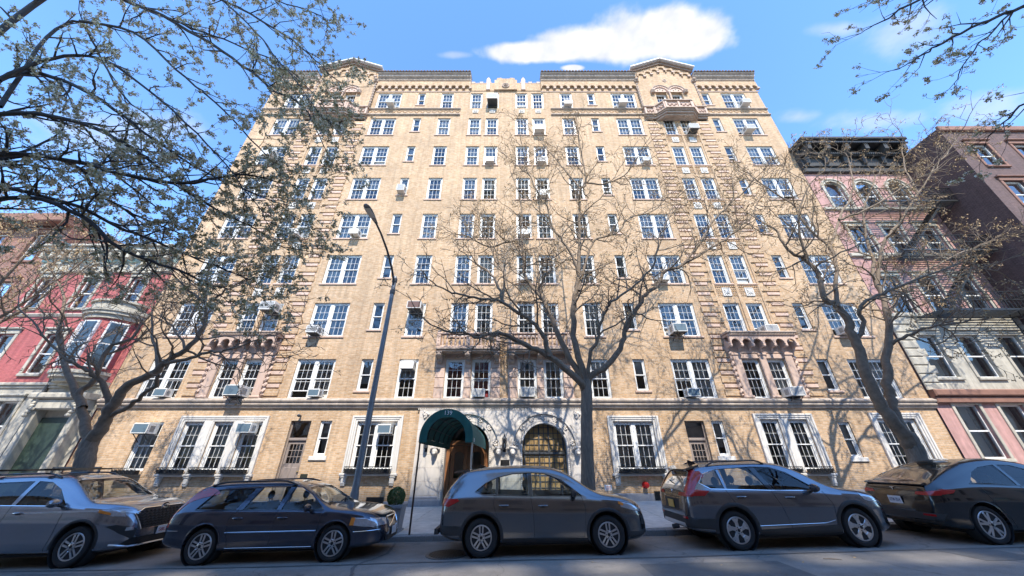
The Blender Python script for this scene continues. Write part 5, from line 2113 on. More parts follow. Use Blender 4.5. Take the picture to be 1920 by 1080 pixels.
    def ring(s, name, cx, cz, r0, r1, m, off=.012, a0=-8, a1=188, n=30, zmin=None):
        for sd in (-1, 1):
            rows = []
            for k in range(4):
                r = r0 + (r1 - r0) * k / 3
                row = []
                for i in range(n + 1):
                    g = R(a0 + (a1 - a0) * i / n)
                    x, z = cx + r * math.cos(g), cz + r * math.sin(g)
                    q = s.hit('s', x, max(z, smooth_tab(s.c['bot'], x) + .07), sd, off if k in (1, 2) else off * .3)
                    row.append(q if q is not None else Vector((x, sd * s.hw * .97, z)))
                    row[-1].z = z
                rows.append(row)
            inner = [Vector((q.x, q.y - sd * .07, q.z)) for q in rows[0]]
            b = MB().grid([inner] + rows)
            b.obj(name, m, s.root, s.off, smooth=50)

    def build(s):
        c, L = s.c, s.L
        xs = [0, .008, .02, .04, .065, .09, .12, .16, .2, .26, .33, .4]
        n = 46
        xs += [.4 + (L - .8) * i / n for i in range(1, n + 1)]
        xs += [L - q for q in (.33, .26, .2, .16, .12, .09, .065, .04, .02, .008, 0)]
        paintm = c['paint']
        mats = [paintm, M['plastic'], c.get('cabin', M['cabin'])]
        outer = s.loft(xs)
        s.bvh = BVHTree.FromPolygons([Vector(v) for v in outer.v], outer.f)
        me = outer.mesh('body', mats, recalc=True)
        ca, cb = c['cavity']
        fl = .42
        cav = s.loft([ca + (cb - ca) * i / 26 for i in range(27)], .06, fl, 2).mesh('cav', mats, recalc=True)
        me = boolean(me, cav)
        sw = MB()
        for poly in c['side_win']:
            sw.prism(poly, -1.3, 1.3, 'y', 1)
        me = boolean(me, sw.mesh('sw', mats, recalc=True))
        tw = MB()
        (xt, wt), (xb, wb_) = c['shield']
        zlow = s.prof(xb)[0] - .22
        tw.prism([(xt, -wt), (xt, wt), (xb, wb_), (xb, -wb_)], zlow, 2.2, 'z', 1)
        if 'rear_win' in c:
            tw.prism(c['rear_win'], -.3, c['rear_depth'], 'x', 1)
        if 'rear_top' in c:
            (xt2, wt2), (xb2, wb2) = c['rear_top']
            tw.prism([(xt2, -wt2), (xt2, wt2), (xb2, wb2), (xb2, -wb2)], s.prof(xb2)[0] - .12, 2.2, 'z', 1)
        me = boolean(me, tw.mesh('tw', mats, recalc=True))
        aw_ = MB()
        for ax in c['axles']:
            for sd in (-1, 1):
                yy = (s.hw - .30, s.hw + .2) if sd > 0 else (-s.hw - .2, -s.hw + .30)
                aw_.lathe([(c['arch_r'], yy[0]), (c['arch_r'], yy[1])], 40, (ax, 0, c['tyre_r'] + .015), 'y', 1)
        me = boolean(me, aw_.mesh('aw', mats, recalc=True))
        me.name = 'body'
        me.shade_smooth()
        me.set_sharp_from_angle(angle=R(32))
        add('body', me, s.root, s.off)
        # glass
        for i, poly in enumerate(c['side_win']):
            for sd in (-1, 1):
                s.patch('side_window', poly, 's', M['cglass_dark'] if i in c.get('privacy', ()) else M['cglass'], side=sd, off=-.010, nu=8, nv=6)
        s.patch('windshield', [(xt, -wt), (xt, wt), (xb, wb_), (xb, -wb_)], 't', M['cglass'], off=-.008, nu=14, nv=12)
        if 'rear_win' in c: s.patch('rear_window', c['rear_win'], 'r', M['cglass_dark'], off=-.008, nu=14, nv=8)
        if 'rear_top' in c:
            (xt2, wt2), (xb2, wb2) = c['rear_top']
            s.patch('rear_window', [(xt2, -wt2), (xt2, wt2), (xb2, wb2), (xb2, -wb2)], 't', M['cglass_dark'], off=-.006, nu=14, nv=12)
        # seats, steering wheel
        zc = c.get('seat_z', .62)
        for (sx, big) in ((c['seats'][0], 1), (c['seats'][1], 0)):
            for sy in (-.38, .38):
                b = MB()
                b.grid([[(sx - .26 + .05 * j, sy + .24 * q, zc - .1 + .14 * j) for q in (-1, -.8, .8, 1)] for j in range(5)])
                b.prism([(sx - .05, zc - .12), (sx + .45, zc - .10), (sx + .47, zc + .02), (sx - .02, zc + .02), (sx - .22, zc + .50), (sx - .34, zc + .48), (sx - .2, zc)], sy - .25, sy + .25, 'y')
                b.ball((sx - .30, sy, zc + .63), (.055, .125, .095), 10, 7)
                b.tube([(sx - .28, sy - .05, zc + .48), (sx - .30, sy - .05, zc + .6)], .01, 4)
                b.tube([(sx - .28, sy + .05, zc + .48), (sx - .30, sy + .05, zc + .6)], .01, 4)
                b.obj('seat', c.get('seatm', M['seat']), s.root, s.off, smooth=40)
        sx = c['seats'][0] + .62
        b = MB().tube([(sx + .06 * math.sin(a * math.pi / 8), .38 + .18 * math.cos(a * math.pi / 8), zc + .33 + .17 * math.sin(a * math.pi / 8)) for a in range(17)], .016, 6)
        b.tube([(sx, .38, zc + .33), (sx + .25, .38, zc + .22)], .03, 6)
        b.obj('steering_wheel', M['plastic'], s.root, s.off, smooth=60)
        b = MB().box(sx + .1, sx + .42, -s.hw + .16, s.hw - .16, zc - .05, zc + .26)
        b.obj('dashboard', M['cabin'], s.root, s.off)
        # wheels
        for ax in c['axles']:
            for sd in (-1, 1):
                s.wheel(ax, sd)
        for ax in c['axles']:                                      # wheel housings
            for sd in (-1, 1):
                ya, yb = sd * (s.hw - .305), sd * (s.hw - .04)
                b = MB().lathe([(c['arch_r'] - .004, ya), (c['arch_r'] - .004, yb)], 32, (ax, 0, c['tyre_r'] + .015), 'y')
                del b.f[-1], b.m[-1]
                b.obj('wheel_housing', M['plastic'], s.root, s.off, smooth=60)
        # plastic underbody box
        MB().box(c['axles'][0] - .2, c['axles'][1] + .3, -s.hw + .32, s.hw - .32, .16, .26).obj('underbody', M['plastic'], s.root, s.off)

    def wheel(s, ax, sd):
        c = s.c
        r = c['tyre_r']
        w = .215
        y = sd * (s.hw - .055)
        o = add('wheel', None, s.root, (ax + s.off[0], y, r), (0, 0, 0 if sd < 0 else math.pi))
        key = ('wheel', c['name'])

        def fn():
            rr = r * c.get('rim', .68)
            t = MB()
            prof = [(rr, .0), (rr + .012, -.012), (rr + (r - rr) * .45, -.022), (rr + (r - rr) * .8, -.012), (r - .012, .012), (r, .035), (r, w - .035), (r - .02, w), (rr, w - .01)]
            t.lathe(prof, 40, axis='y')
            tm = t.mesh('tyre', M['tyre'], 40)
            g = MB()
            g.lathe([(rr + .004, -.004), (rr - .004, -.012), (rr - .02, -.010), (rr - .028, .012), (rr - .035, .08), (rr - .05, .15)], 40, axis='y')
            # drop the caps: they would close the dish
            g.f, g.m = g.f[:-2], g.m[:-2]
            ns, style = c['spokes']
            for k in range(ns):
                a = 2 * math.pi * (k + .25) / ns

                def P(rad, ang, yy):
                    return (rad * math.cos(ang), yy, rad * math.sin(ang))

                def bar(a0, a1, r0, r1, w0, w1, y0=.0, y1=.006):
                    q = []
                    for rad, ang, wd, yy in ((r0, a0, w0, y0), (r1, a1, w1, y1)):
                        for sgn in (-1, 1):
                            q.append((rad * math.cos(ang) - sgn * wd * math.sin(ang), yy, rad * math.sin(ang) + sgn * wd * math.cos(ang)))
                    # front quad and sides down to the back
                    A, B_, C_, D_ = q[0], q[1], q[3], q[2]
                    dn_ = [(x_, yy + .045, z_) for x_, yy, z_ in (A, B_, C_, D_)]
                    ct = [((x_ * .8 + sum(p[0] for p in (A, B_, C_, D_)) * .05), yy - .012, (z_ * .8 + sum(p[2] for p in (A, B_, C_, D_)) * .05)) for x_, yy, z_ in (A, B_, C_, D_)]
                    f4 = [A, B_, C_, D_]
                    g.face(ct)
                    for i in range(4):
                        j = (i + 1) % 4
                        g.face([f4[i], f4[j], ct[j], ct[i]])
                        g.face([f4[i], f4[j], dn_[j], dn_[i]])
                if style == 'twin':
                    for e in (-1, 1):
                        bar(a + e * .40, a + e * .17, .075, rr - .02, .016, .021)
                elif style == 'split':
                    for e in (-1, 1):
                        bar(a + e * .05, a + e * .20, .05, rr - .02, .024, .024)
                else:
                    bar(a, a + .02, .05, rr * .55, .036, .04)
                    bar(a + .02, a + .24, rr * .52, rr - .02, .04, .045)
                    bar(a + .02, a - .16, rr * .55, rr - .02, .025, .03)
            g.lathe([(.075, .03), (.075, -.008), (.06, -.016), (.0, -.018)], 16, axis='y')
            gm = g.mesh('rim', M['alloy'], 30, recalc=True)
            d = MB().lathe([(rr - .06, .10), (rr - .06, .11), (.0, .12)], 32, axis='y')
            d.lathe([(rr * .62, .06), (rr * .62, .075)], 32, axis='y')
            dm = d.mesh('brake_disc', M['disc'], 30)
            h = MB().lathe([(.032, -.019), (.030, -.022), (.0, -.023)], 14, axis='y')
            for k in range(5):
                a = 2 * math.pi * (k + .5) / 5
                h.lathe([(.011, -.012), (.011, -.02)], 6, (.056 * math.cos(a), 0, .056 * math.sin(a)), 'y')
            hm = h.mesh('hub_cap', M['disc'], 30)
            return tm, gm, dm, hm
        tm, gm, dm, hm = shared(key, fn)
        add('tyre', tm, o)
        add('rim', gm, o)
        add('brake_disc', dm, o)
        add('hub_cap', hm, o)

    def handle(s, x, z, m, cup=True):
        for sd in (-1, 1):
            q = s.hit('s', x, z, sd, 0)
            b = MB()
            b.tube([(x - .10, q.y + sd * .004, z), (x - .085, q.y + sd * .03, z + .004), (x + .085, q.y + sd * .03, z + .004), (x + .10, q.y + sd * .004, z)], [.012, .016, .016, .012], 6)
            b.obj('door_handle', m, s.root, s.off, smooth=60)
            if cup: s.patch('handle_cup', [(x - .06, z - .03), (x + .06, z - .03), (x + .05, z + .005), (x - .05, z + .005)], 's', M['plastic'], side=sd, off=.003, nu=4, nv=2)

    def mirror(s, x, z, m, size=1.0):
        for sd in (-1, 1):
            q = s.hit('s', x, z - .02, sd, 0)
            y = q.y
            b = MB()
            b.tube([(x + .02, y - sd * .03, z - .05), (x, y + sd * .08, z - .03)], [.03, .025], 6)
            h = MB()
            pts = []
            for k in range(7):
                t = k / 6
                yy = y + sd * (.05 + .22 * t * size)
                hh = .085 * size * math.sin(math.pi * (.18 + .70 * t)) ** .6
                dd = .075 * size * math.sin(math.pi * (.25 + .6 * t)) ** .5
                pts.append([(x - .03 + dd * math.cos(2 * math.pi * j / 12) * (1 if math.cos(2 * math.pi * j / 12) > 0 else .35), yy, z + .02 + hh * math.sin(2 * math.pi * j / 12)) for j in range(13)])
            h.grid(pts)
            h.face(pts[0][:-1])
            h.face(pts[-1][:-1])
            mo = h.obj('side_mirror', m, s.root, s.off, smooth=50, recalc=True)
            b.obj('mirror_arm', M['plastic'], mo)

    def rails(s, x0, x1, m, yk=.90, h=.05):
        for sd in (-1, 1):
            P = []
            for i in range(15):
                x = x0 + (x1 - x0) * i / 14
                zt, zb, w, zs = s.prof(x)
                wr = w * .962 - s.c.get('tumble', .36) * (zt - zs)
                lift = h * min(1, min(i, 14 - i) / 1.5)
                P.append((x, sd * (wr * yk), zt - .05 + lift))
            MB().tube(P, .02, 6).obj('roof_rail', m, s.root, s.off, smooth=60)

    def plate(s, axis, y, z, w, h, m, text, ink, tilt=0):
        q = s.hit(axis, y, z, 1, .02)
        sgn = -1 if axis == 'r' else 1
        o = add('licence_plate', MB().bbox(-w / 2, w / 2, -.008, 0, -h / 2, h / 2, .003).mesh('licence_plate', m), s.root, (q.x + s.off[0] + sgn * .006, y, z), (0, 0, math.pi / 2 if axis == 'f' else -math.pi / 2))
        add('lettering', text_mesh(text, h * .62, ink), o, (0, -.0095, -.004), (math.pi / 2, 0, 0), (w / (.62 * h * .62 * len(text)) * .86, 1, 1))


def emblem_rings(car, axis, y, z, r):
    q = car.hit(axis, y, z, 1, .012)
    b = MB()
    def ell(cx, cz, a, c_):
        b.tube([(q.x, y + cx + a * math.cos(k * math.pi / 10), z + cz + c_ * math.sin(k * math.pi / 10)) for k in range(21)], r * .09, 5)
    ell(0, 0, r, r * .68)
    ell(0, 0, r * .38, r * .62)
    ell(0, r * .28, r * .72, r * .34)
    b.obj('emblem', M['chrome'], car.root, car.off, smooth=60)


P_ = {'silver': paint('blue silver paint', (.27, .29, .33), .85, .2), 'navy': paint('midnight navy paint', (.05, .058, .085), .7, .18), 'grey': paint('graphite metallic paint', (.175, .178, .185), .9, .2),
      'slate': paint('slate blue metallic paint', (.19, .20, .225), .9, .2), 'black': paint('black paint', (.008, .009, .011), .1, .12)}

# --- graphite crossover in the middle
esc = Car('graphite grey crossover parked in front of the awning and arches', dict(
    name='mid', L=4.585, hw=.925, paint=P_['grey'], cabin=M['cabin'], tumble=.40,
    top=[(0, .66), (.015, .80), (.04, 1.0), (.075, 1.12), (.30, 1.42), (.48, 1.585), (.60, 1.62), (1.2, 1.672), (1.8, 1.685), (2.4, 1.655), (2.78, 1.565), (3.48, 1.155), (3.62, 1.10), (4.0, 1.045), (4.3, .965), (4.47, .85), (4.55, .70), (4.585, .52)],
    belt=[(0, .60), (.05, .95), (.3, 1.075), (.8, 1.075), (1.6, 1.045), (2.6, 1.01), (3.5, .985), (4.15, .92), (4.45, .76), (4.585, .48)],
    bot=[(0, .40), (.3, .30), (.8, .25), (1.5, .215), (3.2, .205), (3.9, .22), (4.3, .24), (4.585, .33)],
    plan=[(0, .62), (.04, .74), (.12, .83), (.3, .89), (.6, .915), (1.2, .925), (3.5, .925), (4.05, .905), (4.3, .84), (4.46, .72), (4.54, .60), (4.585, .46)],
    cavity=(.55, 3.42), axles=(.935, 3.645), tyre_r=.352, arch_r=.415, rim=.64, spokes=(5, 'twin'),
    side_win=[[(.80, 1.19), (1.0, 1.325), (1.24, 1.425), (1.24, 1.125), (.95, 1.13)], [(1.29, 1.12), (1.29, 1.44), (1.62, 1.50), (1.97, 1.515), (1.97, 1.09)], [(2.06, 1.085), (2.06, 1.515), (2.36, 1.495), (2.72, 1.365), (3.14, 1.07)]],
    privacy=(0,), shield=((2.80, .56), (3.46, .70)), rear_win=[(-.60, 1.17), (.60, 1.17), (.50, 1.52), (-.50, 1.52)], rear_depth=.9, seats=(2.22, 1.35), seatm=M['seat']), -.646 - .935, 9.55)
e = esc
e.patch('pillar_trim', [(1.245, 1.12), (1.285, 1.12), (1.285, 1.44), (1.245, 1.425)], 's', M['gloss_black'], side=-1, off=.002)
e.both('pillar_trim', [(1.975, 1.09), (2.055, 1.085), (2.055, 1.515), (1.975, 1.515)], 's', M['gloss_black'], off=.002)
e.lines('window_seal', [(.78, 1.18), (.95, 1.12), (1.97, 1.082), (3.16, 1.06)], M['gloss_black'], .009, .002)
e.lines('window_seal', [(.78, 1.18), (1.0, 1.335), (1.27, 1.445), (1.62, 1.512), (2.06, 1.525), (2.36, 1.505), (2.74, 1.37), (3.16, 1.06)], M['gloss_black'], .010, .002)
e.lines('door_seam', [(1.22, 1.11), (1.19, .95), (1.28, .72), (1.37, .50), (1.40, .33)], M['black'], .005, -.001)
e.lines('door_seam', [(2.02, 1.08), (2.06, .7), (2.07, .33)], M['black'], .005, -.001)
e.lines('door_seam', [(3.14, 1.06), (3.20, .85), (3.17, .5), (3.12, .33)], M['black'], .005, -.001)
e.lines('door_seam', [(1.40, .33), (3.12, .33)], M['black'], .004, -.001)
e.both('rocker_trim', [(1.36, .235), (3.22, .23), (3.20, .31), (1.40, .33)], 's', M['plastic'], off=.006, nu=16)
for ax in (.935, 3.645):
    e.ring('arch_trim', ax, .367, .41, .475, M['plastic'], .010)
e.handle(1.42, .915, P_['grey'])
e.handle(2.28, .895, P_['grey'])
e.mirror(2.98, 1.10, M['plastic'], .95)
e.both('tail_light', [(.01, .93), (.20, .91), (.44, 1.02), (.40, 1.06), (.05, 1.06)], 's', M['lamp_red'], off=.007)
e.both('tail_light', [(.42, .93), (.80, .93), (.80, 1.06), (.40, 1.06)], 'r', M['lamp_red'], off=.006)
e.both('head_light', [(3.98, .84), (4.46, .72), (4.43, .80), (4.15, .90), (3.95, .94)], 's', M['lamp_clear'], off=.006)
e.both('side_marker', [(3.93, .90), (4.03, .86), (4.05, .91), (3.94, .945)], 's', M['lamp_amber'], off=.009)
e.both('bumper_trim', [(.0, .40), (.5, .40), (.52, .55), (.02, .60)], 's', M['plastic'], off=.006)
e.both('bumper_trim', [(4.10, .28), (4.45, .32), (4.50, .42), (4.12, .40)], 's', M['plastic'], off=.006)
e.both('fog_slot', [(4.40, .50), (4.53, .50), (4.50, .66), (4.42, .66)], 's', M['plastic'], off=.005)
b = MB()
b.prism([(.30, 1.60), (.62, 1.625), (.62, 1.585), (.34, 1.555), (.24, 1.56)], -.56, .56, 'y')
b.obj('spoiler', P_['grey'], e.root, e.off)
MB().prism([(.82, 1.64), (1.0, 1.65), (.84, 1.72), (.80, 1.72)], -.02, .02, 'y').obj('antenna_fin', M['gloss_black'], e.root, e.off)
MB().box(-.10, -.02, -.7, .7, .40, .50).obj('bumper_guard', M['plastic'], e.root, e.off)

# --- navy estate car on the left
vol = Car('dark navy estate car with roof rails parked by the lamp post', dict(
    name='estate', L=4.71, hw=.895, paint=P_['navy'], cabin=M['cabin_tan'], tumble=.42, crease=.66,
    top=[(0, .64), (.02, .80), (.05, .95), (.10, 1.02), (.38, 1.38), (.50, 1.44), (.7, 1.462), (1.3, 1.485), (2.1, 1.485), (2.5, 1.45), (2.78, 1.37), (3.46, .99), (3.58, .955), (4.0, .915), (4.4, .835), (4.58, .74), (4.66, .62), (4.71, .45)],
    belt=[(0, .60), (.05, .85), (.3, .935), (1.5, .915), (3.3, .885), (4.1, .81), (4.5, .68), (4.71, .42)],
    bot=[(0, .34), (.4, .27), (1, .205), (3.7, .195), (4.3, .21), (4.71, .27)],
    plan=[(0, .66), (.04, .76), (.15, .83), (.4, .875), (1.0, .895), (3.4, .895), (4.1, .86), (4.4, .76), (4.58, .62), (4.67, .50), (4.71, .38)],
    cavity=(.45, 3.38), axles=(.965, 3.72), tyre_r=.322, arch_r=.375, rim=.70, spokes=(5, 'twin'),
    side_win=[[(.60, .975), (.84, 1.31), (1.66, 1.345), (1.47, .955)], [(1.62, .95), (1.80, 1.348), (2.44, 1.348), (2.36, .935)], [(2.46, .93), (2.54, 1.345), (2.70, 1.33), (2.98, 1.195), (3.36, .925)]],
    shield=((2.84, .52), (3.44, .68)), rear_win=[(-.60, 1.00), (.60, 1.00), (.52, 1.35), (-.52, 1.35)], rear_depth=.8, seats=(2.60, 1.72), seat_z=.52), -6.53 - .965, 9.52)
v = vol
v.lines('window_seal', [(.58, .965), (1.5, .945), (3.38, .915)], M['gloss_black'], .010, .002)
v.lines('window_seal', [(.58, .965), (.83, 1.32), (1.7, 1.36), (2.56, 1.358), (2.72, 1.34), (3.0, 1.2), (3.38, .915)], M['gloss_black'], .009, .002)
v.both('pillar_trim', [(2.365, .935), (2.455, .93), (2.535, 1.345), (2.445, 1.348)], 's', P_['navy'], off=.001)
v.lines('door_seam', [(1.55, .94), (1.40, .82), (1.42, .6), (1.50, .40), (1.55, .27)], M['black'], .005, -.001)
v.lines('door_seam', [(2.41, .93), (2.38, .6), (2.40, .27)], M['black'], .005, -.001)
v.lines('door_seam', [(3.38, .91), (3.36, .6), (3.30, .27)], M['black'], .005, -.001)
v.lines('rub_strip', [(1.42, .545), (3.34, .545)], P_['navy'], .016, .002)
v.lines('chrome_strip', [(1.42, .56), (3.34, .56)], M['chrome'], .004, .010)
v.lines('chrome_strip', [(1.50, .285), (3.30, .28)], M['chrome'], .005, .004)
v.lines('chrome_strip', [(.03, .60), (.40, .60)], M['chrome'], .007, .004)
v.lines('chrome_strip', [(4.12, .51), (4.60, .51)], M['chrome'], .006, .004)
for ax in (.965, 3.72):
    v.ring('arch_lip', ax, .337, .370, .395, P_['navy'], .006)
v.handle(1.60, .80, P_['navy'])
v.handle(2.56, .79, P_['navy'])
v.mirror(3.12, .95, P_['navy'], .9)
v.rails(.62, 2.55, M['plastic'], .93, .045)
v.both('tail_light', [(.03, .66), (.05, .92), (.34, 1.355), (.45, 1.36), (.20, .95), (.15, .80), (.13, .66)], 's', M['lamp_red'], off=.007, nv=12)
v.both('tail_light', [(.60, .68), (.80, .68), (.68, 1.36), (.60, 1.36)], 'r', M['lamp_red'], off=.006, nv=12)
v.both('head_light', [(4.10, .62), (4.50, .56), (4.52, .66), (4.30, .74), (4.08, .76)], 's', M['lamp_clear'], off=.006)
v.both('side_marker', [(4.02, .63), (4.11, .62), (4.12, .755), (4.04, .765)], 's', M['lamp_amber'], off=.009)
v.both('head_light', [(.34, .58), (.70, .58), (.72, .74), (.34, .70)], 'f', M['lamp_clear'], off=.006)
v.patch('grille', [(-.28, .50), (.28, .50), (.32, .70), (-.32, .70)], 'f', M['gloss_black'], off=.010)
v.line('grille_frame', [(-.28, .50), (.28, .50), (.32, .70), (-.32, .70), (-.28, .50)], 'f', M['chrome'], .012, 1, .012)
v.line('grille_bar', [(-.28, .51), (.30, .69)], 'f', M['chrome'], .014, 1, .016)
v.patch('lower_intake', [(-.45, .28), (.45, .28), (.45, .38), (-.45, .38)], 'f', M['plastic'], off=.006)
v.plate('f', 0, .43, .31, .155, M['plate_white'], 'GRT 4827'[:0] or '     ', M['ink']) if False else None
fp = v.hit('f', 0, .43, 1, .02)
add('licence_plate', MB().bbox(-.155, .155, -.008, 0, -.078, .078, .003).mesh('licence_plate', M['plate_white']), v.root, (fp.x + v.off[0] + .006, 0, .43), (0, 0, math.pi / 2))
for k in (0, 1):
    MB().tube([(3.42, -.55 + k * .75, 1.035), (3.30, .0 + k * .75 - .3, 1.085)], .012, 4).obj('wiper', M['black'], v.root, v.off)

# --- slate crossover on the right
crv = Car('slate blue crossover with roof rails, parked right of the central tree', dict(
    name='slate', L=4.59, hw=.925, paint=P_['slate'], cabin=M['cabin'], tumble=.37, crease=.70,
    top=[(0, .66), (.02, .85), (.05, 1.05), (.10, 1.14), (.30, 1.43), (.42, 1.55), (.55, 1.605), (1.2, 1.655), (1.9, 1.66), (2.4, 1.625), (2.72, 1.535), (3.40, 1.145), (3.54, 1.10), (4.0, 1.045), (4.3, .965), (4.48, .85), (4.55, .72), (4.59, .5)],
    belt=[(0, .62), (.05, .98), (.3, 1.09), (1.0, 1.06), (2.5, 1.02), (3.5, .985), (4.2, .915), (4.48, .76), (4.59, .46)],
    bot=[(0, .38), (.3, .30), (.9, .25), (1.5, .225), (3.3, .215), (4.0, .23), (4.59, .32)],
    plan=[(0, .66), (.04, .77), (.12, .85), (.3, .90), (.7, .925), (3.5, .925), (4.05, .90), (4.3, .83), (4.47, .70), (4.55, .58), (4.59, .45)],
    cavity=(.50, 3.34), axles=(.97, 3.63), tyre_r=.358, arch_r=.42, rim=.68, spokes=(5, 'y'),
    side_win=[[(.42, 1.25), (.56, 1.40), (.92, 1.49), (.92, 1.125), (.62, 1.135)], [(.98, 1.12), (.98, 1.50), (1.72, 1.53), (1.92, 1.085)], [(2.02, 1.08), (1.84, 1.53), (2.20, 1.51), (2.52, 1.40), (3.02, 1.06)]],
    privacy=(0, 1), shield=((2.74, .56), (3.38, .70)), rear_win=[(-.62, 1.18), (.62, 1.18), (.52, 1.50), (-.52, 1.50)], rear_depth=.85, seats=(2.12, 1.28)), 4.89 - .97, 9.64)
v = crv
v.lines('chrome_strip', [(.40, 1.24), (.60, 1.125), (1.95, 1.072), (3.04, 1.05)], M['chrome'], .010, .002)
v.lines('chrome_strip', [(.40, 1.24), (.55, 1.412), (.93, 1.505), (1.0, 1.512)], M['chrome'], .008, .002)
v.lines('window_seal', [(1.0, 1.512), (1.78, 1.542), (2.22, 1.522), (2.54, 1.41), (3.04, 1.05)], M['gloss_black'], .010, .002)
v.both('pillar_trim', [(1.925, 1.085), (2.015, 1.08), (1.835, 1.53), (1.725, 1.53)], 's', M['gloss_black'], off=.002)
v.lines('door_seam', [(.93, 1.12), (.98, .98), (1.10, .78), (1.22, .60)], M['black'], .005, -.001)
v.lines('door_seam', [(1.95, 1.07), (2.04, .8), (2.12, .55), (2.16, .30)], M['black'], .005, -.001)
v.lines('door_seam', [(3.10, 1.04), (3.20, .8), (3.16, .45), (3.10, .30)], M['black'], .005, -.001)
v.both('rocker_trim', [(1.40, .25), (3.20, .24), (3.18, .42), (1.44, .36)], 's', M['plastic'], off=.007, nu=16)
v.lines('chrome_strip', [(1.45, .43), (2.9, .455), (3.12, .50)], M['chrome'], .006, .006)
for ax in (.97, 3.63):
    v.ring('arch_trim', ax, .373, .415, .495, M['plastic'], .010)
v.handle(1.22, .965, P_['slate'])
v.handle(2.30, .935, P_['slate'])
v.mirror(2.86, 1.09, P_['slate'], 1.0)
for y in (-.52, .52):
    pass
v.rails(.75, 2.15, M['gloss_black'], .90, .065)
v.both('tail_light', [(.02, .98), (.42, 1.0), (.56, 1.09), (.30, 1.12), (.05, 1.10)], 's', M['lamp_red'], off=.008)
v.both('tail_light', [(.10, 1.10), (.20, 1.12), (.34, 1.32), (.44, 1.50), (.38, 1.51), (.25, 1.34)], 's', M['lamp_red'], off=.008, nv=10)
v.both('tail_light', [(.40, .985), (.84, .985), (.84, 1.075), (.42, 1.055)], 'r', M['lamp_red'], off=.007)
v.both('tail_light', [(.64, 1.08), (.84, 1.08), (.70, 1.48), (.64, 1.48)], 'r', M['lamp_red'], off=.007, nv=10)
v.both('bumper_trim', [(.0, .40), (.52, .38), (.54, .58), (.02, .62)], 's', M['plastic'], off=.007)
v.patch('bumper_trim', [(-.84, .42), (.84, .42), (.84, .60), (-.84, .60)], 'r', M['plastic'], off=.006, nu=24)
v.patch('skid_plate', [(-.60, .40), (.60, .40), (.55, .47), (-.55, .47)], 'r', M['alloy'], off=.010, nu=16)
v.both('reflector', [(.52, .56), (.72, .56), (.70, .60), (.54, .60)], 'r', M['lamp_red'], off=.012, nu=4, nv=2)
v.patch('plate_recess', [(-.36, .70), (.36, .70), (.40, .92), (-.40, .92)], 'r', M['plastic'], off=.003)
v.line('chrome_strip', [(-.40, .955), (.40, .955)], 'r', M['chrome'], .012, 1, .008)
fp = v.hit('r', 0, .80, 1, .02)
pl_ = add('licence_plate', MB().bbox(-.155, .155, -.008, 0, -.078, .078, .003).mesh('licence_plate', M['plate_gold']), v.root, (fp.x + v.off[0] - .004, 0, .80), (0, 0, -math.pi / 2))
q = v.hit('r', 0, 1.06, 1, .012)
b = MB()
for s_ in (-1, 1):
    b.box(q.x - .006, q.x + .002, s_ * .032 - .008, s_ * .032 + .008, 1.02, 1.09)
b.box(q.x - .006, q.x + .002, -.03, .03, 1.048, 1.062)
b.tube([(q.x, .058 * math.cos(a * math.pi / 8), 1.055 + .05 * math.sin(a * math.pi / 8)) for a in range(17)], .007, 5)
b.obj('emblem', M['chrome'], v.root, v.off)
MB().prism([(.20, 1.53), (.58, 1.615), (.58, 1.57), (.26, 1.50)], -.60, .60, 'y').obj('spoiler', P_['slate'], v.root, v.off)
MB().prism([(.62, 1.60), (.82, 1.635), (.66, 1.71), (.62, 1.71)], -.02, .02, 'y').obj('antenna_fin', M['gloss_black'], v.root, v.off)
MB().tube([(.02, -.10, .36), (-.12, -.10, .34)], .05, 8).obj('tow_hitch', M['plastic'], v.root, v.off)
v.both('head_light', [(3.95, .86), (4.45, .74), (4.42, .82), (4.15, .92), (3.90, .985)], 's', M['lamp_clear'], off=.006)
b = MB()
b.tube([(.14, .0, 1.22), (.20, .35, 1.27)], .012, 4)
b.obj('rear_wiper', M['black'], v.root, v.off)

# --- silver SUV at the left edge
hig = Car('blue silver suv with black grille at the left edge, nose towards the estate car', dict(
    name='suv', L=4.95, hw=.955, paint=P_['silver'], cabin=M['cabin'], tumble=.36, crease=.70,
    top=[(0, .66), (.03, .9), (.08, 1.10), (.14, 1.18), (.42, 1.58), (.55, 1.65), (1.2, 1.72), (2.1, 1.73), (2.75, 1.69), (3.05, 1.61), (3.80, 1.20), (3.94, 1.155), (4.3, 1.13), (4.66, 1.075), (4.80, .99), (4.88, .82), (4.93, .62), (4.95, .5)],
    belt=[(0, .62), (.1, 1.05), (.5, 1.12), (3.6, 1.06), (4.3, 1.015), (4.7, .92), (4.87, .72), (4.95, .45)],
    bot=[(0, .38), (.3, .28), (1, .24), (4.1, .22), (4.5, .23), (4.95, .30)],
    plan=[(0, .68), (.06, .82), (.2, .90), (.5, .94), (1.2, .955), (4.0, .955), (4.4, .92), (4.68, .83), (4.82, .72), (4.90, .60), (4.95, .50)],
    cavity=(.5, 3.74), axles=(1.12, 3.97), tyre_r=.365, arch_r=.43, rim=.66, spokes=(5, 'twin'),
    side_win=[[(.60, 1.24), (.80, 1.50), (1.28, 1.56), (1.28, 1.16)], [(1.36, 1.155), (1.36, 1.57), (2.18, 1.585), (2.18, 1.125)], [(2.28, 1.12), (2.28, 1.585), (2.60, 1.56), (2.95, 1.42), (3.40, 1.105)]],
    privacy=(0, 1), shield=((3.08, .60), (3.78, .74)), rear_win=[(-.6, 1.2), (.6, 1.2), (.52, 1.52), (-.52, 1.52)], rear_depth=.9, seats=(2.45, 1.6), seat_z=.66), -8.28 - 4.95, 9.62)
v = hig
v.lines('window_seal', [(.58, 1.23), (1.3, 1.145), (3.42, 1.09)], M['chrome'], .010, .002)
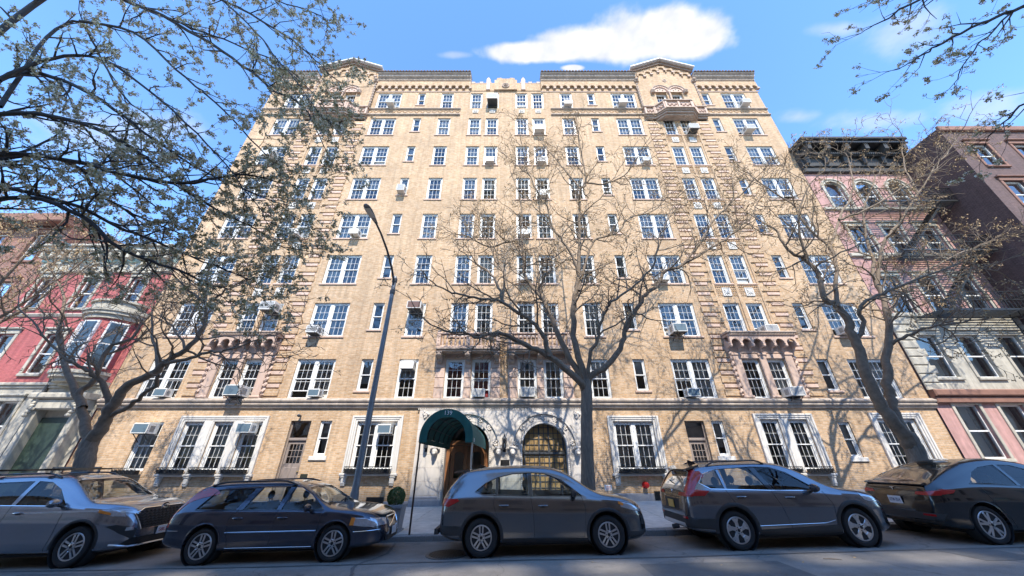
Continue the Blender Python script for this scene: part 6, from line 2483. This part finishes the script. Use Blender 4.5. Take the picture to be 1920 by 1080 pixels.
v.lines('door_seam', [(2.23, 1.12), (2.25, .3)], M['black'], .005, -.001)
v.lines('door_seam', [(3.44, 1.08), (3.48, .8), (3.42, .3)], M['black'], .005, -.001)
for ax in (1.12, 3.97):
    v.ring('arch_trim', ax, .38, .425, .475, M['plastic'], .008)
v.handle(2.5, .98, P_['silver'])
v.mirror(3.30, 1.14, P_['silver'], 1.0)
v.rails(.7, 2.7, M['gloss_black'], .92, .06)
GR = [(-.52, .60), (.52, .60), (.66, .90), (.50, .985), (-.50, .985), (-.66, .90)]
v.patch('grille', GR, 'f', M['black'], off=.008, nu=24, nv=10)
v.line('grille_frame', GR + GR[:1], 'f', M['chrome'], .014, 1, .014)
for k in range(7):                                                  # wavy grille bars
    z = .63 + .05 * k
    hwz = .52 + (.14 * (z - .60) / .3 if z < .9 else .10)
    v.line('grille_bar', [(-hwz + .04 + (2 * hwz - .08) * i / 24, z + .012 * (-1) ** i) for i in range(25)], 'f', M['plastic'], .012, 1, .016)
emblem_rings(v, 'f', 0, .965, .095)
MB().lathe([(.10, 0), (.10, .012)], 20, (v.hit('f', 0, .965).x, 0, .965), 'x').obj('emblem_backing', M['gloss_black'], v.root, v.off)
v.both('head_light', [(.60, .885), (.93, .965), (.93, 1.03), (.56, .955)], 'f', M['lamp_clear'], off=.008, nu=14)
v.both('head_light_amber', [(4.22, .955), (4.48, .90), (4.46, .945), (4.20, 1.01)], 's', M['lamp_amber'], off=.012)
v.both('head_light', [(4.16, 1.0), (4.52, .875), (4.72, .86), (4.66, .945), (4.42, .985)], 's', M['lamp_clear'], off=.008)
v.both('fog_recess', [(.60, .42), (.78, .55), (.90, .70), (.84, .72), (.58, .62)], 'f', M['plastic'], off=.006)
v.both('fog_lamp', [(.64, .60), (.74, .60), (.74, .66), (.64, .66)], 'f', M['lamp_clear'], off=.016, nu=4, nv=3)
v.patch('lower_intake', [(-.78, .32), (.78, .32), (.62, .46), (-.62, .46)], 'f', M['black'], off=.008, nu=24)
v.line('bumper_strip', [(-.82, .36), (-.6, .31), (.6, .31), (.82, .36)], 'f', M['alloy'], .018, 1, .012)
v.plate('f', .0, .53, .31, .155, M['plate_white'], '58LZ', M['ink_red'])
for x in (1.0, 2.2):
    MB().box(x, x + .1, -.75, .75, 1.80, 1.84).obj('roof_crossbar', M['gloss_black'], v.root, v.off)

# --- black fastback at the right edge
tes = Car('glossy black fastback car at the right edge, seen from behind', dict(
    name='fast', L=4.75, hw=.955, paint=P_['black'], cabin=M['cabin'], tumble=.42, crease=.70,
    top=[(0, .62), (.02, .80), (.05, .98), (.09, 1.08), (.16, 1.125), (.5, 1.27), (1.0, 1.46), (1.5, 1.58), (2.1, 1.62), (2.7, 1.55), (3.2, 1.36), (3.85, 1.02), (4.2, .93), (4.55, .78), (4.7, .62), (4.75, .48)],
    belt=[(0, .56), (.05, .92), (.3, 1.035), (1.0, 1.05), (2.5, .99), (3.6, .945), (4.2, .85), (4.6, .66), (4.75, .42)],
    bot=[(0, .40), (.25, .28), (.9, .20), (3.8, .19), (4.4, .21), (4.75, .28)],
    plan=[(0, .70), (.04, .80), (.12, .87), (.3, .92), (.7, .95), (1.2, .955), (3.6, .955), (4.2, .90), (4.55, .74), (4.7, .55), (4.75, .42)],
    cavity=(.6, 3.6), axles=(.93, 3.82), tyre_r=.352, arch_r=.405, rim=.72, spokes=(5, 'split'),
    side_win=[[(1.02, 1.12), (1.35, 1.34), (1.62, 1.43), (2.05, 1.475), (2.05, 1.065)], [(2.13, 1.06), (2.13, 1.475), (2.45, 1.455), (2.85, 1.32), (3.35, 1.0)]],
    shield=((2.75, .56), (3.75, .72)), rear_top=((.34, .58), (1.30, .50)), seats=(2.3, 1.45), seat_z=.58), 9.42, 9.62)
v = tes
v.lines('window_seal', [(1.0, 1.115), (2.1, 1.052), (3.37, .99)], M['gloss_black'], .009, .002)
v.lines('door_seam', [(2.09, 1.06), (2.12, .28)], M['iron'], .005, -.001)
v.lines('door_seam', [(1.15, 1.05), (1.22, .75), (1.4, .5), (1.44, .28)], M['iron'], .005, -.001)
for ax in (.93, 3.82):
    v.ring('arch_lip', ax, .367, .40, .42, P_['black'], .006)
b = MB()
b.prism([(.055, 1.115), (.15, 1.15), (.20, 1.135), (.14, 1.09), (.07, 1.09)], -.70, .70, 'y')
b.obj('spoiler', M['gloss_black'], v.root, v.off)
v.both('tail_light', [(.06, .90), (.46, .94), (.55, 1.0), (.30, 1.02), (.06, .98)], 's', M['lamp_red'], off=.007)
v.both('tail_light', [(.48, .90), (.88, .90), (.88, .99), (.52, .96)], 'r', M['lamp_red'], off=.006)
v.patch('plate_recess', [(-.42, .66), (.42, .66), (.46, .86), (-.46, .86)], 'r', M['gloss_black'], off=.004)
v.plate('r', 0, .765, .31, .155, M['plate_white'], 'KTW-7514', M['ink'])
v.patch('bumper_trim', [(-.80, .42), (.80, .42), (.86, .56), (-.86, .56)], 'r', M['plastic'], off=.008, nu=24)
v.both('reflector', [(.50, .50), (.74, .50), (.74, .535), (.50, .535)], 'r', M['lamp_red'], off=.014, nu=6, nv=2)
q = v.hit('r', 0, 1.0, 1, .008)
b = MB()
b.prism([(-.055, 1.035), (.055, 1.035), (.05, 1.02), (.018, 1.022), (.0, .955), (-.018, 1.022), (-.05, 1.02)], q.x - .008, q.x + .002, 'x')
b.obj('emblem', M['chrome'], v.root, v.off)
v.mirror(3.2, 1.03, P_['black'], .95)
# ------------------------------------------------------------------ trees
def catmull(P, sub=4):
    out = []
    n = len(P)
    for i in range(n - 1):
        a, b_, c, d = P[max(i - 1, 0)], P[i], P[i + 1], P[min(i + 2, n - 1)]
        for k in range(sub):
            t = k / sub
            out.append(.5 * ((2 * b_) + (c - a) * t + (2 * a - 5 * b_ + 4 * c - d) * t * t + (3 * b_ - a - 3 * c + d) * t ** 3))
    out.append(P[-1])
    return out


def rvec(g):
    return Vector((g.gauss(0, 1), g.gauss(0, 1), g.gauss(0, 1)))


def twig(mb, p, d, ln, r, lvl, g, nodes, up=.06, wob=.26, kids=.75, sides=None, spread=(.7, 1.25), rmin=.0062):
    n = max(2, int(ln / (.16 if lvl < 2 else .22)))
    st = ln / n
    pts, rad = [p.copy()], [r]
    p = p.copy()
    for i in range(n):
        d = (d + rvec(g) * wob + Vector((0, 0, up))).normalized()
        p = p + d * st
        pts.append(p.copy())
        rad.append(max(r * (1 - .7 * (i + 1) / n), rmin * .55))
        nodes.append((p.copy(), d.copy(), lvl))
        if lvl > 0 and g.random() < kids:
            ax = d.orthogonal().normalized()
            ax.rotate(Matrix.Rotation(g.uniform(0, 6.283), 3, d))
            q = d.copy()
            q.rotate(Matrix.Rotation(g.uniform(*spread), 3, ax))
            twig(mb, p, q, ln * g.uniform(.38, .62) * (1 - .35 * i / n), max(rad[-1] * .62, rmin), lvl - 1, g, nodes, up, wob, kids, sides, spread, rmin)
    mb.tube(pts, rad, sides or (5 if r > .02 else 4 if r > .009 else 3), cap=False)


def limb(mb, pts, r0, r1, g, nodes, start=.25, gap=.33, ln=(1.0, 1.9), lvl=2, up=.05, kids=.7, sides=8, jitter=.02, sub=4, spread=(.6, 1.2), tip=True, wob=.24, rmin=.0062):
    P = catmull(pts, sub)
    P = [P[0]] + [q + rvec(g) * jitter for q in P[1:]]
    n = len(P)
    rad = [r0 + (r1 - r0) * (i / (n - 1)) ** .85 for i in range(n)]
    mb.tube(P, rad, sides, cap=False)
    acc = 0
    for i in range(1, n):
        seg = (P[i] - P[i - 1])
        acc += seg.length
        if i / n > start and acc > gap:
            acc = 0
            d = seg.normalized()
            ax = d.orthogonal().normalized()
            ax.rotate(Matrix.Rotation(g.uniform(0, 6.283), 3, d))
            q = d.copy()
            q.rotate(Matrix.Rotation(g.uniform(*spread), 3, ax))
            twig(mb, P[i], q, g.uniform(*ln), max(min(rad[i] * .6, .038), rmin * 2), lvl, g, nodes, up, wob, kids, None, spread, rmin)
    if tip:
        twig(mb, P[-1], (P[-1] - P[-2]).normalized(), ln[1], r1, lvl, g, nodes, up, wob, kids, None, spread, rmin)


def seeds(nodes, g, share, lo=3, hi=8, size=.075):
    b = MB()
    for p, d, l in nodes:
        if l == 0 and g.random() < share:
            for _ in range(g.randint(lo, hi)):
                c = p + rvec(g) * .05
                u = (rvec(g) + Vector((0, 0, -1.2))).normalized() * size * g.uniform(.6, 1.3)
                v = u.orthogonal().normalized() * size * .28
                v.rotate(Matrix.Rotation(g.uniform(0, 6.28), 3, u.normalized()))
                b.face([c, c + u * .5 + v, c + u, c + u * .5 - v])
    return b


def street_tree(label, base, trunk, limbs, seed, tw, seed_share):
    g = random.Random(seed)
    root = thing('street_tree', label, 'tree', base, group='bare trees along the kerb')
    bw = Vector(base)
    tr = MB()
    P = catmull([Vector(q[:3]) - bw for q in trunk], 4)
    rr = [q[3] for q in trunk]
    n = len(P)
    rad = [lerp_tab([(i / (len(rr) - 1), r) for i, r in enumerate(rr)], k / (n - 1)) * (1 + .05 * math.sin(k * 2.3)) for k in range(n)]
    tr.tube(P, rad, 14)
    br, nodes = MB(), []
    for spec in limbs:
        px, d0, d1, r0, r1 = spec[:5]
        kw = dict(tw)
        if len(spec) > 5: kw.update(spec[5])
        m = len(px)
        pts = [at(x, y, d0 + (d1 - d0) * i / (m - 1)) - bw for i, (x, y) in enumerate(px)]
        limb(br, pts, r0 * 1.3, r1 * 1.5, g, nodes, **kw)
    tr.obj('trunk', M['bark'], root, smooth=60)
    br.obj('branch_crown', M['twig_bark'], root, smooth=60)
    if seed_share:
        tag(seeds(nodes, g, seed_share).obj('seed_husks', M['seed'], root), kind='stuff')
    return root, nodes


M['twig_bark'] = mat('brown grey branch bark', (.20, .15, .105), .92, var=.35, scale=7, bump=.6, bscale=30)
TW = dict(start=.25, gap=.30, ln=(1.1, 2.3), lvl=3, up=.05, kids=.64, rmin=.010)
d = 11.45
z0 = street_z(2.2) + .1
b0 = at(1102, 930, d)
street_tree('bare forked tree standing before the right-hand arch, seed husks on its twigs', (b0.x, d, z0),
            [(b0.x, d, z0, .27), (b0.x, d, z0 + .35, .215), (*at(1101, 850, d), .195), (*at(1100, 790, d), .185), (*at(1100, 745, d), .19), (*at(1099, 712, d), .155)],
            [([(1097, 735), (1084, 712), (1027, 667), (985, 647), (943, 626), (915, 626), (898, 633), (860, 622)], d, d - 1.2, .105, .02),
             ([(1030, 669), (1023, 640), (1013, 619), (988, 597), (943, 567), (909, 561), (870, 554), (842, 547)], d - .4, d - 1.0, .075, .02),
             ([(943, 567), (935, 539), (915, 508), (892, 494), (870, 474)], d - .7, d - .2, .045, .015),
             ([(943, 567), (945, 530), (944, 511), (926, 483), (921, 463), (900, 430)], d - .7, d + .6, .045, .015),
             ([(1099, 728), (1089, 706), (1064, 664), (1044, 622), (1027, 583), (1022, 564), (996, 536), (982, 511), (982, 471), (971, 455), (951, 452), (915, 463), (880, 445)], d, d + 1.1, .095, .02),
             ([(982, 480), (977, 427), (977, 376), (960, 330)], d + .8, d + 1.8, .04, .015),
             ([(1100, 725), (1095, 698), (1078, 642), (1074, 590), (1076, 560), (1084, 525), (1086, 457), (1086, 412), (1089, 356), (1098, 342), (1090, 280), (1082, 240)], d, d + .4, .105, .018),
             ([(1084, 525), (1078, 491), (1056, 452), (1033, 421), (1027, 387), (1008, 362), (985, 310)], d + .2, d - .9, .05, .015),
             ([(1086, 545), (1092, 514), (1103, 474), (1117, 449), (1154, 438), (1179, 410), (1224, 396), (1250, 370)], d + .1, d + 1.2, .05, .016),
             ([(1102, 722), (1103, 698), (1106, 664), (1120, 636), (1126, 605), (1137, 580), (1146, 567), (1185, 539), (1219, 508), (1230, 480), (1236, 440)], d, d - 1.4, .06, .016),
             ([(1102, 730), (1109, 704), (1140, 684), (1168, 642), (1174, 611), (1193, 580), (1210, 553), (1232, 536), (1247, 508), (1278, 497), (1311, 457), (1342, 407), (1365, 387), (1410, 342)], d, d - .6, .09, .018),
             ([(1278, 497), (1328, 466), (1371, 441), (1410, 404), (1420, 380)], d - .4, d + .8, .045, .015),
             ([(1098, 342), (1130, 345), (1170, 330), (1195, 300)], d + .3, d - .6, .035, .012),
             ([(1089, 356), (1060, 320), (1030, 285), (1010, 260)], d + .3, d + 1.0, .035, .012)], 21, dict(TW, gap=.25, wob=.2), .30)
d = 11.3
z0 = street_z(11) + .1
b0 = at(1745, 930, d)
street_tree('bare tree with twin stems before the rightmost stone-framed window, thick with husks', (b0.x, d, z0),
            [(b0.x, d, z0, .31), (b0.x - .02, d, z0 + .4, .25), (*at(1728, 880, d), .235), (*at(1712, 838, d), .23), (*at(1698, 812, d), .21)],
            [([(1706, 835), (1694, 815), (1669, 785), (1646, 746), (1621, 695), (1612, 656), (1596, 625), (1590, 600), (1567, 570), (1548, 561), (1539, 528), (1531, 508), (1511, 486), (1483, 474), (1463, 449), (1455, 432), (1421, 412)], d, d - .6, .16, .018, dict(start=.45)),
             ([(1606, 640), (1618, 605), (1612, 585), (1624, 564), (1669, 545), (1722, 522), (1764, 508), (1810, 490)], d - .2, d - 1.3, .06, .016),
             ([(1570, 575), (1567, 540), (1567, 497), (1556, 466), (1511, 421), (1483, 382), (1427, 345), (1400, 320)], d - .4, d + .5, .06, .015),
             ([(1556, 466), (1573, 412), (1600, 350), (1590, 300)], d, d + .8, .045, .014),
             ([(1573, 412), (1624, 393), (1708, 342), (1750, 320)], d + .2, d - .8, .04, .014),
             ([(1704, 832), (1691, 812), (1674, 763), (1663, 721), (1663, 664), (1669, 622), (1663, 585), (1655, 555), (1638, 519), (1638, 491), (1626, 452), (1620, 400), (1640, 330)], d, d + .8, .135, .018, dict(start=.4)),
             ([(1645, 535), (1652, 469), (1666, 441), (1694, 407), (1722, 362), (1764, 300), (1790, 270)], d + .5, d - .4, .055, .015),
             ([(1666, 650), (1694, 633), (1730, 619), (1770, 608), (1830, 600)], d + .3, d - .8, .05, .016),
             ([(1662, 600), (1671, 581), (1691, 547), (1722, 515), (1790, 480), (1850, 455)], d + .5, d + 1.3, .055, .016),
             ([(1511, 486), (1500, 440), (1500, 390), (1520, 340)], d - .5, d - 1.4, .04, .014),
             ([(1722, 362), (1700, 320), (1690, 280)], d + .2, d + 1.2, .03, .012)], 33, dict(TW, kids=.64, gap=.36), .5)
d = 11.2
z0 = street_z(-11.5) + .1
b0 = at(140, 940, d)
street_tree('bare leaning tree at the left before the red house, limbs reaching right', (b0.x, d, z0),
            [(b0.x, d, z0, .30), (b0.x, d, z0 + .4, .235), (*at(156, 878, d), .22), (*at(163, 845, d), .215), (*at(172, 822, d), .19)],
            [([(166, 835), (187, 805), (203, 777), (220, 749), (243, 721), (291, 698), (307, 681), (347, 656), (381, 617), (386, 580), (385, 547), (392, 500)], d, d - .6, .15, .02, dict(start=.5)),
             ([(385, 570), (355, 545), (330, 520), (300, 510)], d - .5, d - 1.2, .04, .012),
             ([(386, 575), (410, 555), (431, 540), (470, 520)], d - .5, d - 1.0, .04, .012),
             ([(166, 840), (161, 797), (153, 757), (150, 735), (178, 712), (203, 653), (243, 636), (271, 602), (300, 560)], d, d + .6, .11, .016, dict(start=.5)),
             ([(206, 770), (195, 726), (175, 701), (150, 687), (110, 660), (60, 600)], d, d - 1.0, .075, .016),
             ([(155, 765), (130, 700), (110, 620), (120, 560), (90, 500)], d + .1, d + 1.2, .09, .016),
             ([(203, 780), (235, 765), (257, 749), (291, 723), (297, 703)], d - .1, d - 1.1, .055, .03, dict(start=.9, tip=False)),
             ([(307, 684), (347, 673), (386, 661), (403, 659), (430, 655), (480, 640)], d - .3, d - 1.3, .05, .014),
             ([(300, 690), (290, 650), (285, 610), (290, 560)], d - .3, d + .5, .05, .014),
             ([(347, 656), (330, 620), (300, 590)], d - .4, d + .6, .035, .012)], 44, dict(TW, gap=.4), .04)
# tree further along the kerb, only its sunlit crown shows over the red house
g = random.Random(8)
rx, ry = -20.5, 11.3
root = thing('street_tree', 'pale bare tree rising beyond the red house at the far left', 'tree', (rx, ry, street_z(rx) + .1), group='bare trees along the kerb')
tr = MB().tube([(0, 0, 0), (.05, 0, .4), (.1, .1, 3), (.2, .1, 5.5)], [.3, .23, .2, .17], 12)
tr.obj('trunk', M['bark'], root, smooth=60)
br, nodes = MB(), []
for k in range(8):
    a = k * .785 + .3
    q = [Vector((.2, .1, 5.2 + .1 * k)), Vector((.2 + .8 * math.cos(a), .1 + .6 * math.sin(a), 6.6)), Vector((.3 + 1.9 * math.cos(a), 1.3 * math.sin(a), 8.4 + .2 * k)), Vector((.5 + 2.6 * math.cos(a), 1.8 * math.sin(a), 10.6 + .2 * (k % 3)))]
    limb(br, q, .08, .015, g, nodes, start=.3, gap=.3, ln=(1.0, 1.9), lvl=2, up=.08, kids=.7)
br.obj('branch_crown', M['twig_bark'], root, smooth=60)
tag(seeds(nodes, g, .5).obj('seed_husks', M['seed'], root), kind='stuff')


# --- pear trees on the near pavement, in bud and blossom
def cluster_templates(g, k=6):
    out = []
    for _ in range(k):
        quads = []
        for i in range(20):
            c = rvec(g) * .024
            u = rvec(g).normalized() * g.uniform(.014, .026)
            v = u.orthogonal().normalized() * g.uniform(.012, .02)
            quads.append(([c - u, c + v, c + u * .9, c - v], 0 if i < 12 else 1))
        out.append(quads)
    return out


def pear_tree(label, base, trunk, limbs, seed, tw, dens):
    g = random.Random(seed)
    root = thing('pear_tree', label, 'tree', base, group='blossoming pear trees on the near pavement')
    bw = Vector(base)
    tr = MB()
    P = catmull([Vector(q[:3]) - bw for q in trunk], 4)
    n = len(P)
    rr = [q[3] for q in trunk]
    tr.tube(P, [lerp_tab([(i / (len(rr) - 1), r) for i, r in enumerate(rr)], k / (n - 1)) for k in range(n)], 12)
    tr.obj('trunk', M['bark_dark'], root, smooth=60)
    br, nodes = MB(), []
    for spec in limbs:
        px, d0, d1, r0, r1 = spec[:5]
        kw = dict(tw)
        if len(spec) > 5: kw.update(spec[5])
        m = len(px)
        pts = [at(x, y, d0 + (d1 - d0) * i / (m - 1)) - bw for i, (x, y) in enumerate(px)]
        limb(br, pts, r0, r1, g, nodes, **kw)
    br.obj('branch_crown', M['bark_dark'], root, smooth=60)
    tp = cluster_templates(g)
    b = MB()
    for p, dr, l in nodes:
        if g.random() < dens[l]:
            qd = g.choice(tp)
            rot = Matrix.Rotation(g.uniform(0, 6.28), 3, rvec(g).normalized()) * g.uniform(.7, 1.4)
            o = p + rvec(g) * .006
            for quad, mi in qd:
                b.face([o + rot @ q for q in quad], mi)
    tag(b.obj('blossom', [M['petal'], M['bud']], root), kind='stuff')
    return len(nodes)


PT = dict(start=.0, gap=.10, ln=(.5, 1.2), lvl=2, up=.03, kids=.78, sides=7, jitter=.012, spread=(.35, .95), wob=.2, rmin=.0045)
tk = [(-11.6, 4.4, street_z(-11.6) + .1, .26), (-11.6, 4.4, 1.2, .2), (-11.5, 4.5, 3.5, .18), (-11.3, 4.6, 5.0, .17)]
FORK = [(-250, 420)]
pear_tree('blossoming pear tree whose dark limbs sweep in from the upper left', (-11.6, 4.4, street_z(-11.6) + .1), tk,
          [([(-260, 480), (-120, 180), (60, 10), (160, -30), (231, 0), (307, 31), (395, 82), (473, 135), (513, 169), (558, 191), (590, 235), (610, 280)], 4.6, 5.6, .085, .010),
           ([(100, -30), (200, -60), (320, -40), (417, 0), (513, 53), (558, 84), (600, 121), (630, 150)], 4.6, 5.2, .05, .010),
           ([(320, -40), (450, -30), (520, 0), (590, 25), (620, 45)], 4.9, 4.6, .03, .008),
           ([(-260, 480), (-150, 300), (0, 150), (80, 140), (150, 166), (234, 219), (290, 261), (341, 298), (420, 340), (520, 380)], 4.5, 5.4, .07, .010),
           ([(-260, 470), (-140, 300), (0, 215), (150, 230), (234, 270), (276, 298), (340, 350), (420, 400), (480, 430), (530, 465)], 4.6, 6.0, .07, .010),
           ([(-260, 490), (-100, 340), (0, 290), (150, 305), (234, 328), (347, 345), (403, 334), (459, 328), (520, 340), (560, 350)], 4.6, 5.5, .065, .010),
           ([(-260, 480), (-80, 330), (60, 290), (150, 317), (175, 353), (229, 390), (276, 412), (340, 440), (420, 480)], 4.7, 6.2, .055, .010),
           ([(-260, 500), (-100, 380), (0, 350), (150, 390), (234, 432), (302, 455), (380, 490), (460, 520)], 4.7, 5.8, .055, .010),
           ([(-260, 510), (-100, 400), (50, 370), (150, 404), (206, 452), (243, 474), (302, 494), (361, 519), (386, 533), (440, 545)], 4.7, 5.6, .055, .009),
           ([(0, 200), (90, 70), (150, 40), (180, 90), (230, 180), (290, 230), (350, 330), (400, 420)], 4.8, 6.4, .045, .008),
           ([(150, 40), (250, 60), (330, 130), (400, 190), (470, 260), (520, 320), (540, 370)], 4.9, 6.0, .04, .008),
           ([(0, 150), (100, 110), (190, 110), (280, 170), (370, 250), (440, 330), (500, 410)], 4.6, 5.2, .045, .008),
           ([(307, 31), (380, 60), (460, 90), (540, 130), (600, 190), (620, 230)], 4.9, 5.9, .03, .007),
           ([(417, 0), (480, 60), (520, 110), (560, 160), (590, 200)], 4.9, 4.5, .025, .007)], 71, PT, {0: .80, 1: .60, 2: .4})
tk = [(10.6, 3.2, street_z(10.6) + .1, .24), (10.6, 3.2, 1.5, .19), (10.5, 3.3, 4.0, .17), (10.4, 3.4, 5.5, .15)]
pear_tree('second blossoming pear tree reaching in at the upper right corner', (10.6, 3.2, street_z(10.6) + .1), tk,
          [([(2300, 240), (2150, 60), (1990, 0), (1900, 20), (1840, 45), (1770, 79), (1742, 96), (1705, 118), (1680, 132)], 3.4, 4.6, .06, .007),
           ([(2300, 230), (2150, -20), (1980, -70), (1850, -60), (1770, -20), (1694, 14), (1666, 34), (1638, 48), (1610, 64)], 3.4, 4.4, .06, .007),
           ([(1900, 20), (1860, 60), (1830, 90), (1800, 130), (1790, 160)], 4.0, 4.5, .022, .007),
           ([(1850, -60), (1790, -30), (1730, -10), (1680, -8), (1640, 0)], 3.9, 4.3, .025, .007),
           ([(2300, 250), (2150, 180), (2020, 160), (1930, 190), (1880, 230), (1850, 260)], 3.5, 4.8, .045, .007)], 90, dict(PT, gap=.2, ln=(.35, .75)), {0: .6, 1: .4, 2: .2})
# ------------------------------------------------------------------ litter along the gutter and on the road
lt = random.Random(77)
b = MB()
for i in range(420):
    if lt.random() < .6:
        x, y = lt.uniform(-13, 13), CURB - abs(lt.gauss(0, .18)) - .03
    else:
        x, y = lt.uniform(-13, 13), lt.uniform(7.0, CURB)
    z = street_z(x) + .008
    u = Vector((lt.gauss(0, 1), lt.gauss(0, 1), lt.uniform(0, .4))).normalized() * lt.uniform(.012, .035)
    v = Vector((-u.y, u.x, lt.uniform(0, .01))) * .5
    c = Vector((x, y, z))
    b.face([c - u, c + v, c + u, c - v])
tag(b.obj('leaf_litter', M['seed']), 'dry leaf and husk litter scattered along the gutter', 'litter', kind='stuff')
sk = thing('fallen_twig', 'short fallen twig lying on the road in front of the slate crossover', 'twig', (6.05, 7.95, street_z(6.05) + .012))
MB().tube([(-.14, .03, 0), (-.03, .0, .006), (.06, -.02, .004), (.15, -.05, .0)], [.006, .008, .007, .004], 5).obj('stick', M['bark'], sk, smooth=60)

# utility cuts filled with newer asphalt, and bands of sealing tar
M['tar'] = mat('dark tar seal', (.12, .115, .11), .8, var=.2, scale=6)
M['patch'] = mat('newer asphalt patch', (.15, .145, .135), .9, var=.2, scale=3, bump=.5, bscale=110)
road = bpy.data.objects['road']
for x0, x1, y0, y1 in ((-9.6, -7.3, 7.1, 8.35), (2.4, 5.0, 6.6, 7.95), (8.6, 9.7, 7.6, 8.5)):
    pt_ = MB()
    n = 10
    r1 = [(x0 + (x1 - x0) * i / n, y0 + lt.uniform(-.02, .02)) for i in range(n + 1)]
    r2 = [(x0 + (x1 - x0) * i / n, y1 + lt.uniform(-.02, .02)) for i in range(n + 1)]
    pt_.grid([[(x, y, street_z(x) + .004) for x, y in r1], [(x, y, street_z(x) + .004) for x, y in r2]])
    pt_.obj('road_patch', M['patch'], road)
for pts in ([(-13, 8.6), (-9, 8.55), (-5, 8.45), (-1, 8.5), (3, 8.42), (8, 8.5), (13, 8.45)], [(-3.2, 6.8), (-2.9, 7.6), (-3.1, 8.4), (-2.8, 9.3), (-2.95, 10.4)]):
    q = catmull([Vector((x, y, 0)) for x, y in pts], 8)
    w = MB()
    rows = [[], []]
    for i, p in enumerate(q):
        t = (q[min(i + 1, len(q) - 1)] - q[max(i - 1, 0)]).normalized()
        n_ = Vector((-t.y, t.x, 0)) * (.025 + .012 * lt.random())
        j = Vector((lt.gauss(0, .012), lt.gauss(0, .012), 0))
        for k, sg in enumerate((-1, 1)):
            s_ = p + j + n_ * sg
            rows[k].append((s_.x, s_.y, street_z(s_.x) + .008))
    w.grid(rows)
    w.obj('tar_seam', M['tar'], road)
